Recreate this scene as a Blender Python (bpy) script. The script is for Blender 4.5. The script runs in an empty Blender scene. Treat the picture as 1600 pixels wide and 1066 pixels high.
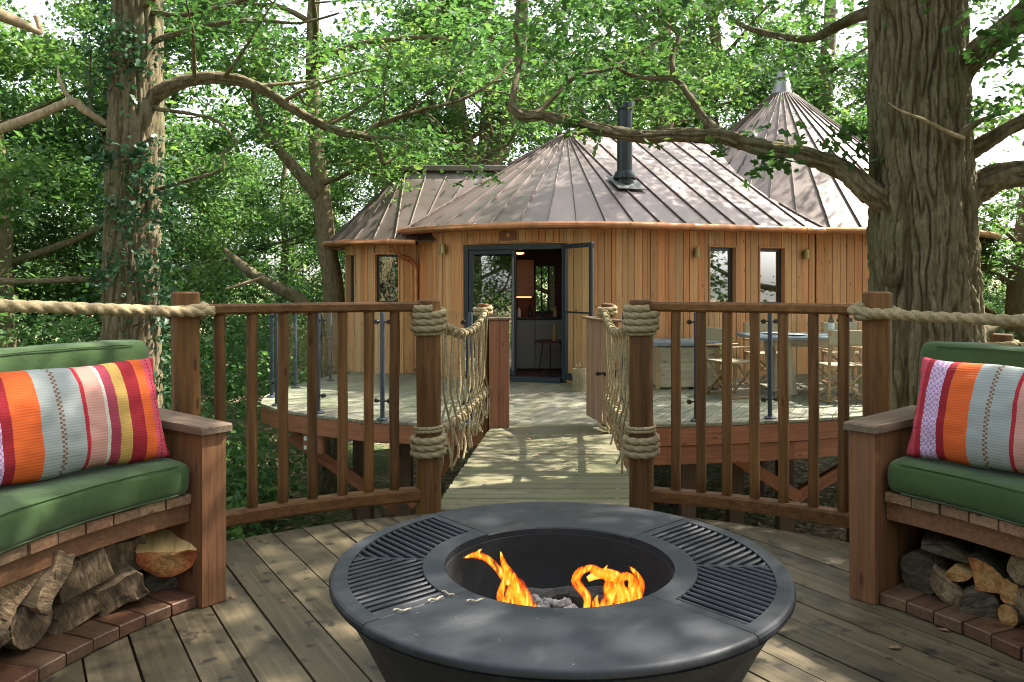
import bpy, bmesh, math, random
import numpy as np
from math import sin, cos, pi, radians, sqrt, atan2
from mathutils import Vector, Matrix, noise

# ------------------------------------------------------------------ camera, sky, sun, exposure
SC = bpy.context.scene
COL = SC.collection
EYE = 1.25
cam_d = bpy.data.cameras.new("camera")
cam = bpy.data.objects.new("camera", cam_d)
COL.objects.link(cam)
cam.location = (0, 0, EYE)
cam.rotation_euler = (pi / 2, 0, 0)
cam_d.sensor_width = 36
cam_d.lens = 28
cam_d.shift_y = -0.055
cam_d.clip_start = 0.05
cam_d.clip_end = 500
SC.camera = cam

SUN = Vector((0.60, 0.27, 0.78)).normalized()          # direction towards the sun
elev = math.asin(SUN.z)
world = bpy.data.worlds.new("World")
SC.world = world
world.use_nodes = True
wn = world.node_tree.nodes
sky = wn.new("ShaderNodeTexSky")
sky.sky_type = 'NISHITA'
sky.sun_disc = False
sky.sun_elevation = elev
sky.sun_rotation = atan2(SUN.x, SUN.y)
sky.dust_density = 2.5
sky.air_density = 1.0
sky.ozone_density = 1.0
bg = wn["Background"]
# thin bright cloud: the blue is mostly veiled, in soft uneven patches
wl = world.node_tree.links
hsv = wn.new("ShaderNodeHueSaturation"); hsv.inputs['Saturation'].default_value = 0.25; hsv.inputs['Value'].default_value = 1.15
wl.new(sky.outputs[0], hsv.inputs['Color'])
wtc = wn.new("ShaderNodeTexCoord"); wnz = wn.new("ShaderNodeTexNoise"); wnz.inputs['Scale'].default_value = 3.5; wnz.inputs['Detail'].default_value = 6
wl.new(wtc.outputs['Generated'], wnz.inputs['Vector'])
wrp = wn.new("ShaderNodeMapRange"); wrp.inputs['From Min'].default_value = 0.35; wrp.inputs['From Max'].default_value = 0.65; wrp.inputs['To Min'].default_value = 0.6; wrp.inputs['To Max'].default_value = 1.0
wl.new(wnz.outputs['Fac'], wrp.inputs['Value'])
wmx = wn.new("ShaderNodeMix"); wmx.data_type = 'RGBA'
wl.new(wrp.outputs[0], wmx.inputs['Factor']); wl.new(sky.outputs[0], wmx.inputs['A']); wl.new(hsv.outputs[0], wmx.inputs['B'])
wl.new(wmx.outputs['Result'], bg.inputs[0])
bg.inputs[1].default_value = 0.15
sun_d = bpy.data.lights.new("sun", 'SUN')
sun_d.energy = 4.8
sun_d.angle = radians(0.6)
sun_d.color = (1.0, 0.94, 0.83)
sun = bpy.data.objects.new("sun", sun_d)
COL.objects.link(sun)
sun.rotation_euler = SUN.to_track_quat('Z', 'Y').to_euler()
SC.view_settings.view_transform = 'Standard'
SC.view_settings.look = 'None'
SC.view_settings.exposure = 2.08
SC.view_settings.gamma = 1
SC.render.engine = 'CYCLES'
SC.cycles.max_bounces = 8
SC.cycles.diffuse_bounces = 4
SC.cycles.transparent_max_bounces = 24
SC.cycles.transmission_bounces = 4
SC.cycles.sample_clamp_indirect = 6
SC.cycles.use_denoising = True
SC.cycles.filter_width = 1.05

# ------------------------------------------------------------------ helpers
F = 28 / 36 * 1600
def P(px, py, d):
    """world point seen at photo pixel (px, py) at depth d metres"""
    return Vector(((px - 800) / F * d, d, EYE - (py - 445) / F * d))

RND = random.Random(7)
WLOC = {}

def tag(o, label=None, cat=None, group=None, kind=None):
    if label: o["label"] = label
    if cat: o["category"] = cat
    if group: o["group"] = group
    if kind: o["kind"] = kind
    return o

def wloc(o):
    return WLOC.get(o.name, Vector((0, 0, 0))) if o else Vector((0, 0, 0))

def thing(name, label, cat, loc, group=None):
    o = bpy.data.objects.new(name, None)
    o.empty_display_size = 0.2
    COL.objects.link(o)
    o.location = loc
    WLOC[o.name] = Vector(loc)
    return tag(o, label, cat, group)

def link(name, me, parent, loc, rot=None):
    """object with mesh me at world location loc (rot: 3x3 or None) under parent"""
    o = bpy.data.objects.new(name, me)
    COL.objects.link(o)
    loc = Vector(loc)
    WLOC[o.name] = loc
    pl = wloc(parent)
    if parent:
        o.parent = parent
    M = Matrix.Translation(loc - pl)
    if rot is not None:
        M = M @ rot.to_4x4()
    o.matrix_local = M
    return o

def frame(x, y=None, z=None):
    """rotation with local x along x (and local y or z as near as can be to the given one)"""
    x = Vector(x).normalized()
    if z is not None:
        y = Vector(z).cross(x).normalized()
    elif y is None:
        y = Vector((0, 0, 1)).cross(x)
        if y.length < 1e-4: y = Vector((0, 1, 0))
        y.normalize()
    else:
        y = Vector(y)
        y = (y - x * y.dot(x)).normalized()
    z = x.cross(y)
    return Matrix((x, y, z)).transposed()

def _cb():
    ids = {}
    pts = []
    for sx in (-1, 1):
        for sy in (-1, 1):
            for sz in (-1, 1):
                for k in range(3):
                    ids[(sx, sy, sz, k)] = len(pts)
                    pts.append((sx, sy, sz, k))
    faces = []
    for k in range(3):
        a, b = [(1, 2), (0, 2), (0, 1)][k]
        for s in (-1, 1):
            q = []
            for (u, v) in ((-1, -1), (1, -1), (1, 1), (-1, 1)):
                c = [0, 0, 0]; c[k] = s; c[a] = u; c[b] = v
                q.append(ids[(c[0], c[1], c[2], k)])
            faces.append(q)
    for ax in range(3):
        a, b = [(1, 2), (0, 2), (0, 1)][ax]
        for u in (-1, 1):
            for v in (-1, 1):
                q = []
                for (t, k) in ((-1, a), (1, a), (1, b), (-1, b)):
                    c = [0, 0, 0]; c[ax] = t; c[a] = u; c[b] = v
                    q.append(ids[(c[0], c[1], c[2], k)])
                faces.append(q)
    for sx in (-1, 1):
        for sy in (-1, 1):
            for sz in (-1, 1):
                faces.append([ids[(sx, sy, sz, k)] for k in range(3)])
    return pts, faces
_CBP, _CBF = _cb()

def chamfer_box(size, b):
    h = [s / 2 for s in size]
    b = min(b, min(h) * 0.6)
    vs = []
    for (sx, sy, sz, k) in _CBP:
        p = [sx * (h[0] - b), sy * (h[1] - b), sz * (h[2] - b)]
        s = (sx, sy, sz)[k]
        p[k] = s * h[k]
        vs.append(Vector(p))
    fs = []
    for f in _CBF:
        c = sum((vs[i] for i in f), Vector()) / len(f)
        n = (vs[f[1]] - vs[f[0]]).cross(vs[f[2]] - vs[f[0]])
        fs.append(list(f) if n.dot(c) > 0 else list(reversed(f)))
    return vs, fs

class MB:
    def __init__(s):
        s.v = []; s.f = []; s.m = []; s.cur = 0
    def add(s, vs, fs):
        o = len(s.v)
        s.v += [Vector(v) for v in vs]
        s.f += [[i + o for i in f] for f in fs]
        s.m += [s.cur] * len(fs)
    def box(s, c, size, R=None, b=0.004):
        vs, fs = chamfer_box(size, b)
        c = Vector(c)
        s.add([c + (R @ v if R else v) for v in vs], fs)
        return s
    def bar(s, p, q, w, h, b=0.003, up=None):
        p = Vector(p); q = Vector(q)
        R = frame(q - p, z=up) if up is not None else frame(q - p)
        return s.box((p + q) / 2, ((q - p).length, w, h), R, b)
    def tube(s, pts, rad, n=8, cap=True, wob=0.0, seed=0):
        pts = [Vector(p) for p in pts]
        if not hasattr(rad, '__len__'): rad = [rad] * len(pts)
        o = len(s.v)
        d0 = (pts[1] - pts[0]).normalized()
        ref = Vector((0, 0, 1)) if abs(d0.z) < 0.9 else Vector((1, 0, 0))
        U = d0.cross(ref).normalized()
        fs = []
        for i, p in enumerate(pts):
            if i == 0: d = pts[1] - pts[0]
            elif i == len(pts) - 1: d = pts[-1] - pts[-2]
            else: d = pts[i + 1] - pts[i - 1]
            d.normalize()
            U = (U - d * U.dot(d)).normalized()
            V = d.cross(U)
            for k in range(n):
                a = 2 * pi * k / n
                r = rad[i]
                if wob:
                    r *= 1 + wob * noise.noise(Vector((p.x * 3 + seed, p.y * 3 + cos(a) * 1.3, p.z * 3 + sin(a) * 1.3)))
                s.v.append(p + (U * cos(a) + V * sin(a)) * r)
        for i in range(len(pts) - 1):
            for k in range(n):
                a = o + i * n + k; b = o + i * n + (k + 1) % n
                fs.append([a, b, b + n, a + n])
        if cap:
            fs.append([o + k for k in reversed(range(n))])
            e = o + (len(pts) - 1) * n
            fs.append([e + k for k in range(n)])
        s.f += fs
        s.m += [s.cur] * len(fs)
        return s
    def lathe(s, prof, c=(0, 0, 0), n=32, a0=0.0, a1=2 * pi):
        c = Vector(c); o = len(s.v)
        full = abs(a1 - a0 - 2 * pi) < 1e-6
        m = n if full else n + 1
        for (r, z) in prof:
            for k in range(m):
                a = a0 + (a1 - a0) * k / n
                s.v.append(c + Vector((r * cos(a), r * sin(a), z)))
        fs = []
        for i in range(len(prof) - 1):
            for k in range(n):
                k2 = (k + 1) % m if full else k + 1
                fs.append([o + i * m + k, o + i * m + k2, o + (i + 1) * m + k2, o + (i + 1) * m + k])
        s.f += fs
        s.m += [s.cur] * len(fs)
        return s
    def prism(s, poly, z0, z1, b=0.0):
        """poly: list of (x, y), counter-clockwise; chamfered top edge of b"""
        n = len(poly)
        cx = sum(p[0] for p in poly) / n; cy = sum(p[1] for p in poly) / n
        vs = [Vector((p[0], p[1], z0)) for p in poly]
        fs = [list(reversed(range(n)))]
        if b:
            vs += [Vector((p[0], p[1], z1 - b)) for p in poly]
            for p in poly:
                d = Vector((cx - p[0], cy - p[1]))
                L = d.length or 1
                vs.append(Vector((p[0] + d.x / L * b, p[1] + d.y / L * b, z1)))
            lv = 3
        else:
            vs += [Vector((p[0], p[1], z1)) for p in poly]
            lv = 2
        for l in range(lv - 1):
            for k in range(n):
                a = l * n + k; c = l * n + (k + 1) % n
                fs.append([a, c, c + n, a + n])
        fs.append([(lv - 1) * n + k for k in range(n)])
        s.add(vs, fs)
        return s
    def build(s, name, mats, parent=None, origin=None, smooth=False, rot=None):
        """verts are world coordinates; origin = world point that becomes the object's origin; rot = orientation of its local axes"""
        if origin is None:
            n = len(s.v)
            lo = Vector([min(v[i] for v in s.v) for i in range(3)])
            hi = Vector([max(v[i] for v in s.v) for i in range(3)])
            origin = (lo + hi) / 2
        origin = Vector(origin)
        me = bpy.data.meshes.new(name)
        if rot is not None:
            Ri = rot.transposed()
            vs = [Ri @ (v - origin) for v in s.v]
        else:
            vs = [v - origin for v in s.v]
        me.from_pydata([tuple(v) for v in vs], [], s.f)
        if not isinstance(mats, (list, tuple)): mats = [mats]
        for m in mats: me.materials.append(m)
        if len(mats) > 1:
            me.polygons.foreach_set("material_index", s.m)
        if smooth:
            me.polygons.foreach_set("use_smooth", [True] * len(me.polygons))
            if smooth == 'auto':
                me.set_sharp_from_angle(angle=radians(40))
        me.update()
        return link(name, me, parent, origin, rot)

_PC = {}
def piece(name, size, loc, rot, mat, parent, b=0.004):
    """one chamfered board: local x is its long (grain) direction; alike pieces share mesh data"""
    key = (tuple(round(x, 3) for x in size), round(b, 4), mat.name)
    me = _PC.get(key)
    if me is None:
        vs, fs = chamfer_box(size, b)
        me = bpy.data.meshes.new(name)
        me.from_pydata([tuple(v) for v in vs], [], fs)
        me.materials.append(mat)
        _PC[key] = me
    return link(name, me, parent, loc, rot)

# ------------------------------------------------------------------ materials
def newmat(name):
    m = bpy.data.materials.new(name)
    m.use_nodes = True
    nt = m.node_tree
    nt.nodes.clear()
    out = nt.nodes.new("ShaderNodeOutputMaterial")
    return m, nt, nt.nodes, nt.links, out

def ramp(N, stops, interp='LINEAR'):
    r = N.new("ShaderNodeValToRGB")
    cr = r.color_ramp
    cr.interpolation = interp
    while len(cr.elements) < len(stops): cr.elements.new(0.5)
    for e, (p, c) in zip(cr.elements, stops):
        e.position = p
        e.color = (c[0], c[1], c[2], 1) if hasattr(c, '__len__') else (c, c, c, 1)
    return r

def bsdf(N, L, out, **kw):
    b = N.new("ShaderNodeBsdfPrincipled")
    for k, v in kw.items():
        b.inputs[k.replace('_', ' ')].default_value = v
    L.new(b.outputs[0], out.inputs[0])
    return b

def plain(name, col, rough=0.6, metal=0.0, bump=0.0, scale=40, var=0.15, spec=0.5):
    m, nt, N, L, out = newmat(name)
    b = bsdf(N, L, out, Roughness=rough, Metallic=metal)
    b.inputs['Specular IOR Level'].default_value = spec
    tc = N.new("ShaderNodeTexCoord")
    nz = N.new("ShaderNodeTexNoise"); nz.inputs['Scale'].default_value = scale; nz.inputs['Detail'].default_value = 6
    L.new(tc.outputs['Object'], nz.inputs['Vector'])
    r = ramp(N, [(0.3, [c * (1 - var) for c in col]), (0.7, [min(1, c * (1 + var)) for c in col])])
    L.new(nz.outputs['Fac'], r.inputs[0]); L.new(r.outputs[0], b.inputs['Base Color'])
    if bump:
        bp = N.new("ShaderNodeBump"); bp.inputs['Strength'].default_value = bump; bp.inputs['Distance'].default_value = 0.01
        L.new(nz.outputs['Fac'], bp.inputs['Height']); L.new(bp.outputs[0], b.inputs['Normal'])
    return m

def wood(name, dark, light, rough=0.7, axis=0, var=0.35, across=45, along=2.2, stain=None, stain_amt=0.0, bump=0.25, green=None, hue=0.0, spec=0.35, knots=True):
    m, nt, N, L, out = newmat(name)
    b = bsdf(N, L, out, Roughness=rough)
    b.inputs['Specular IOR Level'].default_value = spec
    tc = N.new("ShaderNodeTexCoord"); oi = N.new("ShaderNodeObjectInfo")
    mul = N.new("ShaderNodeVectorMath"); mul.operation = 'MULTIPLY'
    cmb = N.new("ShaderNodeCombineXYZ")
    for i in range(3): L.new(oi.outputs['Random'], cmb.inputs[i])
    L.new(cmb.outputs[0], mul.inputs[0]); mul.inputs[1].default_value = (37.0, 19.0, 53.0)
    add = N.new("ShaderNodeVectorMath"); add.operation = 'ADD'
    L.new(tc.outputs['Object'], add.inputs[0]); L.new(mul.outputs[0], add.inputs[1])
    mp = N.new("ShaderNodeMapping")
    sc = [across, across, across]; sc[axis] = along
    mp.inputs['Scale'].default_value = sc
    L.new(add.outputs[0], mp.inputs['Vector'])
    # grain
    nz = N.new("ShaderNodeTexNoise"); nz.inputs['Scale'].default_value = 1; nz.inputs['Detail'].default_value = 7; nz.inputs['Roughness'].default_value = 0.65
    nz.inputs['Distortion'].default_value = 0.6
    L.new(mp.outputs[0], nz.inputs['Vector'])
    r = ramp(N, [(0.30, dark), (0.68, light)])
    L.new(nz.outputs['Fac'], r.inputs[0])
    col = r.outputs[0]
    # per piece brightness
    mr = N.new("ShaderNodeMapRange"); mr.inputs['To Min'].default_value = 1 - var; mr.inputs['To Max'].default_value = 1 + var * 0.8
    L.new(oi.outputs['Random'], mr.inputs['Value'])
    hs = N.new("ShaderNodeHueSaturation")
    L.new(mr.outputs[0], hs.inputs['Value']); L.new(col, hs.inputs['Color'])
    if hue:
        mm = N.new("ShaderNodeMath"); mm.operation = 'MULTIPLY'; mm.inputs[1].default_value = 7.31
        fr = N.new("ShaderNodeMath"); fr.operation = 'FRACT'
        L.new(oi.outputs['Random'], mm.inputs[0]); L.new(mm.outputs[0], fr.inputs[0])
        m2 = N.new("ShaderNodeMapRange"); m2.inputs['To Min'].default_value = 0.5 - hue; m2.inputs['To Max'].default_value = 0.5 + hue
        L.new(fr.outputs[0], m2.inputs['Value']); L.new(m2.outputs[0], hs.inputs['Hue'])
        m3 = N.new("ShaderNodeMapRange"); m3.inputs['To Min'].default_value = 1.0; m3.inputs['To Max'].default_value = 0.86
        L.new(fr.outputs[0], m3.inputs['Value']); L.new(m3.outputs[0], hs.inputs['Saturation'])
    col = hs.outputs[0]
    def blotch(scale, lo, hi, colr, amt, col, sq=(1, 1, 1)):
        mq = N.new("ShaderNodeMapping"); mq.inputs['Scale'].default_value = sq
        L.new(add.outputs[0], mq.inputs['Vector'])
        n2 = N.new("ShaderNodeTexNoise"); n2.inputs['Scale'].default_value = scale; n2.inputs['Detail'].default_value = 5
        L.new(mq.outputs[0], n2.inputs['Vector'])
        r2 = ramp(N, [(lo, 0.0), (hi, amt)])
        L.new(n2.outputs['Fac'], r2.inputs[0])
        mx = N.new("ShaderNodeMix"); mx.data_type = 'RGBA'
        L.new(r2.outputs[0], mx.inputs['Factor']); L.new(col, mx.inputs['A']); mx.inputs['B'].default_value = (*colr, 1)
        return mx.outputs['Result']
    if stain:
        col = blotch(4.5, 0.53, 0.68, stain, stain_amt * 0.8, col, (0.7, 1, 1))
        col = blotch(13, 0.60, 0.66, stain, stain_amt * 0.9, col)
    if green:
        col = blotch(1.6, 0.45, 0.7, green, 0.6, col)
    if knots:
        vo = N.new("ShaderNodeTexVoronoi"); vo.inputs['Scale'].default_value = 1
        mk = N.new("ShaderNodeMapping"); s2 = [9, 9, 9]; s2[axis] = 3.2
        mk.inputs['Scale'].default_value = s2
        L.new(add.outputs[0], mk.inputs['Vector']); L.new(mk.outputs[0], vo.inputs['Vector'])
        rk = ramp(N, [(0.07, 0.75), (0.13, 0.0)])
        L.new(vo.outputs['Distance'], rk.inputs[0])
        mx = N.new("ShaderNodeMix"); mx.data_type = 'RGBA'
        L.new(rk.outputs[0], mx.inputs['Factor']); L.new(col, mx.inputs['A']); mx.inputs['B'].default_value = (dark[0] * 0.45, dark[1] * 0.4, dark[2] * 0.4, 1)
        col = mx.outputs['Result']
    L.new(col, b.inputs['Base Color'])
    bp = N.new("ShaderNodeBump"); bp.inputs['Strength'].default_value = bump; bp.inputs['Distance'].default_value = 0.004
    L.new(nz.outputs['Fac'], bp.inputs['Height']); L.new(bp.outputs[0], b.inputs['Normal'])
    return m

def bark(name, c0, c1, c2, sx=26, sz=5, bump=0.9, ridge=False):
    m, nt, N, L, out = newmat(name)
    b = bsdf(N, L, out, Roughness=0.95); b.inputs['Specular IOR Level'].default_value = 0.15
    tc = N.new("ShaderNodeTexCoord"); mp = N.new("ShaderNodeMapping"); mp.inputs['Scale'].default_value = (sx, sx, sz)
    L.new(tc.outputs['Object'], mp.inputs['Vector'])
    nz = N.new("ShaderNodeTexNoise"); nz.inputs['Scale'].default_value = 1; nz.inputs['Detail'].default_value = 8; nz.inputs['Roughness'].default_value = 0.7; nz.inputs['Distortion'].default_value = 0.5
    L.new(mp.outputs[0], nz.inputs['Vector'])
    r = ramp(N, [(0.3, c0), (0.52, c1), (0.72, c2)])
    L.new(nz.outputs['Fac'], r.inputs[0])
    n2 = N.new("ShaderNodeTexNoise"); n2.inputs['Scale'].default_value = 1.3; n2.inputs['Detail'].default_value = 4
    L.new(tc.outputs['Object'], n2.inputs['Vector'])
    r2 = ramp(N, [(0.45, 0.0), (0.7, 0.55)])
    L.new(n2.outputs['Fac'], r2.inputs[0])
    mx = N.new("ShaderNodeMix"); mx.data_type = 'RGBA'
    L.new(r2.outputs[0], mx.inputs['Factor']); L.new(r.outputs[0], mx.inputs['A']); mx.inputs['B'].default_value = (0.085, 0.10, 0.035, 1)
    col = mx.outputs['Result']
    if ridge:                                          # weathered grey ridges, browner bark down in the furrows
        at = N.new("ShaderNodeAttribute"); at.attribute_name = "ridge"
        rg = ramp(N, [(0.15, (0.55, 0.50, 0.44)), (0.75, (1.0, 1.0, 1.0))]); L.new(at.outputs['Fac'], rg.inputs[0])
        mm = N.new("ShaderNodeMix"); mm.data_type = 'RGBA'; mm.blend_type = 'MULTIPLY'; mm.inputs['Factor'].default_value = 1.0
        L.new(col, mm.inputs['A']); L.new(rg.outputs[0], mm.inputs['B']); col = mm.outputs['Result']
    L.new(col, b.inputs['Base Color'])
    bp = N.new("ShaderNodeBump"); bp.inputs['Strength'].default_value = bump; bp.inputs['Distance'].default_value = 0.02
    L.new(nz.outputs['Fac'], bp.inputs['Height']); L.new(bp.outputs[0], b.inputs['Normal'])
    return m

def leafmat(name, c0, c1, c2, trans=0.45, tcol=1.9):
    m, nt, N, L, out = newmat(name)
    at = N.new("ShaderNodeAttribute"); at.attribute_name = "rnd"
    r = ramp(N, [(0.0, c0), (0.55, c1), (1.0, c2)])
    L.new(at.outputs['Fac'], r.inputs[0])
    b = N.new("ShaderNodeBsdfPrincipled"); b.inputs['Roughness'].default_value = 0.5; b.inputs['Specular IOR Level'].default_value = 0.35
    L.new(r.outputs[0], b.inputs['Base Color'])
    t = N.new("ShaderNodeBsdfTranslucent")
    hs = N.new("ShaderNodeHueSaturation"); hs.inputs['Hue'].default_value = 0.492; hs.inputs['Value'].default_value = tcol; hs.inputs['Saturation'].default_value = 1.05
    L.new(r.outputs[0], hs.inputs['Color']); L.new(hs.outputs[0], t.inputs['Color'])
    mx = N.new("ShaderNodeMixShader"); mx.inputs[0].default_value = trans
    L.new(b.outputs[0], mx.inputs[1]); L.new(t.outputs[0], mx.inputs[2]); L.new(mx.outputs[0], out.inputs[0])
    return m

def glassmat(name, tint=(0.93, 0.97, 0.95), ior=1.5, extra=0.0):
    m, nt, N, L, out = newmat(name)
    tr = N.new("ShaderNodeBsdfTransparent"); tr.inputs[0].default_value = (*tint, 1)
    gl = N.new("ShaderNodeBsdfGlossy"); gl.inputs['Roughness'].default_value = 0.015
    fr = N.new("ShaderNodeFresnel"); fr.inputs['IOR'].default_value = ior
    ad = N.new("ShaderNodeMath"); ad.operation = 'ADD'; ad.use_clamp = True; ad.inputs[1].default_value = extra
    L.new(fr.outputs[0], ad.inputs[0])
    ge = N.new("ShaderNodeNewGeometry"); iv = N.new("ShaderNodeMath"); iv.operation = 'SUBTRACT'; iv.inputs[0].default_value = 1.0; L.new(ge.outputs['Backfacing'], iv.inputs[1])
    ml = N.new("ShaderNodeMath"); ml.operation = 'MULTIPLY'; L.new(ad.outputs[0], ml.inputs[0]); L.new(iv.outputs[0], ml.inputs[1]); ad = ml
    mx = N.new("ShaderNodeMixShader")
    L.new(ad.outputs[0], mx.inputs[0]); L.new(tr.outputs[0], mx.inputs[1]); L.new(gl.outputs[0], mx.inputs[2])
    L.new(mx.outputs[0], out.inputs[0])
    return m

def emit(name, col, s):
    m, nt, N, L, out = newmat(name)
    e = N.new("ShaderNodeEmission"); e.inputs[0].default_value = (*col, 1); e.inputs[1].default_value = s
    L.new(e.outputs[0], out.inputs[0])
    return m

M = {}
M['deck'] = wood('weathered_deck', (0.062, 0.048, 0.026), (0.140, 0.110, 0.063), 0.55, var=0.25, across=30, along=1.3, stain=(0.026, 0.021, 0.014), stain_amt=1.0, bump=0.35)
M['bridge'] = wood('weathered_bridge', (0.092, 0.082, 0.046), (0.185, 0.163, 0.095), 0.7, var=0.2, across=30, along=1.3, stain=(0.06, 0.05, 0.035), stain_amt=0.6, green=(0.12, 0.13, 0.05))
M['terrace'] = wood('weathered_terrace', (0.115, 0.108, 0.080), (0.235, 0.218, 0.165), 0.65, var=0.2, across=30, along=1.3, green=(0.13, 0.15, 0.07))
M['rail'] = wood('stained_rail', (0.070, 0.030, 0.010), (0.180, 0.083, 0.027), 0.6, spec=0.2, axis=0, var=0.2, across=34, along=1.8)
M['railz'] = wood('stained_pole', (0.058, 0.027, 0.009), (0.185, 0.087, 0.029), 0.6, spec=0.2, axis=2, var=0.25, across=30, along=1.8)
M['cedar'] = wood('cedar_board', (0.43, 0.165, 0.050), (0.66, 0.315, 0.105), 0.6, axis=0, var=0.20, across=50, along=1.6, hue=0.010)
M['cedar_gate'] = wood('gate_board', (0.20, 0.105, 0.055), (0.33, 0.20, 0.115), 0.65, axis=0, var=0.2, across=50, along=1.6, hue=0.01)
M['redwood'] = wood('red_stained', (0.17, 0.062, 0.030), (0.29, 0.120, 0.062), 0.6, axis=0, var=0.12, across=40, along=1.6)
M['bench'] = wood('bench_wood', (0.110, 0.048, 0.021), (0.225, 0.105, 0.049), 0.6, axis=0, var=0.18, across=60, along=2.2)
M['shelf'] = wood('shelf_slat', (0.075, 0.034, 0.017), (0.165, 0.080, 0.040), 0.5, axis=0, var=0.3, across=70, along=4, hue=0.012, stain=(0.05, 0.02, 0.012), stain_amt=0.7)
M['bench_z'] = wood('bench_upright', (0.115, 0.048, 0.021), (0.235, 0.105, 0.046), 0.6, axis=2, var=0.16, across=60, along=2.0)
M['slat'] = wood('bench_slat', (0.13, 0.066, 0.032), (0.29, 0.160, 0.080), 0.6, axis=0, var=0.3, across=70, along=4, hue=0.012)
M['cap'] = wood('silvered_cap', (0.10, 0.066, 0.045), (0.20, 0.142, 0.098), 0.7, spec=0.15, axis=0, var=0.1, across=60, along=2.5)
M['joist'] = wood('under_timber', (0.040, 0.024, 0.016), (0.085, 0.050, 0.032), 0.8, axis=0, var=0.15)
M['fascia'] = wood('fascia', (0.14, 0.048, 0.021), (0.25, 0.095, 0.042), 0.6, axis=0, var=0.12)
M['furn'] = wood('teak', (0.22, 0.12, 0.055), (0.40, 0.24, 0.115), 0.55, axis=0, var=0.15, across=60)
M['pale'] = wood('pale_wood', (0.30, 0.24, 0.16), (0.48, 0.40, 0.29), 0.6, axis=0, var=0.15, across=50)
M['shell'] = plain('shell_board', (0.16, 0.08, 0.04), 0.8)
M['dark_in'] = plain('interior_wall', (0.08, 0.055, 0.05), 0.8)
M['cab'] = plain('cabinet_front', (0.22, 0.225, 0.215), 0.5)
M['metal'] = plain('anthracite_frame', (0.022, 0.030, 0.040), 0.35, 0.0, var=0.08)
M['steel'] = plain('blue_grey_steel', (0.030, 0.042, 0.058), 0.38, 0.2, var=0.08)
M['blackmetal'] = plain('black_iron', (0.012, 0.012, 0.013), 0.45, 0.3)
M['brass'] = plain('aged_brass', (0.30, 0.22, 0.09), 0.35, 0.9)
M['silver'] = plain('zinc', (0.34, 0.32, 0.32), 0.4, 0.8)
M['bolt'] = plain('galvanised_bolt', (0.6, 0.6, 0.6), 0.4, 0.8)
M['glass'] = glassmat('clear_glass', (0.95, 0.98, 0.97), 1.45)
M['glass_win'] = glassmat('window_glass', (0.42, 0.46, 0.47), 1.6, 0.42)
M['slate'] = plain('slate_blue_top', (0.15, 0.19, 0.23), 0.4)
M['canvas'] = plain('canvas', (0.34, 0.28, 0.19), 0.9, bump=0.2, scale=200)
M['white'] = plain('white_ceramic', (0.75, 0.75, 0.73), 0.3)
M['terracotta'] = plain('dark_pot', (0.10, 0.07, 0.05), 0.7)
M['wine'] = plain('wine_glass_dark', (0.006, 0.008, 0.010), 0.08)
M['label'] = plain('paper_label', (0.6, 0.6, 0.58), 0.7)
M['foil'] = plain('red_foil', (0.22, 0.012, 0.016), 0.35)
M['bulb'] = emit('bulb_glow', (1.0, 0.25, 0.08), 7.0)
M['strip'] = emit('under_cabinet_glow', (1.0, 0.26, 0.08), 1.6)
M['soil'] = plain('soil', (0.05, 0.035, 0.025), 0.95)

def roofmat(name):
    m, nt, N, L, out = newmat(name)
    b = bsdf(N, L, out, Metallic=0.62)
    tc = N.new("ShaderNodeTexCoord"); oi = N.new("ShaderNodeObjectInfo")
    nz = N.new("ShaderNodeTexNoise"); nz.inputs['Scale'].default_value = 2.2; nz.inputs['Detail'].default_value = 7; nz.inputs['Distortion'].default_value = 0.8
    L.new(tc.outputs['Object'], nz.inputs['Vector'])
    r = ramp(N, [(0.25, (0.155, 0.118, 0.106)), (0.55, (0.190, 0.150, 0.140)), (0.8, (0.230, 0.187, 0.178))])
    L.new(nz.outputs['Fac'], r.inputs[0])
    mr = N.new("ShaderNodeMapRange"); mr.inputs['To Min'].default_value = 0.85; mr.inputs['To Max'].default_value = 1.15
    L.new(oi.outputs['Random'], mr.inputs['Value'])
    hs = N.new("ShaderNodeHueSaturation"); L.new(mr.outputs[0], hs.inputs['Value']); L.new(r.outputs[0], hs.inputs['Color'])
    L.new(hs.outputs[0], b.inputs['Base Color'])
    n2 = N.new("ShaderNodeTexNoise"); n2.inputs['Scale'].default_value = 1.3; n2.inputs['Detail'].default_value = 3
    L.new(tc.outputs['Object'], n2.inputs['Vector'])
    rr = ramp(N, [(0.3, 0.36), (0.7, 0.50)])
    L.new(nz.outputs['Fac'], rr.inputs[0]); L.new(rr.outputs[0], b.inputs['Roughness'])
    bp = N.new("ShaderNodeBump"); bp.inputs['Strength'].default_value = 0.10; bp.inputs['Distance'].default_value = 0.03
    L.new(n2.outputs['Fac'], bp.inputs['Height']); L.new(bp.outputs[0], b.inputs['Normal'])
    return m
M['roof'] = roofmat('brown_copper_roof')
M['seam'] = plain('roof_seam_shaded', (0.11, 0.078, 0.062), 0.6, 0.2)  # same metal as the roof, with the seams' shade put into its colour
M['copper'] = plain('copper_gutter', (0.50, 0.22, 0.11), 0.38, 0.85, scale=6, var=0.25)
M['flue'] = plain('flue_enamel', (0.030, 0.036, 0.042), 0.32, 0.4)
M['lead'] = plain('lead_flashing', (0.10, 0.10, 0.10), 0.6, 0.0)
M['bark'] = bark('oak_bark', (0.080, 0.066, 0.040), (0.160, 0.131, 0.080), (0.245, 0.203, 0.128), 30, 6, ridge=True)
M['bark2'] = bark('branch_bark', (0.075, 0.056, 0.033), (0.160, 0.122, 0.074), (0.27, 0.215, 0.13), 30, 8, 0.6)
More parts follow.
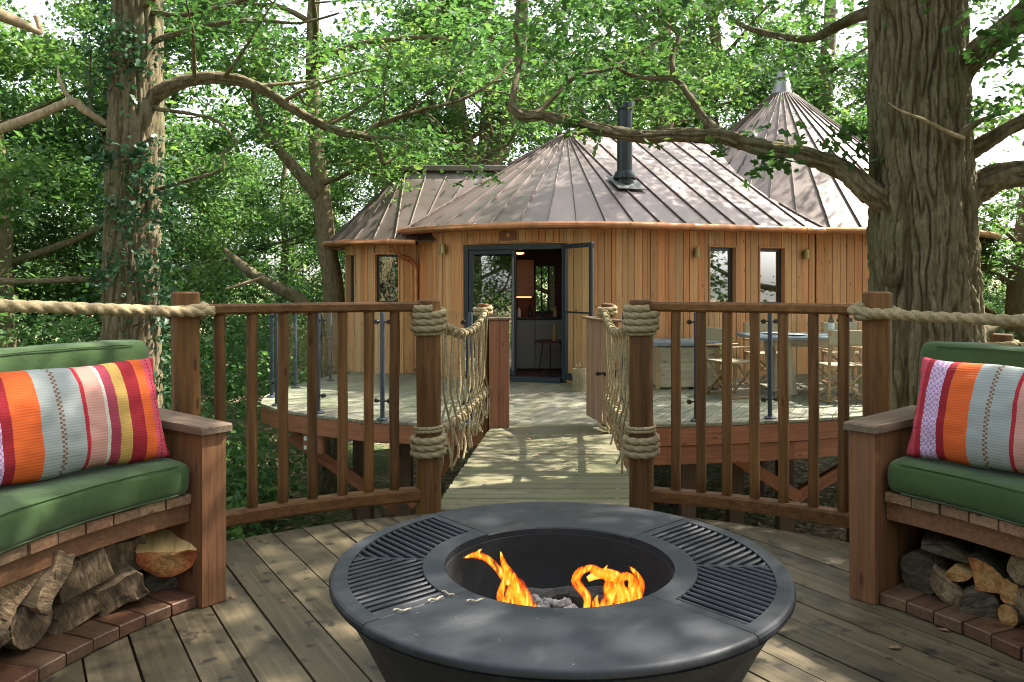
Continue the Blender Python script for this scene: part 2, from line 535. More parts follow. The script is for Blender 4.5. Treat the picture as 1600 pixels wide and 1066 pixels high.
M['bark_dead'] = bark('dead_wood', (0.20, 0.14, 0.085), (0.32, 0.24, 0.15), (0.45, 0.36, 0.24), 30, 6, 0.4)
M['leaf'] = leafmat('oak_leaf', (0.018, 0.050, 0.015), (0.042, 0.100, 0.023), (0.110, 0.175, 0.036), 0.42, 2.0)
M['leaf_far'] = leafmat('far_leaf', (0.022, 0.060, 0.018), (0.054, 0.120, 0.028), (0.140, 0.205, 0.045), 0.46, 2.1)
M['leaf_low'] = leafmat('undergrowth_leaf', (0.036, 0.092, 0.032), (0.072, 0.155, 0.046), (0.140, 0.225, 0.065), 0.45, 2.2)
M['ivy'] = leafmat('ivy_leaf', (0.012, 0.040, 0.018), (0.024, 0.070, 0.028), (0.06, 0.12, 0.04), 0.2)

def ropemat():
    m, nt, N, L, out = newmat('hemp_rope')
    b = bsdf(N, L, out, Roughness=0.9); b.inputs['Specular IOR Level'].default_value = 0.2
    tc = N.new("ShaderNodeTexCoord")
    nz = N.new("ShaderNodeTexNoise"); nz.inputs['Scale'].default_value = 90; nz.inputs['Detail'].default_value = 5
    L.new(tc.outputs['Object'], nz.inputs['Vector'])
    n2 = N.new("ShaderNodeTexNoise"); n2.inputs['Scale'].default_value = 4
    L.new(tc.outputs['Object'], n2.inputs['Vector'])
    r = ramp(N, [(0.3, (0.21, 0.155, 0.082)), (0.7, (0.38, 0.30, 0.175))])
    L.new(nz.outputs['Fac'], r.inputs[0])
    mx = N.new("ShaderNodeMix"); mx.data_type = 'RGBA'
    r2 = ramp(N, [(0.4, 0.0), (0.75, 0.5)]); L.new(n2.outputs['Fac'], r2.inputs[0])
    L.new(r2.outputs[0], mx.inputs['Factor']); L.new(r.outputs[0], mx.inputs['A']); mx.inputs['B'].default_value = (0.20, 0.17, 0.095, 1)
    L.new(mx.outputs['Result'], b.inputs['Base Color'])
    bp = N.new("ShaderNodeBump"); bp.inputs['Strength'].default_value = 0.4; bp.inputs['Distance'].default_value = 0.004
    L.new(nz.outputs['Fac'], bp.inputs['Height']); L.new(bp.outputs[0], b.inputs['Normal'])
    return m
M['rope'] = ropemat()

def cushionmat():
    m, nt, N, L, out = newmat('green_canvas_cushion')
    b = bsdf(N, L, out, Roughness=0.85); b.inputs['Specular IOR Level'].default_value = 0.25
    b.inputs['Sheen Weight'].default_value = 0.15
    tc = N.new("ShaderNodeTexCoord")
    n1 = N.new("ShaderNodeTexNoise"); n1.inputs['Scale'].default_value = 3.0; n1.inputs['Detail'].default_value = 4
    L.new(tc.outputs['Object'], n1.inputs['Vector'])
    r = ramp(N, [(0.3, (0.034, 0.066, 0.018)), (0.6, (0.042, 0.080, 0.021)), (0.8, (0.062, 0.096, 0.025))])
    L.new(n1.outputs['Fac'], r.inputs[0]); L.new(r.outputs[0], b.inputs['Base Color'])
    n2 = N.new("ShaderNodeTexNoise"); n2.inputs['Scale'].default_value = 450
    L.new(tc.outputs['Object'], n2.inputs['Vector'])
    n3 = N.new("ShaderNodeTexNoise"); n3.inputs['Scale'].default_value = 7; n3.inputs['Distortion'].default_value = 1.0
    L.new(tc.outputs['Object'], n3.inputs['Vector'])
    b1 = N.new("ShaderNodeBump"); b1.inputs['Strength'].default_value = 0.25; b1.inputs['Distance'].default_value = 0.002
    b2 = N.new("ShaderNodeBump"); b2.inputs['Strength'].default_value = 0.35; b2.inputs['Distance'].default_value = 0.02
    L.new(n3.outputs['Fac'], b2.inputs['Height']); L.new(n2.outputs['Fac'], b1.inputs['Height'])
    L.new(b2.outputs[0], b1.inputs['Normal']); L.new(b1.outputs[0], b.inputs['Normal'])
    return m
M['cushion'] = cushionmat()

def pillowmat(w):
    m, nt, N, L, out = newmat('striped_weave')
    b = bsdf(N, L, out, Roughness=0.9); b.inputs['Specular IOR Level'].default_value = 0.15
    tc = N.new("ShaderNodeTexCoord"); sp = N.new("ShaderNodeSeparateXYZ"); L.new(tc.outputs['Object'], sp.inputs[0])
    nz = N.new("ShaderNodeTexNoise"); nz.inputs['Scale'].default_value = 60
    L.new(tc.outputs['Object'], nz.inputs['Vector'])
    # x -> 0..1 with a slightly ragged edge
    ma = N.new("ShaderNodeMath"); ma.operation = 'MULTIPLY_ADD'; ma.inputs[1].default_value = 1 / w; ma.inputs[2].default_value = 0.494
    mj = N.new("ShaderNodeMath"); mj.operation = 'MULTIPLY_ADD'; mj.inputs[1].default_value = 0.005
    L.new(sp.outputs[0], ma.inputs[0]); L.new(nz.outputs['Fac'], mj.inputs[0]); L.new(ma.outputs[0], mj.inputs[2])
    red = (0.34, 0.025, 0.035); lil = (0.36, 0.20, 0.36); ora = (0.58, 0.105, 0.026); gry = (0.285, 0.30, 0.285); win = (0.27, 0.042, 0.065)
    sal = (0.48, 0.25, 0.20); wht = (0.50, 0.46, 0.38); yel = (0.42, 0.26, 0.075); drk = (0.26, 0.018, 0.025); pnk = (0.50, 0.07, 0.10)
    S = [(0.0, pnk), (0.05, red), (0.085, lil), (0.175, drk), (0.215, ora), (0.335, gry), (0.415, gry), (0.435, gry), (0.53, red), (0.55, sal), (0.635, wht), (0.65, win), (0.70, yel), (0.765, drk), (0.845, ora), (0.91, pnk), (0.97, red)]
    r = ramp(N, S, 'CONSTANT'); L.new(mj.outputs[0], r.inputs[0])
    # woven texture: chequers and fine ribs
    ck = N.new("ShaderNodeTexChecker"); ck.inputs['Scale'].default_value = 95
    L.new(tc.outputs['Object'], ck.inputs['Vector'])
    msk = ramp(N, [(0.0, 0.0), (0.085, 0.75), (0.175, 0.0), (0.635, 0.0), (0.65, 0.0)], 'CONSTANT'); L.new(mj.outputs[0], msk.inputs[0])
    mm = N.new("ShaderNodeMath"); mm.operation = 'MULTIPLY'; L.new(ck.outputs['Fac'], mm.inputs[0]); L.new(msk.outputs[0], mm.inputs[1])
    mx = N.new("ShaderNodeMix"); mx.data_type = 'RGBA'; mx.inputs['B'].default_value = (0.62, 0.50, 0.62, 1)
    L.new(mm.outputs[0], mx.inputs['Factor']); L.new(r.outputs[0], mx.inputs['A'])
    # brown dotted band and dotted edge band: blocks up the height
    zb = N.new("ShaderNodeMath"); zb.operation = 'MULTIPLY'; zb.inputs[1].default_value = 62
    fr = N.new("ShaderNodeMath"); fr.operation = 'FRACT'; gt = N.new("ShaderNodeMath"); gt.operation = 'GREATER_THAN'; gt.inputs[1].default_value = 0.45
    L.new(sp.outputs[1], zb.inputs[0]); L.new(zb.outputs[0], fr.inputs[0]); L.new(fr.outputs[0], gt.inputs[0])
    def band(lo, hi, col, prev, fac):
        k = ramp(N, [(0.0, 0.0), (lo, 1.0), (hi, 0.0)], 'CONSTANT'); L.new(mj.outputs[0], k.inputs[0])
        q = N.new("ShaderNodeMath"); q.operation = 'MULTIPLY'; L.new(k.outputs[0], q.inputs[0]); L.new(fac, q.inputs[1])
        x = N.new("ShaderNodeMix"); x.data_type = 'RGBA'; x.inputs['B'].default_value = (*col, 1)
        L.new(q.outputs[0], x.inputs['Factor']); L.new(prev, x.inputs['A'])
        return x.outputs['Result']
    inv = N.new("ShaderNodeMath"); inv.operation = 'SUBTRACT'; inv.inputs[0].default_value = 1.0; L.new(gt.outputs[0], inv.inputs[1])
    c = band(0.412, 0.424, (0.17, 0.085, 0.04), mx.outputs['Result'], gt.outputs[0])
    c = band(0.424, 0.437, (0.17, 0.085, 0.04), c, inv.outputs[0])
    c = band(0.935, 0.945, (0.20, 0.012, 0.02), c, gt.outputs[0])
    # ribs
    rb = N.new("ShaderNodeMath"); rb.operation = 'MULTIPLY'; rb.inputs[1].default_value = 640
    sn = N.new("ShaderNodeMath"); sn.operation = 'SINE'
    L.new(sp.outputs[1], rb.inputs[0]); L.new(rb.outputs[0], sn.inputs[0])
    mr = N.new("ShaderNodeMapRange"); mr.inputs['From Min'].default_value = -1; mr.inputs['To Min'].default_value = 0.92; mr.inputs['To Max'].default_value = 1.03
    L.new(sn.outputs[0], mr.inputs['Value'])
    hs = N.new("ShaderNodeHueSaturation"); L.new(mr.outputs[0], hs.inputs['Value']); L.new(c, hs.inputs['Color'])
    L.new(hs.outputs[0], b.inputs['Base Color'])
    bp = N.new("ShaderNodeBump"); bp.inputs['Strength'].default_value = 0.12; bp.inputs['Distance'].default_value = 0.003
    ad = N.new("ShaderNodeMath"); ad.operation = 'ADD'; L.new(sn.outputs[0], ad.inputs[0]); L.new(nz.outputs['Fac'], ad.inputs[1])
    L.new(ad.outputs[0], bp.inputs['Height']); L.new(bp.outputs[0], b.inputs['Normal'])
    return m
PILW = 0.74
M['pillow'] = pillowmat(PILW)

def firemat():
    m, nt, N, L, out = newmat('cast_iron')
    b = bsdf(N, L, out, Roughness=0.5, Metallic=0.15)
    tc = N.new("ShaderNodeTexCoord")
    nz = N.new("ShaderNodeTexNoise"); nz.inputs['Scale'].default_value = 5; nz.inputs['Detail'].default_value = 7
    L.new(tc.outputs['Object'], nz.inputs['Vector'])
    r = ramp(N, [(0.3, (0.012, 0.0135, 0.017)), (0.7, (0.027, 0.0295, 0.036))]); L.new(nz.outputs['Fac'], r.inputs[0])
    vo = N.new("ShaderNodeTexVoronoi"); vo.inputs['Scale'].default_value = 17
    L.new(tc.outputs['Object'], vo.inputs['Vector'])
    rs = ramp(N, [(0.035, 0.55), (0.06, 0.0)]); L.new(vo.outputs['Distance'], rs.inputs[0])
    mx = N.new("ShaderNodeMix"); mx.data_type = 'RGBA'; mx.inputs['B'].default_value = (0.22, 0.22, 0.21, 1)
    L.new(rs.outputs[0], mx.inputs['Factor']); L.new(r.outputs[0], mx.inputs['A']); L.new(mx.outputs['Result'], b.inputs['Base Color'])
    n5 = N.new("ShaderNodeTexNoise"); n5.inputs['Scale'].default_value = 3.2; n5.inputs['Detail'].default_value = 8; n5.inputs['Roughness'].default_value = 0.7; n5.inputs['Distortion'].default_value = 1.5
    L.new(tc.outputs['Object'], n5.inputs['Vector'])
    r5 = ramp(N, [(0.50, 0.0), (0.68, 0.55)]); L.new(n5.outputs['Fac'], r5.inputs[0])
    m5 = N.new("ShaderNodeMix"); m5.data_type = 'RGBA'; m5.inputs['B'].default_value = (0.075, 0.072, 0.068, 1)      # ash dust and heat marks
    L.new(r5.outputs[0], m5.inputs['Factor']); L.new(mx.outputs['Result'], m5.inputs['A']); L.new(m5.outputs['Result'], b.inputs['Base Color'])
    rr = ramp(N, [(0.35, 0.46), (0.65, 0.70)]); L.new(nz.outputs['Fac'], rr.inputs[0]); L.new(rr.outputs[0], b.inputs['Roughness'])
    n2 = N.new("ShaderNodeTexNoise"); n2.inputs['Scale'].default_value = 220
    L.new(tc.outputs['Object'], n2.inputs['Vector'])
    bp = N.new("ShaderNodeBump"); bp.inputs['Strength'].default_value = 0.15; bp.inputs['Distance'].default_value = 0.003
    L.new(n2.outputs['Fac'], bp.inputs['Height']); L.new(bp.outputs[0], b.inputs['Normal'])
    return m
M['iron'] = firemat()
M['soot'] = plain('soot', (0.012, 0.012, 0.013), 0.85, bump=0.3, scale=25)
M['char'] = plain('charred_wood', (0.03, 0.026, 0.024), 0.9, bump=0.6, scale=60, var=0.5)
M['ash'] = plain('pale_ash', (0.27, 0.24, 0.22), 0.95, bump=0.8, scale=70, var=0.5)

def flamemat():
    m, nt, N, L, out = newmat('flame')
    def math_(op, x, y=None, z=None):
        n = N.new("ShaderNodeMath"); n.operation = op
        for i, q in enumerate((x, y, z)):
            if q is None: continue
            if isinstance(q, (int, float)): n.inputs[i].default_value = q
            else: L.new(q, n.inputs[i])
        return n.outputs[0]
    tc = N.new("ShaderNodeTexCoord"); sp = N.new("ShaderNodeSeparateXYZ"); L.new(tc.outputs['Object'], sp.inputs[0])
    mp = N.new("ShaderNodeMapping"); mp.inputs['Scale'].default_value = (26, 26, 11); L.new(tc.outputs['Object'], mp.inputs['Vector'])
    nz = N.new("ShaderNodeTexNoise"); nz.inputs['Scale'].default_value = 1; nz.inputs['Detail'].default_value = 3; nz.inputs['Distortion'].default_value = 1.6
    L.new(mp.outputs[0], nz.inputs['Vector'])
    lw = N.new("ShaderNodeLayerWeight"); lw.inputs[0].default_value = 0.5
    core = math_('SUBTRACT', 1.0, lw.outputs['Facing'])
    nn = math_('MULTIPLY_ADD', nz.outputs['Fac'], 2.4, -1.2)
    v = math_('MULTIPLY_ADD', core, 0.75, nn)
    v = math_('MULTIPLY_ADD', sp.outputs[2], -1.3, v)
    r = ramp(N, [(0.0, (0.70, 0.035, 0.002)), (0.30, (1.0, 0.16, 0.006)), (0.60, (1.0, 0.36, 0.018)), (0.9, (1.0, 0.70, 0.12))])
    L.new(v, r.inputs[0])
    e = N.new("ShaderNodeEmission"); e.inputs[1].default_value = 0.44
    L.new(r.outputs[0], e.inputs[0])
    t = N.new("ShaderNodeBsdfTransparent")
    fa = ramp(N, [(0.10, 0.0), (0.75, 0.95)]); L.new(core, fa.inputs[0])
    fb = ramp(N, [(0.36, 0.05), (0.55, 1.0)]); L.new(nz.outputs['Fac'], fb.inputs[0])
    al = math_('MULTIPLY', fa.outputs[0], fb.outputs[0])
    mx = N.new("ShaderNodeMixShader"); L.new(al, mx.inputs[0]); L.new(t.outputs[0], mx.inputs[1]); L.new(e.outputs[0], mx.inputs[2])
    L.new(mx.outputs[0], out.inputs[0])
    return m
M['flame'] = flamemat()

def groundmat():
    m, nt, N, L, out = newmat('leaf_litter')
    b = bsdf(N, L, out, Roughness=0.95); b.inputs['Specular IOR Level'].default_value = 0.2
    tc = N.new("ShaderNodeTexCoord")
    vo = N.new("ShaderNodeTexVoronoi"); vo.inputs['Scale'].default_value = 14; L.new(tc.outputs['Object'], vo.inputs['Vector'])
    r = ramp(N, [(0.0, (0.09, 0.06, 0.035)), (0.4, (0.17, 0.12, 0.07)), (0.7, (0.26, 0.19, 0.12)), (1.0, (0.36, 0.29, 0.2))])
    sp = N.new("ShaderNodeSeparateColor"); L.new(vo.outputs['Color'], sp.inputs[0]); L.new(sp.outputs[0], r.inputs[0])
    n2 = N.new("ShaderNodeTexNoise"); n2.inputs['Scale'].default_value = 0.5; n2.inputs['Detail'].default_value = 6; L.new(tc.outputs['Object'], n2.inputs['Vector'])
    r2 = ramp(N, [(0.45, 0.0), (0.6, 0.8)]); L.new(n2.outputs['Fac'], r2.inputs[0])
    mx = N.new("ShaderNodeMix"); mx.data_type = 'RGBA'; mx.inputs['B'].default_value = (0.05, 0.085, 0.025, 1)
    L.new(r2.outputs[0], mx.inputs['Factor']); L.new(r.outputs[0], mx.inputs['A']); L.new(mx.outputs['Result'], b.inputs['Base Color'])
    bp = N.new("ShaderNodeBump"); bp.inputs['Strength'].default_value = 0.8; bp.inputs['Distance'].default_value = 0.03
    L.new(vo.outputs['Distance'], bp.inputs['Height']); L.new(bp.outputs[0], b.inputs['Normal'])
    return m
M['ground'] = groundmat()
M['log_bark'] = bark('log_bark', (0.05, 0.036, 0.026), (0.13, 0.098, 0.070), (0.25, 0.20, 0.15), 20, 60, 1.2)
M['log_split'] = wood('split_wood', (0.18, 0.12, 0.068), (0.42, 0.30, 0.18), 0.85, axis=0, var=0.35, across=45, along=5, bump=0.8, stain=(0.07, 0.05, 0.035), stain_amt=0.7, knots=False)
M['log_fresh'] = wood('fresh_split', (0.42, 0.25, 0.09), (0.68, 0.47, 0.20), 0.8, axis=0, var=0.1, across=45, along=5, bump=0.7, knots=False)
def endmat(name, c0, c1, c2):
    m, nt, N, L, out = newmat(name)
    b = bsdf(N, L, out, Roughness=0.85)
    tc = N.new("ShaderNodeTexCoord"); sp = N.new("ShaderNodeSeparateXYZ"); L.new(tc.outputs['Object'], sp.inputs[0])
    cb = N.new("ShaderNodeCombineXYZ"); L.new(sp.outputs[1], cb.inputs[0]); L.new(sp.outputs[2], cb.inputs[1])
    ln = N.new("ShaderNodeVectorMath"); ln.operation = 'LENGTH'; L.new(cb.outputs[0], ln.inputs[0])
    nz = N.new("ShaderNodeTexNoise"); nz.inputs['Scale'].default_value = 14; nz.inputs['Detail'].default_value = 5; L.new(tc.outputs['Object'], nz.inputs['Vector'])
    ad = N.new("ShaderNodeMath"); ad.operation = 'MULTIPLY_ADD'; ad.inputs[1].default_value = 0.05; L.new(nz.outputs['Fac'], ad.inputs[0]); L.new(ln.outputs['Value'], ad.inputs[2])
    r = ramp(N, [(0.02, c2), (0.07, c1), (0.105, c0)]); L.new(ad.outputs[0], r.inputs[0])
    rg = N.new("ShaderNodeMath"); rg.operation = 'MULTIPLY'; rg.inputs[1].default_value = 900; L.new(ad.outputs[0], rg.inputs[0])
    sn = N.new("ShaderNodeMath"); sn.operation = 'SINE'; L.new(rg.outputs[0], sn.inputs[0])
    mr = N.new("ShaderNodeMapRange"); mr.inputs['From Min'].default_value = -1; mr.inputs['To Min'].default_value = 0.8; mr.inputs['To Max'].default_value = 1.05; L.new(sn.outputs[0], mr.inputs['Value'])
    hs = N.new("ShaderNodeHueSaturation"); L.new(mr.outputs[0], hs.inputs['Value']); L.new(r.outputs[0], hs.inputs['Color']); L.new(hs.outputs[0], b.inputs['Base Color'])
    n3 = N.new("ShaderNodeTexNoise"); n3.inputs['Scale'].default_value = 45; n3.inputs['Detail'].default_value = 6; n3.inputs['Distortion'].default_value = 1.0; L.new(tc.outputs['Object'], n3.inputs['Vector'])
    r3 = ramp(N, [(0.38, (0.45, 0.40, 0.34)), (0.58, (1.0, 1.0, 1.0))]); L.new(n3.outputs['Fac'], r3.inputs[0])
    m3 = N.new("ShaderNodeMix"); m3.data_type = 'RGBA'; m3.blend_type = 'MULTIPLY'; m3.inputs['Factor'].default_value = 0.85
    L.new(hs.outputs[0], m3.inputs['A']); L.new(r3.outputs[0], m3.inputs['B']); L.new(m3.outputs['Result'], b.inputs['Base Color'])
    nz = n3
    bp = N.new("ShaderNodeBump"); bp.inputs['Strength'].default_value = 0.6; bp.inputs['Distance'].default_value = 0.006; L.new(nz.outputs['Fac'], bp.inputs['Height']); L.new(bp.outputs[0], b.inputs['Normal'])
    return m
def roughmat():
    m, nt, N, L, out = newmat('rough_split_face')
    b = bsdf(N, L, out, Roughness=0.9); b.inputs['Specular IOR Level'].default_value = 0.2
    tc = N.new("ShaderNodeTexCoord"); oi = N.new("ShaderNodeObjectInfo")
    ad = N.new("ShaderNodeVectorMath"); ad.operation = 'ADD'
    cb = N.new("ShaderNodeCombineXYZ"); [L.new(oi.outputs['Random'], cb.inputs[i]) for i in range(3)]
    mu = N.new("ShaderNodeVectorMath"); mu.operation = 'SCALE'; mu.inputs['Scale'].default_value = 31.0
    L.new(cb.outputs[0], mu.inputs[0]); L.new(tc.outputs['Object'], ad.inputs[0]); L.new(mu.outputs[0], ad.inputs[1])
    mp = N.new("ShaderNodeMapping"); mp.inputs['Scale'].default_value = (30, 70, 16); mp.inputs['Rotation'].default_value = (0.5, 0, 0)
    L.new(ad.outputs[0], mp.inputs['Vector'])
    n1 = N.new("ShaderNodeTexNoise"); n1.inputs['Scale'].default_value = 1; n1.inputs['Detail'].default_value = 9; n1.inputs['Roughness'].default_value = 0.7; n1.inputs['Distortion'].default_value = 0.9
    L.new(mp.outputs[0], n1.inputs['Vector'])
    n2 = N.new("ShaderNodeTexNoise"); n2.inputs['Scale'].default_value = 12; n2.inputs['Detail'].default_value = 4; L.new(ad.outputs[0], n2.inputs['Vector'])
    r1 = ramp(N, [(0.32, (0.08, 0.052, 0.032)), (0.48, (0.25, 0.165, 0.095)), (0.62, (0.43, 0.30, 0.175)), (0.75, (0.56, 0.42, 0.26))]); L.new(n1.outputs['Fac'], r1.inputs[0])
    r2 = ramp(N, [(0.40, 0.0), (0.62, 0.8)]); L.new(n2.outputs['Fac'], r2.inputs[0])
    mx = N.new("ShaderNodeMix"); mx.data_type = 'RGBA'; L.new(r2.outputs[0], mx.inputs['Factor']); L.new(r1.outputs[0], mx.inputs['A']); mx.inputs['B'].default_value = (0.085, 0.058, 0.040, 1)
    mr = N.new("ShaderNodeMapRange"); mr.inputs['To Min'].default_value = 0.45; mr.inputs['To Max'].default_value = 1.5; L.new(oi.outputs['Random'], mr.inputs['Value'])
    hs = N.new("ShaderNodeHueSaturation"); L.new(mr.outputs[0], hs.inputs['Value']); L.new(mx.outputs['Result'], hs.inputs['Color']); L.new(hs.outputs[0], b.inputs['Base Color'])
    bp = N.new("ShaderNodeBump"); bp.inputs['Strength'].default_value = 1.0; bp.inputs['Distance'].default_value = 0.012; L.new(n1.outputs['Fac'], bp.inputs['Height']); L.new(bp.outputs[0], b.inputs['Normal'])
    return m
M['log_rough'] = roughmat()
M['log_end'] = endmat('log_end', (0.13, 0.075, 0.04), (0.24, 0.16, 0.09), (0.30, 0.215, 0.13))
M['log_end_orange'] = endmat('orange_log_end', (0.36, 0.095, 0.025), (0.46, 0.215, 0.065), (0.48, 0.30, 0.11))

# ------------------------------------------------------------------ rope
def resample(pts, step):
    pts = [Vector(p) for p in pts]
    # catmull-rom
    out = []
    n = len(pts)
    for i in range(n - 1):
        p0 = pts[max(i - 1, 0)]; p1 = pts[i]; p2 = pts[i + 1]; p3 = pts[min(i + 2, n - 1)]
        k = max(2, int((p2 - p1).length / step))
        for j in range(k):
            t = j / k
            out.append(0.5 * ((2 * p1) + (p2 - p0) * t + (2 * p0 - 5 * p1 + 4 * p2 - p3) * t * t + (3 * p1 - p0 - 3 * p2 + p3) * t ** 3))
    out.append(pts[-1])
    return out

def rope(mb, pts, r, n=24, lay=5.5, step=0.5, strands=3):
    """laid rope: a tube of lobed section that twists along its length"""
    pts = resample(pts, r * step)
    o = len(mb.v)
    d0 = (pts[1] - pts[0]).normalized()
    ref = Vector((0, 0, 1)) if abs(d0.z) < 0.9 else Vector((1, 0, 0))
    U = d0.cross(ref).normalized()
    tw = 0.0
    for i, p in enumerate(pts):
        if i == 0: d = pts[1] - pts[0]
        elif i == len(pts) - 1: d = pts[-1] - pts[-2]
        else: d = pts[i + 1] - pts[i - 1]
        d.normalize()
        U = (U - d * U.dot(d)).normalized()
        V = d.cross(U)
        if i: tw += (p - pts[i - 1]).length / (lay * 1.35 * r) * 2 * pi
        for k in range(n):
            a = 2 * pi * k / n
            rr = r * (0.56 + 0.48 * abs(cos(strands / 2 * (a - tw))) ** 0.55)
            mb.v.append(p + (U * cos(a) + V * sin(a)) * rr)
    m = len(pts)
    for i in range(m - 1):
        for k in range(n):
            a = o + i * n + k; b = o + i * n + (k + 1) % n
            mb.f.append([a, b, b + n, a + n]); mb.m.append(mb.cur)
    mb.f.append([o + k for k in reversed(range(n))]); mb.m.append(mb.cur)
    mb.f.append([o + (m - 1) * n + k for k in range(n)]); mb.m.append(mb.cur)

def coil(mb, c, R, r, z0, turns, a0=0.0, tilt=0.0):
    """turns of rope round a post, climbing one rope width each turn"""
    pts = []
    k = int(turns * 20)
    for i in range(k + 1):
        a = a0 + 2 * pi * turns * i / k
        pts.append(Vector((c[0] + (R + r * 0.72) * cos(a), c[1] + (R + r * 0.72) * sin(a), z0 + 1.72 * r * turns * i / k + tilt * cos(a - a0))))
    rope(mb, pts, r, lay=5.5)
    return pts

# ------------------------------------------------------------------ ground
GZ = -2.3
def ground_z(x, y):
    h = 0.25 * noise.noise(Vector((x * 0.12, y * 0.12, 3.1))) + 0.06 * noise.noise(Vector((x * 0.7, y * 0.7, 9)))
    far = max(0, sqrt(x * x + (y - 6) ** 2) - 22)
    return GZ + h + 0.035 * far * max(0.0, min(1.0, y / 20))
def build_ground():
    xs = []
    n = 90
    for i in range(n + 1):
        t = (i / n) * 2 - 1
        xs.append(150 * (0.22 * t + 0.78 * t ** 3))
    vs = [(x, y + 8, ground_z(x, y + 8)) for y in xs for x in xs]
    fs = [[j * (n + 1) + i, j * (n + 1) + i + 1, (j + 1) * (n + 1) + i + 1, (j + 1) * (n + 1) + i] for j in range(n) for i in range(n)]
    mb = MB(); mb.add(vs, fs)
    o = mb.build('ground', M['ground'], origin=(0, 0, 0), smooth=True)
    tag(o, kind='structure')
build_ground()

# ------------------------------------------------------------------ near deck
C0 = Vector((0.12, 2.1, 0))
RD = 2.33
def pol(r, a, z=0.0):
    return Vector((C0.x + r * cos(radians(a)), C0.y + r * sin(radians(a)), z))

def plank_strips(poly, u, pitch, gap, zt, th, name, mat, parent, jitter=0.002, joints=None):
    """fill a convex outline with boards along u; each board its own object"""
    u = Vector((u[0], u[1], 0)).normalized(); v = Vector((-u.y, u.x, 0))
    q = [(p[0] * u.x + p[1] * u.y, p[0] * v.x + p[1] * v.y) for p in poly]
    vmin = min(p[1] for p in q); vmax = max(p[1] for p in q)
    def span(w):
        xs = []
        for (a, b) in zip(q, q[1:] + q[:1]):
            if (a[1] - w) * (b[1] - w) <= 0 and abs(a[1] - b[1]) > 1e-9:
                xs.append(a[0] + (w - a[1]) / (b[1] - a[1]) * (b[0] - a[0]))
        return (min(xs), max(xs)) if len(xs) >= 2 else None
    R = frame(u)
    w = vmin + 0.01
    k = 0
    while w < vmax - 0.02:
        a, b = w, min(w + pitch - gap, vmax - 0.003)
        ks = [a + (b - a) * t for t in (0, 0.5, 1)]
        sp = [span(t) for t in ks]
        if all(sp):
            cuts = []
            if joints:
                lo = min(s[0] for s in sp); hi = max(s[1] for s in sp)
                j = lo + RND.uniform(0.8, joints)
                while j < hi - 0.6:
                    cuts.append(j); j += joints * RND.uniform(0.85, 1.1)
            segs = []
            edges = [None] + cuts + [None]
            for e0, e1 in zip(edges, edges[1:]):
                lowe = [(s[0] if e0 is None else e0 + 0.003, t) for s, t in zip(sp, ks)]
                high = [(s[1] if e1 is None else e1 - 0.003, t) for s, t in zip(sp, ks)]
                if any(h[0] - l[0] < 0.02 for h, l in zip(high, lowe)): continue
                segs.append([lowe[0], high[0], high[1], high[2], lowe[2], lowe[1]])
            for sg in segs:
                dz = RND.uniform(-jitter, jitter)
                mb = MB()
                mb.prism([(s * u.x + t * v.x, s * u.y + t * v.y) for s, t in sg], zt - th + dz, zt + dz, 0.004)
                mb.build(name, mat, parent, rot=R)
        w += pitch
        k += 1

def circle_poly(c, r, n=72):
    return [(c[0] + r * cos(2 * pi * k / n), c[1] + r * sin(2 * pi * k / n)) for k in range(n)]

dk = MB()
for k in range(48):                                   # joists and rim below the boards
    a0, a1 = 360 * k / 48, 360 * (k + 1) / 48
    p, q = pol(RD - 0.07, a0, -0.14), pol(RD - 0.07, a1, -0.14)
    dk.bar(p, q, 0.04, 0.19, 0)
for k in range(-5, 6):
    h = sqrt((RD - 0.12) ** 2 - (k * 0.4) ** 2)
    d = Vector((0.848, 0.53, 0)); s = Vector((-0.53, 0.848, 0))
    dk.bar(C0 + s * (k * 0.4) - d * h + Vector((0, 0, -0.14)), C0 + s * (k * 0.4) + d * h + Vector((0, 0, -0.14)), 0.05, 0.19, 0)
for a in (20, 70, 110, 160, 200, 250, 290, 340):
    p = pol(RD - 0.3, a)
    dk.bar((p.x, p.y, GZ - 0.4), (p.x, p.y, -0.236), 0.15, 0.15, 0.005)
deck = dk.build('deck', M['joist'])
tag(deck, kind='structure')
plank_strips(circle_poly(C0, RD), (-0.53, 0.848), 0.152, 0.008, 0.0, 0.034, 'deck_plank', M['deck'], deck, 0.0025)

# ------------------------------------------------------------------ rope bridge deck
ZT = -0.17                                             # terrace level
def bl(t): return Vector((-0.44 + 0.25 * t, 4.47 + 3.62 * t, -0.012 + (ZT + 0.004 + 0.012) * t))
def br(t): return Vector((0.73 + 0.24 * t, 4.47 + 3.62 * t, -0.012 + (ZT + 0.004 + 0.012) * t))
bm_ = MB()
for off in (0.12, 0.5, 0.88):
    for k in range(6):
        t0, t1 = k / 6, (k + 1) / 6
        p = bl(t0).lerp(br(t0), off); q = bl(t1).lerp(br(t1), off)
        bm_.bar(p - Vector((0, 0, 0.14)), q - Vector((0, 0, 0.14)), 0.06, 0.2, 0)
bm_.bar((-0.55, 4.37, -0.062), (0.8, 4.40, -0.062), 0.22, 0.05, 0.003)
bridge = bm_.build('footbridge', M['joist'])
tag(bridge, kind='structure')
nb = 26
for k in range(nb):
    t = (k + 0.5) / nb
    p, q = bl(t), br(t)
    ex = RND.uniform(0, 0.02)
    dz = RND.uniform(-0.003, 0.003)
    Rm = frame(q - p, y=(bl(1) - bl(0)))
    piece('bridge_plank', ((q - p).length + ex, 3.62 / nb - 0.006, 0.032), (p + q) / 2 + Vector((0, 0, -0.016 + dz)), Rm, M['bridge'], bridge, 0.005)

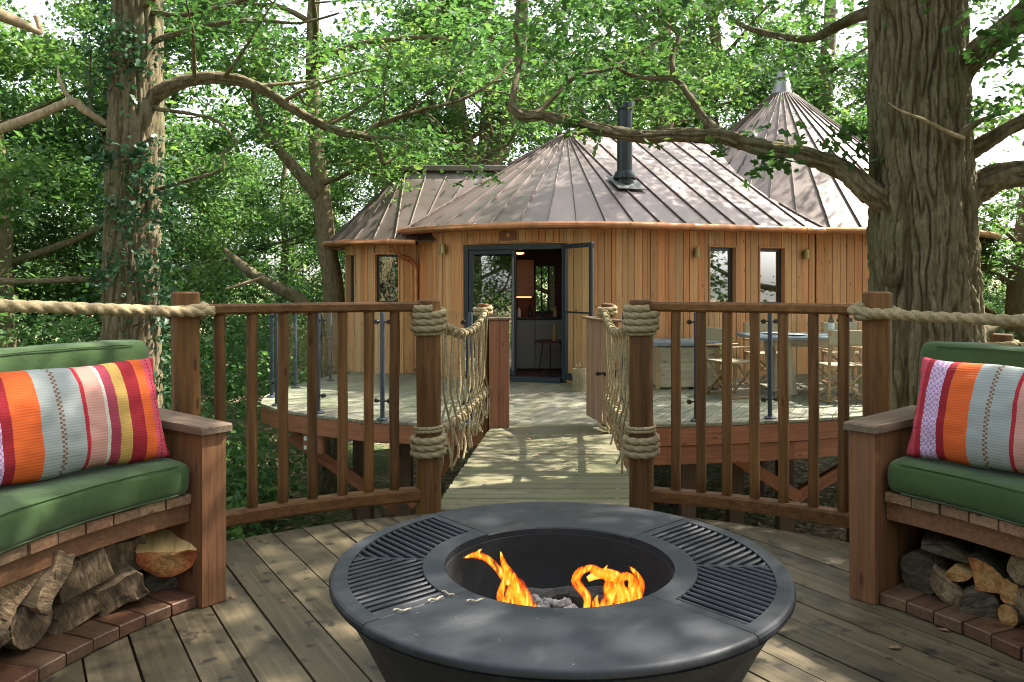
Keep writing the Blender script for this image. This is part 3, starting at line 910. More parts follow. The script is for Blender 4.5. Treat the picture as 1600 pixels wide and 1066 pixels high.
# ------------------------------------------------------------------ terrace of the treehouse
TER = [(-2.75, 12.9), (-3.08, 11.2), (-3.17, 10.2), (-3.02, 9.55), (-2.65, 9.05), (-2.15, 8.68), (-1.6, 8.38), (-0.9, 8.17), (-0.2, 8.09), (0.4, 8.07), (1.0, 8.08), (1.6, 8.12),
       (2.3, 8.22), (3.0, 8.38), (3.8, 8.66), (4.6, 9.05), (5.4, 9.6), (6.2, 10.4), (7.0, 11.5), (7.5, 13.0), (7.6, 15.0), (7.0, 17.3), (4.5, 19.3), (1.5, 19.2), (-1.3, 17.8), (-2.4, 15.5)]
tm = MB()
for (a, b) in zip(TER, TER[1:] + TER[:1]):
    c = Vector((2.2, 13.5, 0))
    p = Vector((*a, ZT - 0.16)); q = Vector((*b, ZT - 0.16))
    p += (c - p).normalized() * 0.16 * Vector((1, 1, 0)).length / 1.414; q += (c - q).normalized() * 0.16
    p.z = q.z = ZT - 0.15
    tm.bar(p, q, 0.05, 0.22, 0)
for k in range(9):
    y = 8.7 + k * 1.15
    xs = []
    for (a, b) in zip(TER, TER[1:] + TER[:1]):
        if (a[1] - y) * (b[1] - y) < 0: xs.append(a[0] + (y - a[1]) / (b[1] - a[1]) * (b[0] - a[0]))
    if len(xs) == 2:
        tm.bar((min(xs) + 0.25, y, ZT - 0.15), (max(xs) - 0.25, y, ZT - 0.15), 0.07, 0.2, 0)
terrace = tm.build('terrace', M['joist'])
tag(terrace, kind='structure')
plank_strips(TER, (0.465, 0.885), 0.148, 0.008, ZT, 0.03, 'terrace_plank', M['terrace'], terrace, 0.002, 4.2)
for i in range(0, 20):
    a, b = Vector((*TER[i], 0)), Vector((*TER[i + 1], 0))
    d = (b - a).normalized(); out = Vector((d.y, -d.x, 0))
    L = (b - a).length
    Rm = frame(d)
    c = (a + b) / 2 - out * 0.02
    piece('fascia_board', (L + 0.004, 0.028, 0.19), (c.x, c.y, ZT - 0.036 - 0.095), Rm, M['fascia'], terrace, 0.003)
    if i >= 10 and i < 18:
        c2 = (a + b) / 2 - out * 0.055
        piece('fascia_board', (L - 0.004, 0.028, 0.19), (c2.x, c2.y, ZT - 0.236 - 0.095), Rm, M['fascia'], terrace, 0.003)
def stilt(x, y, w=0.17):
    piece('stilt', (ZT - 0.27 - GZ + 0.5, w, w), (x, y, (ZT - 0.27 + GZ - 0.5) / 2), frame((0, 0, 1), y=(1, 0, 0)), M['joist'], terrace, 0.008)
for (x, y) in ((-1.75, 9.5), (-1.25, 9.3), (2.0, 9.1), (2.6, 9.3), (3.2, 9.35), (4.4, 10.2), (-2.3, 12), (0.4, 9.4), (1.2, 12), (4, 13), (6, 13), (0.5, 16), (4, 17)):
    stilt(x, y)
def brace(p, q):
    p, q = Vector(p), Vector(q)
    piece('brace', ((q - p).length, 0.09, 0.14), (p + q) / 2, frame(q - p), M['fascia'], terrace, 0.005)
brace((-2.55, 9.15, ZT - 0.3), (-1.3, 9.45, -1.45)); brace((-0.45, 9.15, ZT - 0.3), (-1.2, 9.25, -1.3)); brace((3.3, 9.2, -1.2), (2.4, 9.0, ZT - 0.45))
brace((3.3, 9.45, -1.3), (4.6, 9.6, ZT - 0.45))
bk = MB().box((-2.2, 8.84, ZT - 0.33), (0.34, 0.05, 0.24), frame((1, -0.72, 0)), 0.02)
bracket = bk.build('bracket', M['fascia'], terrace)
for dz in (0.05, -0.05):
    MB().tube([Vector((-2.25, 8.86, ZT - 0.33 + dz)) + Vector((-0.012, -0.02, 0)), Vector((-2.25, 8.86, ZT - 0.33 + dz)) + Vector((-0.035, -0.055, 0))], 0.026, 10).build('bolt', M['bolt'], bracket)

# ------------------------------------------------------------------ treehouse
HM = Vector((1.0, 14.5, 0)); HR = 3.0; HE = 3.3; ZE = 2.12; ZA = 4.02
HU = Vector((cos(radians(20)), sin(radians(20)), 0)); HN = Vector((sin(radians(20)), -cos(radians(20)), 0))
TC = Vector((5.43, 16.0, 0)); TR = 3.35; TE = 3.65; TZA = 5.24
WC = Vector((-1.83, 13.75, 0)); WR = 1.02; WE = 1.32; WZE = 1.945; WZA = 3.24

house = thing('treehouse', 'cedar clad treehouse with brown metal roofs, conical turret and glazed double door', 'treehouse', (1.0, 14.5, ZT))

def arc(c, r):
    def fn(s):
        a = s / r
        n = Vector((sin(a), -cos(a), 0))
        return c + n * r, Vector((cos(a), sin(a), 0)), n
    return fn
def line(p, q):
    d = (q - p).normalized(); n = Vector((d.y, -d.x, 0))
    return lambda s: (p + d * s, d, n)
def deg(r, a): return radians(a) * r

def shell(mb, fn, s0, s1, zb, zt, ops, step=0.25, th=0.10, inset=0.02):
    cuts = sorted(set([s0, s1] + [o[0] for o in ops if s0 < o[0] < s1] + [o[1] for o in ops if s0 < o[1] < s1]))
    for a, b in zip(cuts, cuts[1:]):
        mid = (a + b) / 2
        zs = [(zb, zt)]
        for o in ops:
            if o[0] < mid < o[1]:
                zs = ([(zb, o[2])] if o[2] > zb + 0.02 else []) + ([(o[3], zt)] if o[3] < zt - 0.02 else [])
        k = max(1, int((b - a) / step + 0.5))
        for j in range(k):
            p, _, n = fn(a + (b - a) * j / k); q, _, m = fn(a + (b - a) * (j + 1) / k)
            for (z0, z1) in zs:
                vs = []
                for z in (z0, z1):
                    vs += [p - n * inset + Vector((0, 0, z)), q - m * inset + Vector((0, 0, z)), q - m * (inset + th) + Vector((0, 0, z)), p - n * (inset + th) + Vector((0, 0, z))]
                mb.add(vs, [[0, 3, 2, 1], [4, 5, 6, 7], [0, 1, 5, 4], [1, 2, 6, 5], [2, 3, 7, 6], [3, 0, 4, 7]])

def boards(fn, s0, s1, zb, zt, ops, wall, gap=0.006):
    s = s0
    while s < s1 - 0.02:
        w = RND.choice((0.065, 0.085, 0.10, 0.12, 0.13))
        e = min(s + w, s1)
        for o in ops:
            for edge in (o[0], o[1]):
                if s + 0.03 < edge < e + 0.02: e = edge
        mid = (s + e) / 2
        zs = [(zb, zt)]
        for o in ops:
            if o[0] - 1e-4 < mid < o[1] + 1e-4:
                zs = ([(zb, o[2])] if o[2] > zb + 0.02 else []) + ([(o[3], zt)] if o[3] < zt - 0.02 else [])
        p, t, n = fn(mid)
        th = RND.choice((0.018, 0.022, 0.030))
        for (z0, z1) in zs:
            w_ = round(e - s - gap, 3)
            piece('cedar_board', (z1 - z0, w_, th), p + n * (th / 2 - 0.018) + Vector((0, 0, (z0 + z1) / 2)), frame((0, 0, 1), y=t), M['cedar'], wall, 0.003)
        s = e

ZW = ZE - 0.06
f_drum = arc(HM, HR); f_turret = arc(TC, TR); f_wing = arc(WC, WR)
pT = HM + HN * HR
f_str = line(pT, pT + HU * 4)
D0, D1 = deg(HR, -35), deg(HR, -4)
DOOR = (D0, D1, ZT - 0.2, 1.868)
BACK = (deg(HR, 165), deg(HR, 200), 0.3, 1.95)
WIN1 = (1.00, 1.495, 0.93, 1.835); WIN2 = (1.905, 2.40, 0.93, 1.835)
WW1 = (deg(WR, -22), deg(WR, 2), 0.95, 1.755); WW2 = (deg(WR, -68), deg(WR, -45), 0.95, 1.755)
p_ret0 = f_wing(deg(WR, 6))[0]; p_ret1 = f_drum(deg(HR, -57))[0]
f_ret = line(p_ret0, p_ret1)
L_ret = (p_ret1 - p_ret0).length
mb = MB(); shell(mb, f_drum, deg(HR, -62), deg(HR, 20), ZT, ZW, [DOOR]); shell(mb, f_drum, deg(HR, 100), deg(HR, 298), ZT, ZW, [BACK])
w_drum = mb.build('wall', M['shell'], house)
mb = MB(); shell(mb, f_str, 0, 3.0, ZT, ZW, [WIN1, WIN2], 0.5); w_str = mb.build('wall', M['shell'], house)
mb = MB(); shell(mb, f_turret, deg(TR, -10.5), deg(TR, 225), ZT, ZW, []); w_tur = mb.build('wall', M['shell'], house)
mb = MB(); shell(mb, f_wing, deg(WR, -150), deg(WR, 6), ZT, WZE - 0.05, [WW1, WW2], 0.12); shell(mb, f_ret, 0, L_ret, ZT, WZE - 0.05, []); w_wing = mb.build('wall', M['shell'], house)
boards(f_drum, deg(HR, -57.5), deg(HR, 20), ZT, ZW, [DOOR], w_drum)
boards(f_str, 0, 2.98, ZT, ZW, [WIN1, WIN2], w_str)
boards(f_turret, deg(TR, -10), deg(TR, 70), ZT, ZW, [], w_tur)
boards(f_wing, deg(WR, -125), deg(WR, 6), ZT, WZE - 0.05, [WW1, WW2], w_wing)
boards(f_ret, 0.0, L_ret, ZT, WZE - 0.05, [], w_wing)

def opening_frame(fn, op, fw=0.05, recess=0.07, sill=True, glass=M['glass_win'], flat=True, name='window'):
    """window in a wall opening: dark metal frame, pane, wooden reveal"""
    a, ta, na = fn(op[0]); b, tb, nb = fn(op[1])
    d = (b - a).normalized(); n = Vector((d.y, -d.x, 0)); L = (b - a).length
    z0, z1 = op[2], op[3]
    R = frame(d)
    def at(s, off, z): return a + d * s + n * off + Vector((0, 0, z))
    mb = MB()
    tr = 0.018
    zc = (z0 + z1) / 2; H = z1 - z0
    mb.box(at(tr / 2, -recess / 2 + 0.012, zc), (tr, recess + 0.03, H), R, 0.002)
    mb.box(at(L - tr / 2, -recess / 2 + 0.012, zc), (tr, recess + 0.03, H), R, 0.002)
    mb.box(at(L / 2, -recess / 2 + 0.012, z1 - tr / 2), (L - 2 * tr, recess + 0.03, tr), R, 0.002)
    rv = mb
    mb = MB()
    fo = -recess - 0.02
    i0, i1 = tr + 0.001, L - tr - 0.001
    mb.box(at(i0 + fw / 2, fo, zc - tr / 2), (fw, 0.05, H - tr), R, 0.004)
    mb.box(at(i1 - fw / 2, fo, zc - tr / 2), (fw, 0.05, H - tr), R, 0.004)
    mb.box(at(L / 2, fo, z1 - tr - fw / 2 - 0.001), (i1 - i0 - 2 * fw, 0.05, fw), R, 0.004)
    mb.box(at(L / 2, fo, z0 + fw / 2), (i1 - i0 - 2 * fw, 0.05, fw), R, 0.004)
    w = mb.build(name, M['metal'], house)
    rv.build('reveal', M['cedar'], w)
    g = MB().box(at(L / 2, fo, zc), (i1 - i0 - 2 * fw + 0.01, 0.012, H - 2 * fw), R, 0.001)
    g.build('pane', glass, w)
    return w
opening_frame(f_str, WIN1); opening_frame(f_str, WIN2)
opening_frame(f_wing, WW1, 0.035); opening_frame(f_wing, WW2, 0.035)

# door
A, _, _ = f_drum(D0); B, _, _ = f_drum(D1)
dd = (B - A).normalized(); dn = Vector((dd.y, -dd.x, 0)); DL = (B - A).length
DR = frame(dd)
dz0, dz1 = ZT + 0.0, 1.85
def dat(s, off, z): return A + dd * s + dn * off + Vector((0, 0, z))
mb = MB()
for s in (0.035, DL - 0.035): mb.box(dat(s, -0.03, (dz0 + dz1) / 2), (0.07, 0.10, dz1 - dz0), DR, 0.004)
mb.box(dat(DL / 2, -0.03, dz1 - 0.04), (DL - 0.142, 0.10, 0.08), DR, 0.004)
mb.box(dat(DL / 2, 0.01, dz0 + 0.035), (DL - 0.142, 0.16, 0.07), DR, 0.006)
dframe = mb.build('door_frame', M['metal'], house)
mb = MB()
mb.box(dat(DL / 2, 0.01, 1.862), (DL + 0.05, 0.05, 0.02), DR, 0.002)
mb.box(dat(-0.012, 0.01, 0.85), (0.02, 0.05, 2.0), DR, 0.002)
mb.box(dat(DL + 0.012, 0.01, 0.85), (0.02, 0.05, 2.0), DR, 0.002)
mb.build('trim', M['cedar'], dframe)
# head infill between the curved wall and the flat frame
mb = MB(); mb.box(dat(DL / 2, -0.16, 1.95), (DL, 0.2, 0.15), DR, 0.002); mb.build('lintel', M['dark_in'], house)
def leaf(p, q, name, zlo, zhi, bars=()):
    d = (q - p).normalized(); n = Vector((d.y, -d.x, 0)); L = (q - p).length; R = frame(d)
    fw = 0.065
    mb = MB()
    zc = (zlo + zhi) / 2
    for s in (fw / 2, L - fw / 2): mb.box(p + d * s + Vector((0, 0, zc)), (fw, 0.055, zhi - zlo), R, 0.005)
    for z, h in ((zlo + 0.05, 0.10), (zhi - fw / 2, fw)): mb.box(p + d * (L / 2) + Vector((0, 0, z)), (L - 2 * fw - 0.002, 0.055, h), R, 0.005)
    for z in bars: mb.box(p + d * (L / 2) + Vector((0, 0, z)), (L - 2 * fw - 0.002, 0.03, 0.025), R, 0.003)
    o = mb.build(name, M['metal'], house)
    MB().box(p + d * (L / 2) + Vector((0, 0, zc)), (L - 2 * fw + 0.01, 0.014, zhi - zlo - fw - 0.10), R, 0.001).build('pane', M['glass_win'] if name == 'fixed_door' else M['glass'], o)
    return o
lf = leaf(dat(0.075, -0.02, 0), dat(DL / 2 + 0.02, -0.02, 0), 'fixed_door', dz0 + 0.075, dz1 - 0.085)
MB().bar(dat(DL / 2 - 0.01, 0.03, ZT + 0.15), dat(DL / 2 - 0.01, 0.03, dz1 - 0.2), 0.008, 0.012, 0.001).build('edge_strip', M['silver'], lf)
hq = Vector((1.10, 10.82, 0))
lf2 = leaf(dat(DL - 0.02, 0.06, 0), hq, 'open_door', dz0 + 0.06, dz1 - 0.02, (0.86,))
MB().bar(hq + Vector((0.0, -0.034, ZT + 0.75)), hq + Vector((0.0, -0.034, dz1 - 0.1)), 0.006, 0.012, 0.001).build('edge_strip', M['silver'], lf2)

# roofs
def slab(mb, quad, th=0.025):
    """quad: 4 points counter-clockwise seen from outside; thickness inward"""
    a, b, c, d = [Vector(p) for p in quad]
    n = (b - a).cross(d - a).normalized()
    lo = [p - n * th for p in (a, b, c, d)]
    mb.add([a, b, c, d] + lo, [[0, 1, 2, 3], [7, 6, 5, 4], [0, 4, 5, 1], [1, 5, 6, 2], [2, 6, 7, 3], [3, 7, 4, 0]])
    return n
def seam_bar(mb, p, q, n, h=0.030, w=0.016):
    d = (q - p)
    mb.box((p + q) / 2 + n * (h / 2 - 0.004), (d.length, w, h), frame(d, z=n), 0.003)

def roof_part(name):
    return name
def cone_roof(c, re, ze, za, a0, a1, k, rt, roof, skip=0.0):
    for i in range(k):
        x0 = radians(a0 + (a1 - a0) * i / k); x1 = radians(a0 + (a1 - a0) * (i + 1) / k)
        def pt(a, r): return c + Vector((sin(a) * r, -cos(a) * r, za - (za - ze) * r / re))
        mb = MB()
        n = slab(mb, [pt(x0, re), pt(x1, re), pt(x1, rt), pt(x0, rt)])
        mb.build('roof_panel', M['roof'], roof, rot=frame(pt(x0, rt) - pt(x0, re), z=n))
        mb = MB()
        na = Vector((sin(x0) * (za - ze), -cos(x0) * (za - ze), re)).normalized()
        seam_bar(mb, pt(x0, re + 0.01), pt(x0, max(rt, 0.12)), na)
        mb.build('seam', M['seam'], roof)

def slope_roof(p_eave, p_ridge, d, L, k, roof, Le=None):
    """panels side by side along d from the eave line to the ridge line"""
    for i in range(k):
        s0, s1 = L * i / k, L * (i + 1) / k
        g = (Le or L) / L
        a, b = p_eave + d * s0 * g, p_eave + d * s1 * g
        e, f = p_ridge + d * s1, p_ridge + d * s0
        mb = MB(); n = slab(mb, [a, b, e, f]); mb.build('roof_panel', M['roof'], roof, rot=frame(f - a, z=n))
        mb = MB(); seam_bar(mb, a, f, n); mb.build('seam', M['seam'], roof)

mb = MB(); mb.lathe([(0.13, ZA - 0.07), (0.10, ZA - 0.015), (0.03, ZA + 0.025), (0.002, ZA + 0.03)], HM, 20)
LS = 4.7
q0 = HM + Vector((0, 0, ZA)); 
mb.bar(q0 + HU * 0.05, q0 + HU * 3.5, 0.16, 0.03, 0.008)
r_main = mb.build('roof', M['roof'], house)
cone_roof(HM, HE, ZE, ZA, -160, 20, 25, 0.05, r_main)
slope_roof(HM + HN * HE + Vector((0, 0, ZE)), HM + Vector((0, 0, ZA)), HU, LS, 11, r_main)
slope_roof(HM - HN * HE + Vector((0, 0, ZE)) + HU * LS, HM + Vector((0, 0, ZA)) + HU * LS, -HU, LS, 11, r_main)
mb = MB(); mb.lathe([(0.24, TZA - 0.20), (0.17, TZA - 0.02), (0.11, TZA + 0.20), (0.065, TZA + 0.42), (0.028, TZA + 0.52), (0.022, TZA + 0.60), (0.05, TZA + 0.63), (0.05, TZA + 0.67), (0.012, TZA + 0.70), (0.006, TZA + 0.95), (0.001, TZA + 0.96)], TC, 20)
r_tur = mb.build('turret_roof', M['silver'], house, smooth='auto')
cone_roof(TC, TE, ZE, TZA, -180, 180, 48, 0.09, r_tur)
mb = MB()
mb.bar(WC + Vector((-0.05, 0, WZA + 0.01)), WC + Vector((1.75, 0, WZA + 0.01)), 0.22, 0.10, 0.01)
r_wing = mb.build('wing_roof', M['roof'], house)
cone_roof(WC, WE, WZE, WZA, -180, 0, 12, 0.05, r_wing)
slope_roof(WC + Vector((0, -WE, WZE)), WC + Vector((0, 0, WZA)), Vector((1, 0, 0)), 1.9, 5, r_wing, 0.85)
slope_roof(WC + Vector((1.9, WE, WZE)), WC + Vector((1.9, 0, WZA)), Vector((-1, 0, 0)), 1.9, 5, r_wing)
# valley flashings where the roofs meet
def cone_z(c, re, ze, za, p): return za - (za - ze) * (Vector((p.x - c.x, p.y - c.y)).length) / re
pts = []
for i in range(60):
    t = 2.2 + 2.4 * i / 59
    lo, hi = 0.0, HE
    g = lambda w: cone_z(TC, TE, ZE, TZA, HM + HU * t + HN * w) - (ZA - (ZA - ZE) * w / HE)
    # outermost crossing towards the eave
    w = None
    for j in range(200):
        a, b = HE - HE * j / 200, HE - HE * (j + 1) / 200
        if g(a) * g(b) <= 0 and g(a) < 0: w = a; break
    if w is not None:
        p = HM + HU * t + HN * w; p.z = ZA - (ZA - ZE) * w / HE + 0.012
        pts.append(p)
if len(pts) > 3:
    MB().tube(pts, 0.022, 6).build('valley_flashing', M['seam'], r_main)
pts = []
for i in range(50):
    w = WE * i / 49
    z = WZA - (WZA - WZE) * w / WE
    # first x where the drum cone rises above the wing slope
    for j in range(300):
        p = WC + Vector((j * 0.008, -w, 0))
        if cone_z(HM, HE, ZE, ZA, p) > z: break
    else: continue
    pts.append(Vector((p.x, p.y, z + 0.012)))
if len(pts) > 3:
    MB().tube(pts, 0.022, 6).build('valley_flashing', M['seam'], r_wing)

# gutters, soffits
def gutter(pts, parent, r=0.055):
    mb = MB(); mb.tube(pts, r, 10); g = mb.build('gutter', M['copper'], parent, smooth='auto')
    mb = MB()
    L = 0
    for a, b in zip(pts, pts[1:]):
        L += (b - a).length
        if L > 0.75:
            L = 0
            d = (b - a).normalized()
            mb.tube([b - d * 0.012, b + d * 0.012], r + 0.006, 10)
    if mb.v: mb.build('gutter_bracket', M['copper'], g)['kind'] = 'stuff'
    return g
def arc_pts(c, r, a0, a1, z, k): return [c + Vector((sin(radians(a0 + (a1 - a0) * i / k)) * r, -cos(radians(a0 + (a1 - a0) * i / k)) * r, z)) for i in range(k + 1)]
gp = arc_pts(HM, HE + 0.05, -66, 20, ZE - 0.035, 40) + [HM + HN * (HE + 0.05) + HU * s + Vector((0, 0, ZE - 0.035)) for s in (0.5, 1, 1.5, 2, 2.5, 2.85)]
gutter(gp, house)
gutter(arc_pts(TC, TE + 0.05, -9.5, 120, ZE - 0.035, 50), house)
gutter(arc_pts(WC, WE + 0.05, -140, -4, WZE - 0.03, 40) + [Vector((-1.5, WC.y - WE - 0.04, WZE - 0.03))], house, 0.05)
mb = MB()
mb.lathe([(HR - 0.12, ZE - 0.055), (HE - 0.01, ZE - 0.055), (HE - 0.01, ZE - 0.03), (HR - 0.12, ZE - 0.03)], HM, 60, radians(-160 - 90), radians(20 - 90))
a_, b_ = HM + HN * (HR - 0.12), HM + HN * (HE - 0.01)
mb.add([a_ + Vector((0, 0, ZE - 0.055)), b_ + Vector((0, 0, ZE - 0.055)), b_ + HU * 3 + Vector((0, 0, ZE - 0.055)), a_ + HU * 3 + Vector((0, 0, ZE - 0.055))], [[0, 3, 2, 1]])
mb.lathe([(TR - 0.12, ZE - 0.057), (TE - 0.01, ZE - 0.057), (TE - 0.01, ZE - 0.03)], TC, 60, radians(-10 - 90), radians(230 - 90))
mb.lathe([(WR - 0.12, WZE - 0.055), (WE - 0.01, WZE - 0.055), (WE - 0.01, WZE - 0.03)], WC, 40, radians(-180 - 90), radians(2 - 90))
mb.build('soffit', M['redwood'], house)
# downpipe
dp = [P(616, 374, 12.42), P(618, 390, 12.5), P(626, 400, 12.6), P(640, 405, 12.72), P(648, 415, 12.78), P(650, 440, 12.8), Vector((P(650, 440, 12.8).x, 12.8, ZT + 0.05))]
MB().tube(resample(dp, 0.06), 0.036, 10).build('downpipe', M['copper'], house, smooth=True)
# flue
fx = P(976, 290, 12.62)
mb = MB()
zb = fx.z - 0.18
mb.lathe([(0.20, zb - 0.10), (0.155, zb + 0.18), (0.135, zb + 0.20), (0.135, zb + 0.30)], (fx.x, fx.y, 0), 24)
mb.lathe([(0.180, zb + 0.28), (0.185, zb + 0.30), (0.145, zb + 0.40), (0.122, zb + 0.40), (0.122, zb + 0.95), (0.127, zb + 0.95), (0.127, zb + 1.0), (0.122, zb + 1.0), (0.122, zb + 1.36)], (fx.x, fx.y, 0), 24)
fl = mb.build('flue', M['flue'], house, smooth='auto')
mb = MB()
mb.lathe([(0.122, zb + 1.36), (0.14, zb + 1.38), (0.14, zb + 1.50), (0.15, zb + 1.51), (0.02, zb + 1.57), (0.001, zb + 1.57)], (fx.x, fx.y, 0), 24)
mb.build('cowl', M['flue'], fl, smooth='auto')
# flashing plate lying on the slope
def main_z(p):
    w = (p - HM).dot(HN); return ZA - (ZA - ZE) * abs(w) / HE
fn_ = Vector((HN.x * (ZA - ZE), HN.y * (ZA - ZE), HE)).normalized()
pc = Vector((fx.x, fx.y, 0)) + HN * 0.05; pc.z = main_z(pc) + 0.02
MB().box(pc + fn_ * 0.022, (0.50, 0.50, 0.012), frame(HU, z=fn_), 0.003).build('flashing', M['lead'], fl)

# wall lamps and the plaque over the door
def wall_lamp(p, n, t):
    mb = MB()
    mb.lathe([(0.02, 0.075), (0.040, 0.07), (0.058, -0.075), (0.052, -0.075), (0.035, 0.05)], p + n * 0.075, 16)
    o = mb.build('wall_lamp', M['brass'], house, smooth='auto')
    MB().box(p + n * 0.012 + Vector((0, 0, 0.02)), (0.05, 0.03, 0.07), frame(t), 0.004).build('lamp_bracket', M['brass'], o)
for s in (0.754, 2.756):
    p, t, n = f_str(s); wall_lamp(p + Vector((0, 0, 1.735)), n, t)
p, t, n = f_drum(deg(HR, -42)); wall_lamp(p + Vector((0, 0, 1.80)), n, t)
p, t, n = f_drum(deg(HR, -20.5))
pq = MB().box(p + n * 0.022 + Vector((0, 0, 1.965)), (0.26, 0.02, 0.135), frame(t), 0.004).build('plaque', M['redwood'], house)
MB().tube([p + n * 0.032 + Vector((0, 0, 1.975)), p + n * 0.038 + Vector((0, 0, 1.975))], 0.03, 12).build('carved_mark', M['cedar'], pq)

# interior
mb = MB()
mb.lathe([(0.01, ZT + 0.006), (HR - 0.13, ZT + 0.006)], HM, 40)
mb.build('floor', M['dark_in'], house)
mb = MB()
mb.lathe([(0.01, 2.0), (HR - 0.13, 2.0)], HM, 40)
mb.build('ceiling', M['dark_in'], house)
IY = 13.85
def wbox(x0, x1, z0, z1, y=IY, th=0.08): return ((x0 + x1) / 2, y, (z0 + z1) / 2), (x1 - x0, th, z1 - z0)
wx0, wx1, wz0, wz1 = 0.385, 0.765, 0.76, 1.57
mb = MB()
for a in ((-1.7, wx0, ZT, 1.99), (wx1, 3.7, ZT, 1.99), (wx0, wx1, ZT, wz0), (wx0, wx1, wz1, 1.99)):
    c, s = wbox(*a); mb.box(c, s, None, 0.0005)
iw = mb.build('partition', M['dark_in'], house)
mb = MB()
for x in (wx0 + 0.015, wx1 - 0.015, wx0 + 0.13, wx0 + 0.25): mb.box((x, IY - 0.03, (wz0 + wz1) / 2), (0.028, 0.05, wz1 - wz0), None, 0.002)
mb.box(((wx0 + wx1) / 2, IY - 0.03, wz0 + 0.015), (wx1 - wx0, 0.04, 0.03), None, 0.002)
mb.build('window_bars', M['blackmetal'], iw)
kit = thing('kitchen_unit', 'pale kitchen base units with a dark worktop inside the open doorway', 'kitchen unit', (0.6, 13.45, ZT))
for k in range(4):
    x = -0.55 + k * 0.62
    MB().box((x, 13.42, 0.27), (0.612, 0.6, 0.80), None, 0.004).build('cabinet', M['cab'], kit)
MB().box((0.38, 13.42, 0.692), (2.52, 0.64, 0.035), None, 0.004).build('worktop', M['blackmetal'], kit)
MB().box((0.38, 13.46, -0.15), (2.48, 0.5, 0.05), None, 0.004).build('plinth', M['blackmetal'], kit)
wc_ = thing('wall_cupboard', 'grey brown wall cupboard with a glowing strip beneath, inside the doorway', 'cupboard', (0.1, 13.6, 1.05))
MB().box((0.09, 13.62, 1.36), (0.56, 0.33, 0.62), None, 0.004).build('cupboard_body', M['pale'], wc_)
MB().box((0.20, 13.56, 1.038), (0.26, 0.05, 0.016), None, 0.002).build('light_strip', M['strip'], wc_)
for i, (x, h, r, mt, nm, lb) in enumerate(((0.12, 0.16, 0.03, 'white', 'jar', 'white jar on the dark worktop under the wall cupboard'), (0.30, 0.21, 0.028, 'wine', 'bottle', 'dark bottle on the worktop left of the kitchen window'),
                                      (0.52, 0.13, 0.035, 'steel', 'mug_pot', 'squat grey pot on the worktop below the kitchen window'), (0.72, 0.18, 0.03, 'pale', 'utensil_pot', 'pale pot on the worktop at the right of the kitchen window'))):
    o = MB().lathe([(0.002, 0.0), (r, 0.0), (r, h * 0.65), (r * 0.45, h * 0.8), (r * 0.45, h), (0.002, h)], (x, 13.3, 0.71), 14).build(nm, M[mt], None, smooth='auto')
    tag(o, lb, 'jar' if i != 1 else 'bottle')
pl_ = thing('pendant_lamp', 'small pendant lamp glowing orange inside the doorway', 'lamp', P(812, 394, 12.7))
pp = P(812, 394, 12.7)
MB().lathe([(0.02, 0.05), (0.11, -0.012), (0.10, -0.014), (0.015, 0.04)], pp, 20).build('lamp_shade', M['copper'], pl_, smooth='auto')
mbb = MB(); mbb.lathe([(0.002, 0.03), (0.05, 0.012), (0.075, -0.008), (0.05, -0.03), (0.002, -0.038)], pp, 16); mbb.build('bulb', M['bulb'], pl_, smooth=True)
MB().tube([pp + Vector((0, 0, 0.05)), Vector((pp.x, pp.y, 2.0))], 0.006, 6).build('cord', M['blackmetal'], pl_)
st = thing('side_table', 'small dark hairpin leg table standing inside the doorway', 'table', (0.62, 12.55, ZT))
MB().lathe([(0.002, 0.345), (0.25, 0.345), (0.255, 0.36), (0.25, 0.372), (0.002, 0.372)], (0.62, 12.55, 0), 24).build('table_top', M['joist'], st)
for k in range(3):
    a = 2 * pi * k / 3 + 0.4
    MB().tube([(0.62 + 0.16 * cos(a), 12.55 + 0.16 * sin(a), 0.345), (0.62 + 0.24 * cos(a), 12.55 + 0.24 * sin(a), ZT + 0.006)], 0.008, 6).build('leg', M['blackmetal'], st)
o = MB().lathe([(0.002, 0), (0.045, 0), (0.045, 0.15), (0.032, 0.19), (0.032, 0.27), (0.002, 0.27)], (0.67, 12.5, 0.373), 14).build('wooden_vase', M['furn'], None, smooth='auto')
tag(o, 'tall light wooden vase on the dark side table inside the doorway', 'vase')

# ------------------------------------------------------------------ near railings with rope
def sector(mb, r0, r1, a0, a1, z0, z1, k, c=C0):
    o = len(mb.v)
    for i in range(k + 1):
        a = radians(a0 + (a1 - a0) * i / k)
        for (r, z) in ((r0, z0), (r1, z0), (r1, z1), (r0, z1)):
            mb.v.append(Vector((c[0] + r * cos(a), c[1] + r * sin(a), z)))
    fs = []
    sgn = 1 if a1 > a0 else -1
    for i in range(k):
        for j in range(4):
            q = [o + i * 4 + j, o + (i + 1) * 4 + j, o + (i + 1) * 4 + (j + 1) % 4, o + i * 4 + (j + 1) % 4]
            fs.append(q if sgn < 0 else q[::-1])
    s, e = [o, o + 1, o + 2, o + 3], [o + k * 4 + 3, o + k * 4 + 2, o + k * 4 + 1, o + k * 4]
    fs.append(s if sgn > 0 else s[::-1]); fs.append(e if sgn > 0 else e[::-1])
    mb.f += fs; mb.m += [mb.cur] * len(fs)

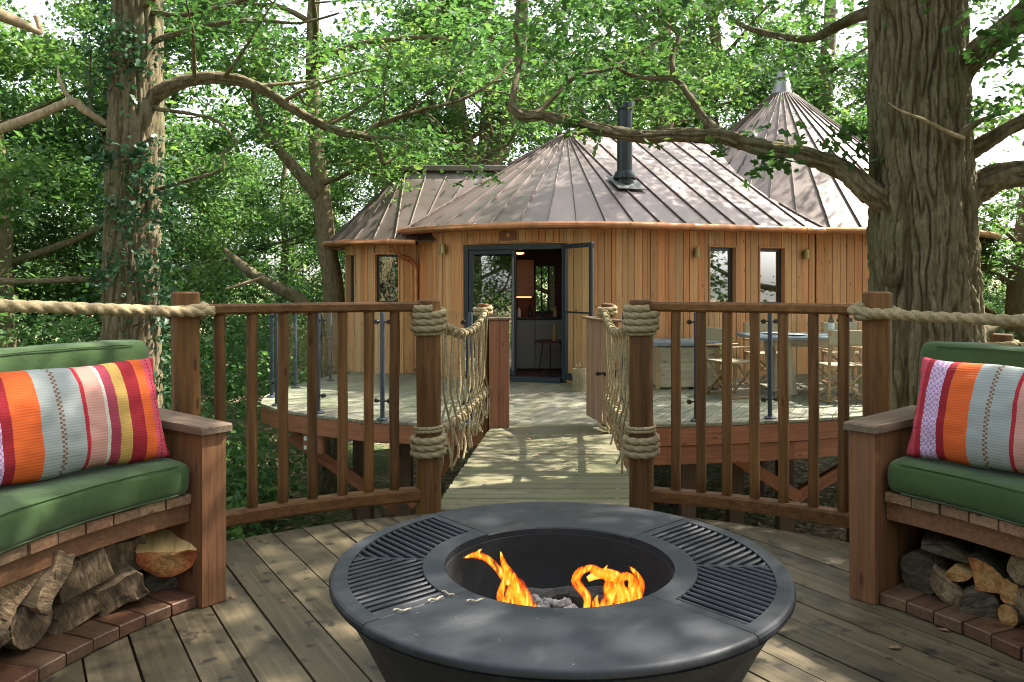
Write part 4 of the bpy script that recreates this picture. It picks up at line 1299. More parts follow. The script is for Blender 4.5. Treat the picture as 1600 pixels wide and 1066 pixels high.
def round_sector(mb, rc, zc, hr, hz, a0, a1, k, b=0.012):
    """bar of chamfered rectangular section bent along the arc"""
    prof = [(hr - b, -hz), (hr, -hz + b), (hr, hz - b), (hr - b, hz), (-hr + b, hz), (-hr, hz - b), (-hr, -hz + b), (-hr + b, -hz)]
    o = len(mb.v); n = 8
    for i in range(k + 1):
        a = radians(a0 + (a1 - a0) * i / k)
        for (dr, dz) in prof: mb.v.append(pol(rc + dr, math.degrees(a), zc + dz))
    sg = a1 > a0
    for i in range(k):
        for j in range(n):
            q = [o + i * n + j, o + i * n + (j + 1) % n, o + (i + 1) * n + (j + 1) % n, o + (i + 1) * n + j]
            mb.f.append(q if not sg else q[::-1]); mb.m.append(mb.cur)
    s = [o + j for j in range(n)]; e = [o + k * n + j for j in reversed(range(n))]
    mb.f.append(s if sg else s[::-1]); mb.f.append(e if sg else e[::-1]); mb.m += [mb.cur] * 2

def ang_at_px(px, r, lo, hi):
    best = None
    for i in range(2001):
        a = lo + (hi - lo) * i / 2000
        p = pol(r, a)
        e = abs(800 + p.x / p.y * F - px)
        if best is None or e < best[0]: best = (e, a)
    return best[1]

def pole(p, z0, z1, r, n=16):
    mb = MB()
    k = 9
    pts = []; rad = []
    for i in range(k):
        t = i / (k - 1)
        pts.append((p.x + 0.004 * noise.noise(Vector((p.x * 9, t * 3, 1))), p.y + 0.004 * noise.noise(Vector((p.y * 9, t * 3, 5))), z0 + (z1 - z0) * t))
        rad.append(r * (1 + 0.05 * noise.noise(Vector((p.x * 7, p.y * 7, t * 2.5)))))
    pts = [pts[0]] + [(pts[0][0], pts[0][1], z0 + 0.006)] + pts[1:-1] + [(pts[-1][0], pts[-1][1], z1 - 0.008), pts[-1]]
    rad = [rad[0] - 0.004, rad[0]] + rad[1:-1] + [rad[-1], rad[-1] - 0.008]
    mb.tube(pts, rad, n, wob=0.06)
    return mb

RR = 2.42
def railing(label, apost, anear, pxs, lo, hi):
    """curved section between the outer post and the bridge post"""
    base = pol(RR, (apost + anear) / 2, 0)
    t = thing('railing', label, 'railing', base)
    p1, p2 = pol(RR + 0.01, apost), pol(RR, anear)
    pole(p1, -0.28, 1.216, 0.066, 20).build('post', M['railz'], t, smooth='auto')
    pole(p2, -0.28, 1.165, 0.067, 20).build('post', M['railz'], t, smooth='auto')
    mb = MB(); round_sector(mb, RR, 1.128, 0.036, 0.027, apost, anear, 10); mb.build('top_rail', M['rail'], t)
    mb = MB(); round_sector(mb, RR, 0.085, 0.044, 0.036, apost, anear, 10); mb.build('bottom_rail', M['rail'], t)
    for px in pxs:
        a = ang_at_px(px, RR, lo, hi)
        pole(pol(RR, a), 0.118, 1.104, 0.0275, 12).build('baluster', M['railz'], t, smooth='auto')
    return t
railing('stained timber railing with round balusters left of the rope bridge', 134.2, 104.0, [343.5, 394, 442, 488, 535, 576, 616], 104, 136)
railing('stained timber railing with round balusters right of the rope bridge, before the dining table', 47.0, 75.6, [1056, 1096, 1136, 1179, 1224, 1271, 1318], 45, 76)

def outer_rope(label, a0, a1, z0, z1, sag, sgn):
    p, q = pol(RR + 0.01, a0), pol(RR + 0.01, a1)
    t = thing('rope_rail', label, 'rope', (p.x, p.y, z0))
    mb = MB()
    pts = coil(mb, p, 0.066, 0.025, z0 - 0.02, 1.15, radians(a0) + (-pi / 2 if sgn > 0 else pi / 2))
    mb.build('knot', M['rope'], t, smooth=True)
    mb = MB()
    out = Vector((cos(radians(a0 - 0)), sin(radians(a0)), 0)) * -0.088
    n = 12
    path = []
    for i in range(n + 1):
        s = i / n
        path.append((p + out).lerp(q + out, s) + Vector((0, 0, z0 + (z1 - z0) * s - sag * 4 * s * (1 - s))))
    d = (path[0] - path[1]).normalized()
    path.insert(0, path[0] + d * 0.11 + Vector((0, 0, 0.008)))
    rope(mb, path, 0.0255)
    mb.build('rope', M['rope'], t, smooth=True)
    return t
outer_rope('thick hemp rope running left from the left outer railing post behind the green bench', 134.2, 163, 1.12, 1.19, 0.0, 1)
outer_rope('thick hemp rope running right from the right outer railing post across the big oak trunk', 47.0, 18, 1.115, 1.115, 0.012, -1)
for a, lb in ((163, 'bare round timber post carrying the rope behind the left bench'), (18, 'bare round timber post carrying the rope behind the right bench')):
    p = pol(RR + 0.01, a)
    o = pole(p, -0.28, 1.28, 0.066, 20).build('rope_post', M['railz'], None, smooth='auto')
    tag(o, lb, 'post')

# far rope post at the right
fp = P(1565, 522, 7.6)
o = pole(Vector((fp.x, fp.y, 0)), GZ - 0.2, fp.z, 0.10, 18).build('rope_post', M['railz'], None, smooth='auto')
tag(o, 'short round post with a rope round its top, right of the big oak trunk', 'post')
t = thing('rope_rail', 'thin pale rope looped round the short post right of the big oak', 'rope', (fp.x, fp.y, fp.z - 0.12))
mb = MB(); coil(mb, fp, 0.10, 0.03, fp.z - 0.13, 1.3); mb.build('knot', M['rope'], t, smooth=True)
mb = MB(); rope(mb, [(fp.x + 0.12, fp.y - 0.08, fp.z - 0.1), (fp.x + 0.7, fp.y - 0.1, fp.z - 0.16), (fp.x + 1.5, fp.y - 0.2, fp.z - 0.08)], 0.028); mb.build('rope', M['rope'], t, smooth=True)

# ------------------------------------------------------------------ rope bridge sides
def rope_side(label, near, far, znt, zft, znl, zfl, sag_t, sag_l, seed):
    rr = random.Random(seed)
    t = thing('rope_barrier', label, 'rope barrier', near + Vector((0, 0, 0.2)))
    d = (far - near); d.z = 0; L = d.length; u = d.normalized()
    inn = Vector((-u.y, u.x, 0))
    if inn.dot(Vector((C0.x, 0, 0)) - Vector((near.x, 0, 0))) < 0: inn = -inn
    off = inn * 0.035
    a_, b_ = near + u * 0.085 + off, far - u * 0.05 + off
    def top(s): p = a_.lerp(b_, s); return Vector((p.x, p.y, znt + (zft - znt) * s - sag_t * 4 * s * (1 - s)))
    def low(s): p = a_.lerp(b_, s); return Vector((p.x, p.y, znl + (zfl - znl) * s - sag_l * 4 * s * (1 - s)))
    mb = MB(); rope(mb, [top(i / 10) for i in range(11)], 0.024); mb.build('top_rope', M['rope'], t, smooth=True)
    mb = MB(); rope(mb, [low(i / 10) for i in range(11)], 0.024); mb.build('bottom_rope', M['rope'], t, smooth=True)
    def ring(p, d, r):
        mb = MB()
        side = d.cross(Vector((0, 0, 1))).normalized(); up = side.cross(d)
        pts = [p + d * (0.012 * (k / 14 - 0.5) * 2) + (side * cos(2 * pi * 1.6 * k / 14) + up * sin(2 * pi * 1.6 * k / 14)) * r for k in range(15)]
        mb.tube(pts, 0.010, 6)
        return mb
    n = 10
    for k in range(n):
        s = (k + 0.6) / n
        s2 = min(0.985, s + 0.35 / n)
        p = top(s)
        du = (top(min(1, s + 0.02)) - top(max(0, s - 0.02))).normalized()
        ring(p, du, 0.031).build('knot', M['rope'], t, smooth=True)
        q = low(s); dl = (low(min(1, s + 0.02)) - low(max(0, s - 0.02))).normalized()
        ring(q, dl, 0.031).build('knot', M['rope'], t, smooth=True)
        for j, sg in enumerate((-1, 1)):
            s3 = min(0.99, max(0.01, s + sg * 0.5 / n))
            j0 = p + u * sg * 0.012 + inn * 0.022 * sg + Vector((0, 0, -0.015))
            m1 = j0.lerp(low(s), 0.45) + u * (sg * 0.020 + rr.uniform(-.006, .006)) + inn * rr.uniform(-.008, .008)
            m2 = low(s3 * 0.45 + s * 0.55) + Vector((0, 0, 0.17 + rr.uniform(-.02, .04))) + u * sg * 0.004
            e = low(s3) + Vector((0, 0, 0.03)) + inn * 0.026 * sg
            f1 = low(s3) + Vector((0, 0, -0.035)) + inn * (0.020 * sg + 0.02)
            ln = rr.uniform(0.20, 0.29)
            f2 = low(s3) + Vector((0, 0, -ln * 0.6)) + inn * rr.uniform(0.0, 0.05) + u * rr.uniform(-.04, .04)
            f3 = low(s3) + Vector((0, 0, -ln)) + inn * rr.uniform(0.0, 0.05) + u * rr.uniform(-.03, .03)
            mb = MB(); rope(mb, [j0, m1, m2, e, f1, f2, f3], 0.0085, n=6, step=1.5); mb.build('cord', M['rope'], t, smooth=True)
    # wrappings round the posts
    for (c, R, zs, turns, r) in ((near, 0.067, znt - 0.052, 3.5, 0.0215), (near, 0.067, znl - 0.105, 3.0, 0.0215), (far, 0.062, zft - 0.035, 2.0, 0.024), (far, 0.062, zfl - 0.03, 1.6, 0.024)):
        mb = MB(); coil(mb, c, R, r, zs, turns, atan2(u.y, u.x) + 0.4, 0.008)
        if c is near:
            coil(mb, c, R, 0.010, zs - 0.030 if zs > 0.6 else zs + 0.125, 2.0, 1.0)
        mb.build('wrapping', M['rope'], t, smooth=True)
    mb = MB(); rope(mb, [near + off + u * 0.055 + Vector((0, 0, znt - 0.05)), near + off + u * 0.07 + Vector((0, 0, 0.7)), near + off + u * 0.06 + Vector((0, 0, 0.45)), near + off + u * 0.065 + Vector((0, 0, 0.08))], 0.009, n=6, step=1.3)
    mb.build('cord', M['rope'], t, smooth=True)
    return t
nl, nr = pol(RR, 104.0), pol(RR, 75.6)
fl_, fr_ = Vector((-0.29, 7.96, 0)), Vector((0.96, 8.02, 0))
rope_side('knotted hemp rope barrier along the left side of the bridge', nl, fl_, 1.05, 0.985, 0.41, 0.19, 0.14, 0.03, 3)
rope_side('knotted hemp rope barrier along the right side of the bridge', nr, fr_, 1.05, 0.985, 0.41, 0.19, 0.14, 0.03, 5)
for p, lb in ((fl_, 'round timber post behind the boxed gatepost at the left far end of the bridge'), (fr_, 'round timber post behind the open gate at the right far end of the bridge')):
    o = pole(p, ZT - 0.4, 1.06, 0.06, 16).build('rope_post', M['railz'], None, smooth='auto')
    tag(o, lb, 'post')

# gatepost and gate
gp_ = thing('gatepost', 'square reddish boxed gatepost at the left far end of the rope bridge', 'gatepost', (-0.125, 7.93, ZT))
for i in range(2):
    piece('post_board', (1.07, 0.098, 0.03), (-0.175 + 0.1 * i, 7.86, ZT + 0.535), frame((0, 0, 1), y=(1, 0, 0)), M['redwood'], gp_, 0.003)
piece('post_core', (1.07, 0.198, 0.16), (-0.125, 7.956, ZT + 0.535), frame((0, 0, 1), y=(1, 0, 0)), M['redwood'], gp_, 0.004)
piece('post_cap', (0.235, 0.235, 0.024), (-0.125, 7.94, ZT + 1.083), frame((1, 0, 0)), M['cap'], gp_, 0.005)

g0, g1 = Vector((0.80, 8.2, 0)), Vector((0.955, 7.42, 0))
gd = (g1 - g0).normalized(); gn = Vector((gd.y, -gd.x, 0))         # gn points left, over the bridge
gate = thing('gate', 'open boarded timber gate with black bolt at the right far end of the bridge', 'gate', (g0.x, g0.y, -0.12))
GL = (g1 - g0).length
gz0, gz1 = -0.09, 0.90
ng = 7
for k in range(ng):
    s = (k + 0.5) * (GL - 0.12) / ng
    piece('gate_board', (gz1 - gz0, (GL - 0.12) / ng - 0.006, 0.024), g0 + gd * s + gn * 0.026 + Vector((0, 0, (gz0 + gz1) / 2)), frame((0, 0, 1), y=gd), M['cedar_gate'], gate, 0.003)
piece('gate_stile', (gz1 - gz0 + 0.03, 0.11, 0.075), g1 - gd * 0.058 + Vector((0, 0, (gz0 + gz1) / 2 - 0.015)), frame((0, 0, 1), y=gd), M['redwood'], gate, 0.004)
piece('gate_stile', (gz1 - gz0, 0.08, 0.04), g0 + gd * 0.05 - gn * 0.012 + Vector((0, 0, (gz0 + gz1) / 2)), frame((0, 0, 1), y=gd), M['redwood'], gate, 0.004)
for z in (0.02, 0.78): piece('gate_rail', (GL - 0.24, 0.04, 0.09), g0 + gd * (GL / 2 - 0.02) - gn * 0.012 + Vector((0, 0, z)), frame(gd), M['redwood'], gate, 0.004)
piece('gate_cap', (GL + 0.03, 0.15, 0.022), g0 + gd * GL / 2 + Vector((0, 0, gz1 + 0.012)), frame(gd), M['cap'], gate, 0.005)
mb = MB(); c = g1 - gd * 0.17 + gn * 0.040 + Vector((0, 0, 0.40)); mb.box(c, (0.11, 0.012, 0.035), frame(gd), 0.002); mb.tube([c - gd * 0.05 + gn * 0.02, c + gd * 0.075 + gn * 0.02], 0.011, 8); mb.tube([c - gd * 0.03, c - gd * 0.03 + gn * 0.06], 0.010, 8)
mb.lathe([(0.001, -0.022), (0.018, -0.014), (0.022, 0), (0.018, 0.014), (0.001, 0.022)], c - gd * 0.03 + gn * 0.062, 10)
mb.build('bolt', M['blackmetal'], gate, smooth='auto')
MB().box(g1 + gd * 0.001 + Vector((0, 0, 0.40)) + gn * 0.004, (0.012, 0.05, 0.12), frame(gd), 0.002).build('latch_plate', M['blackmetal'], gate)
mb = MB(); rope(mb, [g1 + gn * 0.05 + Vector((0, 0, -0.10)), g1 + gn * 0.10 + Vector((0, -0.02, -0.085)), g1 + gn * 0.14 + Vector((0, 0, -0.06)), g1 + gn * 0.15 + Vector((0, 0.05, -0.03)), g1 + gn * 0.12 + Vector((0, 0.08, -0.06))], 0.016, n=9)
o = mb.build('rope_end', M['rope'], None, smooth=True)
tag(o, 'loose pale rope end curled at the foot of the open gate', 'rope')

# ------------------------------------------------------------------ glass balustrades on the terrace
def balustrade(label, pts, extra=None):
    t = thing('glass_balustrade', label, 'balustrade', (pts[0][0], pts[0][1], ZT))
    V = [Vector((x, y, 0)) for x, y in pts]
    for i, p in enumerate(V):
        MB().tube([p + Vector((0, 0, ZT + 0.015)), p + Vector((0, 0, 0.955)), p + Vector((0, 0, 0.963))], [0.024, 0.024, 0.021], 14).build('post', M['steel'], t, smooth='auto')
        MB().lathe([(0.062, ZT + 0.002), (0.062, ZT + 0.012), (0.045, ZT + 0.022), (0.026, ZT + 0.028)], p, 18).build('base_plate', M['steel'], t, smooth='auto')
        for d in ([V[i + 1] - p] if i + 1 < len(V) else []) + ([V[i - 1] - p] if i else []):
            d.normalize()
            for z in (0.86, 0.03):
                mb = MB(); a = p + d * 0.022 + Vector((0, 0, z)); b = p + d * 0.075 + Vector((0, 0, z))
                mb.tube([a, b], 0.009, 8)
                sd = Vector((d.y, -d.x, 0))
                mb.tube([b - sd * 0.018, b + sd * 0.018], 0.024, 12)
                mb.build('clamp', M['blackmetal'], t, smooth='auto')
    for p, q in zip(V, V[1:]):
        d = (q - p).normalized()
        a, b = p + d * 0.055, q - d * 0.055
        MB().box((a + b) / 2 + Vector((0, 0, (ZT + 0.07 + 0.975) / 2)), ((b - a).length, 0.010, 0.975 - ZT - 0.07), frame(d), 0.002).build('glass_panel', M['glass'], t)
    return t
balustrade('glass balustrade with blue grey posts curving round the terrace left of the bridge', [(-0.43, 8.22), (-1.36, 8.36), (-2.14, 8.80), (-2.76, 9.35), (-3.03, 10.05), (-2.98, 10.95), (-2.68, 11.75), (-2.66, 12.7)])
balustrade('glass balustrade with blue grey posts along the terrace edge right of the bridge', [(1.16, 8.22), (1.92, 8.30), (2.74, 8.46), (3.67, 8.78), (4.45, 9.15), (5.2, 9.65)])

# ------------------------------------------------------------------ fire pit
FC = Vector((0.126, 2.15, 0)); FZ = 0.5
pit = thing('fire_pit', 'black round fire pit table with two grill plates around burning logs', 'fire pit', FC)
mb = MB()
prof = [(0.26, 0.004), (0.30, 0.004), (0.34, 0.03), (0.40, 0.12), (0.465, 0.25), (0.525, 0.37), (0.565, 0.44), (0.588, 0.468), (0.598, 0.4745), (0.590, 0.478), (0.55, 0.470), (0.33, 0.462)]
mb.lathe(prof, FC, 128)
mb.build('bowl', M['iron'], pit, smooth='auto')
mb = MB()
mb.lathe([(0.325, 0.462), (0.325, 0.480), (0.312, 0.484), (0.303, 0.482), (0.302, 0.42), (0.295, 0.34), (0.26, 0.27), (0.18, 0.235), (0.001, 0.225)], FC, 96)
mb.build('fire_basin', M['soot'], pit, smooth='auto')
SEP = [43.0, 130.0, 221.0, 311.5]
def plate(a0, a1, name):
    mb = MB()
    prof = [(0.308, 0.482), (0.3065, 0.4985), (0.3095, 0.5025), (0.593, 0.5025), (0.6005, 0.5000), (0.6045, 0.494), (0.6045, 0.484), (0.600, 0.480)]
    ga = 0.16
    o = len(mb.v)
    k = 28
    for i in range(k + 1):
        a = radians(a0 + ga + (a1 - a0 - 2 * ga) * i / k)
        for (r, z) in prof: mb.v.append(FC + Vector((r * cos(a), r * sin(a), z)))
    m = len(prof)
    for i in range(k):
        for j in range(m - 1):
            mb.f.append([o + i * m + j, o + (i + 1) * m + j, o + (i + 1) * m + j + 1, o + i * m + j + 1][::-1]); mb.m.append(0)
    mb.f.append([o + j for j in range(m)][::-1]); mb.f.append([o + k * m + j for j in range(m)]); mb.m += [0, 0]
    return mb.build(name, M['iron'], pit, smooth='auto')
plate(SEP[0], SEP[1], 'flat_plate'); plate(SEP[2], SEP[3], 'flat_plate')
def grill(a0, a1):
    am = (a0 + a1) / 2
    mb = MB()
    r0, r1 = 0.3075, 0.6045
    zb, zt = 0.484, 0.5025
    sector(mb, r0, r0 + 0.058, a0 + 0.16, a1 - 0.16, zb, zt, 24, FC)
    o_ = len(mb.v)                                    # outer band with the same rounded edge as the plates
    prof = [(r1 - 0.046, zb), (r1 - 0.046, zt), (0.593, zt), (0.6005, 0.5000), (r1, 0.494), (r1, 0.484), (0.600, 0.480)]
    m_ = len(prof); kk = 32
    for i in range(kk + 1):
        a = radians(a0 + 0.16 + (a1 - a0 - 0.32) * i / kk)
        for (r, z) in prof: mb.v.append(FC + Vector((r * cos(a), r * sin(a), z)))
    for i in range(kk):
        for j in range(m_): mb.f.append([o_ + i * m_ + j, o_ + i * m_ + (j + 1) % m_, o_ + (i + 1) * m_ + (j + 1) % m_, o_ + (i + 1) * m_ + j]); mb.m.append(0)
    mb.f.append([o_ + j for j in range(m_)][::-1]); mb.f.append([o_ + kk * m_ + j for j in range(m_)]); mb.m += [0, 0]
    for a, s in ((a0 + 0.16, 1), (a1 - 0.16, -1)):
        n = Vector((-sin(radians(a)), cos(radians(a)), 0)) * s
        d = Vector((cos(radians(a)), sin(radians(a)), 0))
        p, q = FC + d * (r0 + 0.056), FC + d * (r1 - 0.044)
        mb.bar(p + n * 0.0135 + Vector((0, 0, (zb + zt) / 2)), q + n * 0.0135 + Vector((0, 0, (zb + zt) / 2)), 0.027, zt - zb - 0.0006, 0.001)
    g = mb.build('grill_plate', M['iron'], pit)
    mb = MB(); sector(mb, r0 + 0.02, r1 - 0.02, a0 + 0.5, a1 - 0.5, 0.472, 0.475, 24, FC); mb.build('dark_under_grill', M['soot'], g)  # black sheet standing in for the dark void under the bars
    for a, sg in ((a0, 1), (a1, -1)):
        d = Vector((cos(radians(a)), sin(radians(a)), 0)); n = Vector((-d.y, d.x, 0)) * sg
        for k in range(1, 16):
            off = 0.014 + 0.0262 * k
            pts = []
            for i in range(400):
                p = d * (i * 0.6 / 400) + n * off
                ang = (math.degrees(atan2(p.y, p.x)) - am + 180) % 360 - 180
                if r0 + 0.054 < p.length < r1 - 0.042 and ang * sg < -0.2: pts.append(p)
            if len(pts) > 12:
                mb = MB(); mb.bar(FC + pts[0] + Vector((0, 0, 0.4905)), FC + pts[-1] + Vector((0, 0, 0.4905)), 0.0115, 0.021, 0.003)
                mb.build('grill_bar', M['iron'], g)
    dm = Vector((cos(radians(am)), sin(radians(am)), 0))
    MB().bar(FC + dm * (r0 + 0.054) + Vector((0, 0, 0.488)), FC + dm * (r1 - 0.042) + Vector((0, 0, 0.488)), 0.010, 0.024, 0.002).build('grill_bar', M['iron'], g)
grill(SEP[1], SEP[2]); grill(SEP[3] - 360, SEP[0])
# ash, embers, charred wood
mb = MB()
n = 26
vs = []; fs = []
for i in range(n + 1):
    r = 0.265 * i / n
    for k in range(40):
        a = 2 * pi * k / 40
        h = 0.30 + 0.05 * (1 - i / n) + 0.020 * noise.noise(Vector((r * cos(a) * 14, r * sin(a) * 14, 2))) + 0.010 * noise.noise(Vector((r * cos(a) * 45, r * sin(a) * 45, 6)))
        vs.append(FC + Vector((r * cos(a), r * sin(a), h)))
for i in range(n):
    for k in range(40): fs.append([i * 40 + k, (i + 1) * 40 + k, (i + 1) * 40 + (k + 1) % 40, i * 40 + (k + 1) % 40])
mb.add(vs, fs)
o = mb.build('ash_bed', M['ash'], None, smooth=True); tag(o, 'pale ash and embers filling the basin of the fire pit', 'ash', kind='stuff')
mb = MB()
ra = random.Random(4)
for i in range(60):
    a = ra.uniform(0, 6.28); r = ra.uniform(0, 0.10)
    c = FC + Vector((-0.03 + r * cos(a), -0.05 + r * sin(a), 0.372 + ra.uniform(0, 0.045) - r * 0.3))
    mb.box(c, (ra.uniform(.02, .05), ra.uniform(.012, .025), ra.uniform(.010, .02)), Matrix.Rotation(ra.uniform(0, 6), 3, 'Z') @ Matrix.Rotation(ra.uniform(-.7, .7), 3, 'X'), 0.003)
o = mb.build('embers', M['ash'], None); tag(o, 'heap of grey and white ember flakes between the two flames', 'embers', kind='stuff')
for i, (c, d, L, r, lb) in enumerate((((-0.13, 0.03, 0.36), (0.9, 0.3, 0.12), 0.26, 0.028, 'charred log lying under the left flame in the fire pit'), ((0.11, 0.05, 0.37), (0.6, -0.6, 0.12), 0.24, 0.030, 'charred log lying under the right flame in the fire pit'), ((0.0, 0.12, 0.36), (1, 0.1, 0.0), 0.3, 0.032, 'charred log lying across the back of the fire pit'))):
    d = Vector(d).normalized(); c = FC + Vector(c)
    mb = MB(); mb.tube([c + d * (L * (k / 8 - 0.5)) for k in range(9)], [r * (0.8 + 0.3 * noise.noise(Vector((k * .9, i, 0)))) for k in range(9)], 10, wob=0.3, seed=i)
    o = mb.build('charred_log', M['char'], None, smooth='auto'); tag(o, lb, 'log')

def flame(pts, rad, name='tongue', parent=None):
    pts = resample([Vector(p) for p in pts], 0.008)
    n = len(pts)
    k = len(rad) - 1
    rr = []
    for i in range(n):
        t = i / (n - 1) * k; j = min(int(t), k - 1); f = t - j
        rr.append(max(0.0008, rad[j] * (1 - f) + rad[j + 1] * f) * (1 + 0.22 * noise.noise(pts[i] * 38)))
    mb = MB(); mb.tube(pts, rr, 12, wob=0.5, seed=len(pts))
    # flatten away from the viewer a little
    c = sum((v for v in mb.v), Vector()) / len(mb.v)
    for v in mb.v: v.y = c.y + (v.y - c.y) * 0.75
    base = min(v.z for v in mb.v)
    o = mb.build(name, M['flame'], parent, origin=(c.x, c.y, base), smooth=True)
    return o
def fpt(px, py, d=2.13): return P(px, py, d)
f1 = thing('flame', 'thin orange flame leaning left with a torn tip, left in the fire pit', 'flame', fpt(805, 950))
flame([fpt(826, 965), fpt(818, 945), fpt(806, 925), fpt(797, 905)], [0.022, 0.022, 0.016, 0.002], 'tongue', f1)
flame([fpt(800, 965, 2.15), fpt(796, 935, 2.15), fpt(800, 910, 2.15), fpt(794, 888, 2.15)], [0.016, 0.018, 0.013, 0.002], 'tongue', f1)
flame([fpt(838, 965, 2.15), fpt(830, 945, 2.15), fpt(822, 930, 2.15)], [0.014, 0.012, 0.001], 'tongue', f1)
flame([fpt(822, 962), fpt(815, 930), fpt(800, 905), fpt(788, 885), fpt(782, 862)], [0.016, 0.020, 0.017, 0.010, 0.001], 'tongue', f1)
flame([fpt(790, 955, 2.10), fpt(781, 932, 2.10), fpt(786, 912, 2.11), fpt(790, 895, 2.11), fpt(785, 880, 2.11)], [0.014, 0.012, 0.010, 0.007, 0.001], 'tongue', f1)
flame([fpt(795, 912, 2.14), fpt(780, 892, 2.14), fpt(765, 876, 2.14), fpt(746, 867, 2.14), fpt(724, 872, 2.14)], [0.012, 0.011, 0.010, 0.010, 0.001], 'tongue', f1)
flame([fpt(752, 872, 2.14), fpt(746, 864, 2.14), fpt(753, 858, 2.14)], [0.008, 0.007, 0.001], 'tongue', f1)
f2 = thing('flame', 'broad yellow flame curling into a ring, right in the fire pit', 'flame', fpt(950, 950))
flame([fpt(915, 958), fpt(918, 935), fpt(908, 920), fpt(900, 908), fpt(908, 893), fpt(925, 886), fpt(932, 884)], [0.010, 0.012, 0.014, 0.014, 0.013, 0.009, 0.001], 'tongue', f2)
flame([fpt(925, 889), fpt(942, 898), fpt(958, 905), fpt(962, 920), fpt(952, 938), fpt(945, 958)], [0.011, 0.014, 0.017, 0.018, 0.020, 0.016], 'tongue', f2)
flame([fpt(965, 958), fpt(978, 935), fpt(994, 918), fpt(996, 900), fpt(982, 884)], [0.018, 0.020, 0.016, 0.010, 0.001], 'tongue', f2)
flame([fpt(958, 910, 2.16), fpt(975, 900, 2.16), fpt(988, 905, 2.16), fpt(990, 925, 2.16), fpt(985, 950, 2.16)], [0.010, 0.012, 0.014, 0.018, 0.016], 'tongue', f2)
flame([fpt(940, 902, 2.15), fpt(945, 892, 2.15), fpt(949, 883, 2.15)], [0.009, 0.006, 0.001], 'tongue', f2)
flame([fpt(970, 962, 2.11), fpt(975, 938, 2.11), fpt(968, 915, 2.11), fpt(975, 895, 2.11)], [0.024, 0.026, 0.018, 0.002], 'tongue', f2)
flame([fpt(985, 955, 2.15), fpt(996, 930, 2.15), fpt(1002, 910, 2.15), fpt(992, 890, 2.15)], [0.020, 0.018, 0.010, 0.001], 'tongue', f2)
flame([fpt(918, 905, 2.16), fpt(935, 897, 2.16), fpt(955, 897, 2.16), fpt(978, 905, 2.16)], [0.008, 0.013, 0.014, 0.006], 'tongue', f2)
flame([fpt(950, 962, 2.16), fpt(952, 935, 2.16), fpt(948, 912, 2.16), fpt(955, 892, 2.16)], [0.018, 0.018, 0.012, 0.001], 'tongue', f2)
flame([fpt(935, 958, 2.10), fpt(930, 942, 2.10), fpt(934, 930, 2.1)], [0.012, 0.010, 0.001], 'tongue', f2)
# bits of twig and fluff on the iron
for i, (px, py, rot) in enumerate(((680, 938, 0.6), (700, 929, -0.7), (628, 955, 0.1), (742, 940, 0.2))):
    d = (EYE - 0.506) * F / (py - 445); p = P(px, py, d)
    mb = MB(); mb.tube([p + Vector((cos(rot), sin(rot), 0)) * (k * 0.008 - 0.02) + Vector((0, 0.006 * sin(k * 1.7), 0.003)) for k in range(6)], 0.0022, 6)
    o = mb.build('wood_shaving', M['pale'], None); tag(o, ['curled pale shaving lying across the left grill edge', 'hooked pale shaving by the inner ring beside the left grill', 'short pale shaving near the outer rim below the left grill', 'pale shaving on the flat plate in front of the left flame'][i], 'shaving')

# ------------------------------------------------------------------ benches
def slat_piece(name, r0, r1, a0, a1, z0, z1, mat, parent, b=0.005):
    am = radians((a0 + a1) / 2)
    q = [pol(r0, a0), pol(r1, a0), pol(r1, a1), pol(r0, a1)]
    poly = [(p.x, p.y) for p in (q if a1 > a0 else q[::-1])]
    mb = MB(); mb.prism(poly, z0, z1, b)
    return mb.build(name, mat, parent, rot=frame((cos(am), sin(am), 0)))

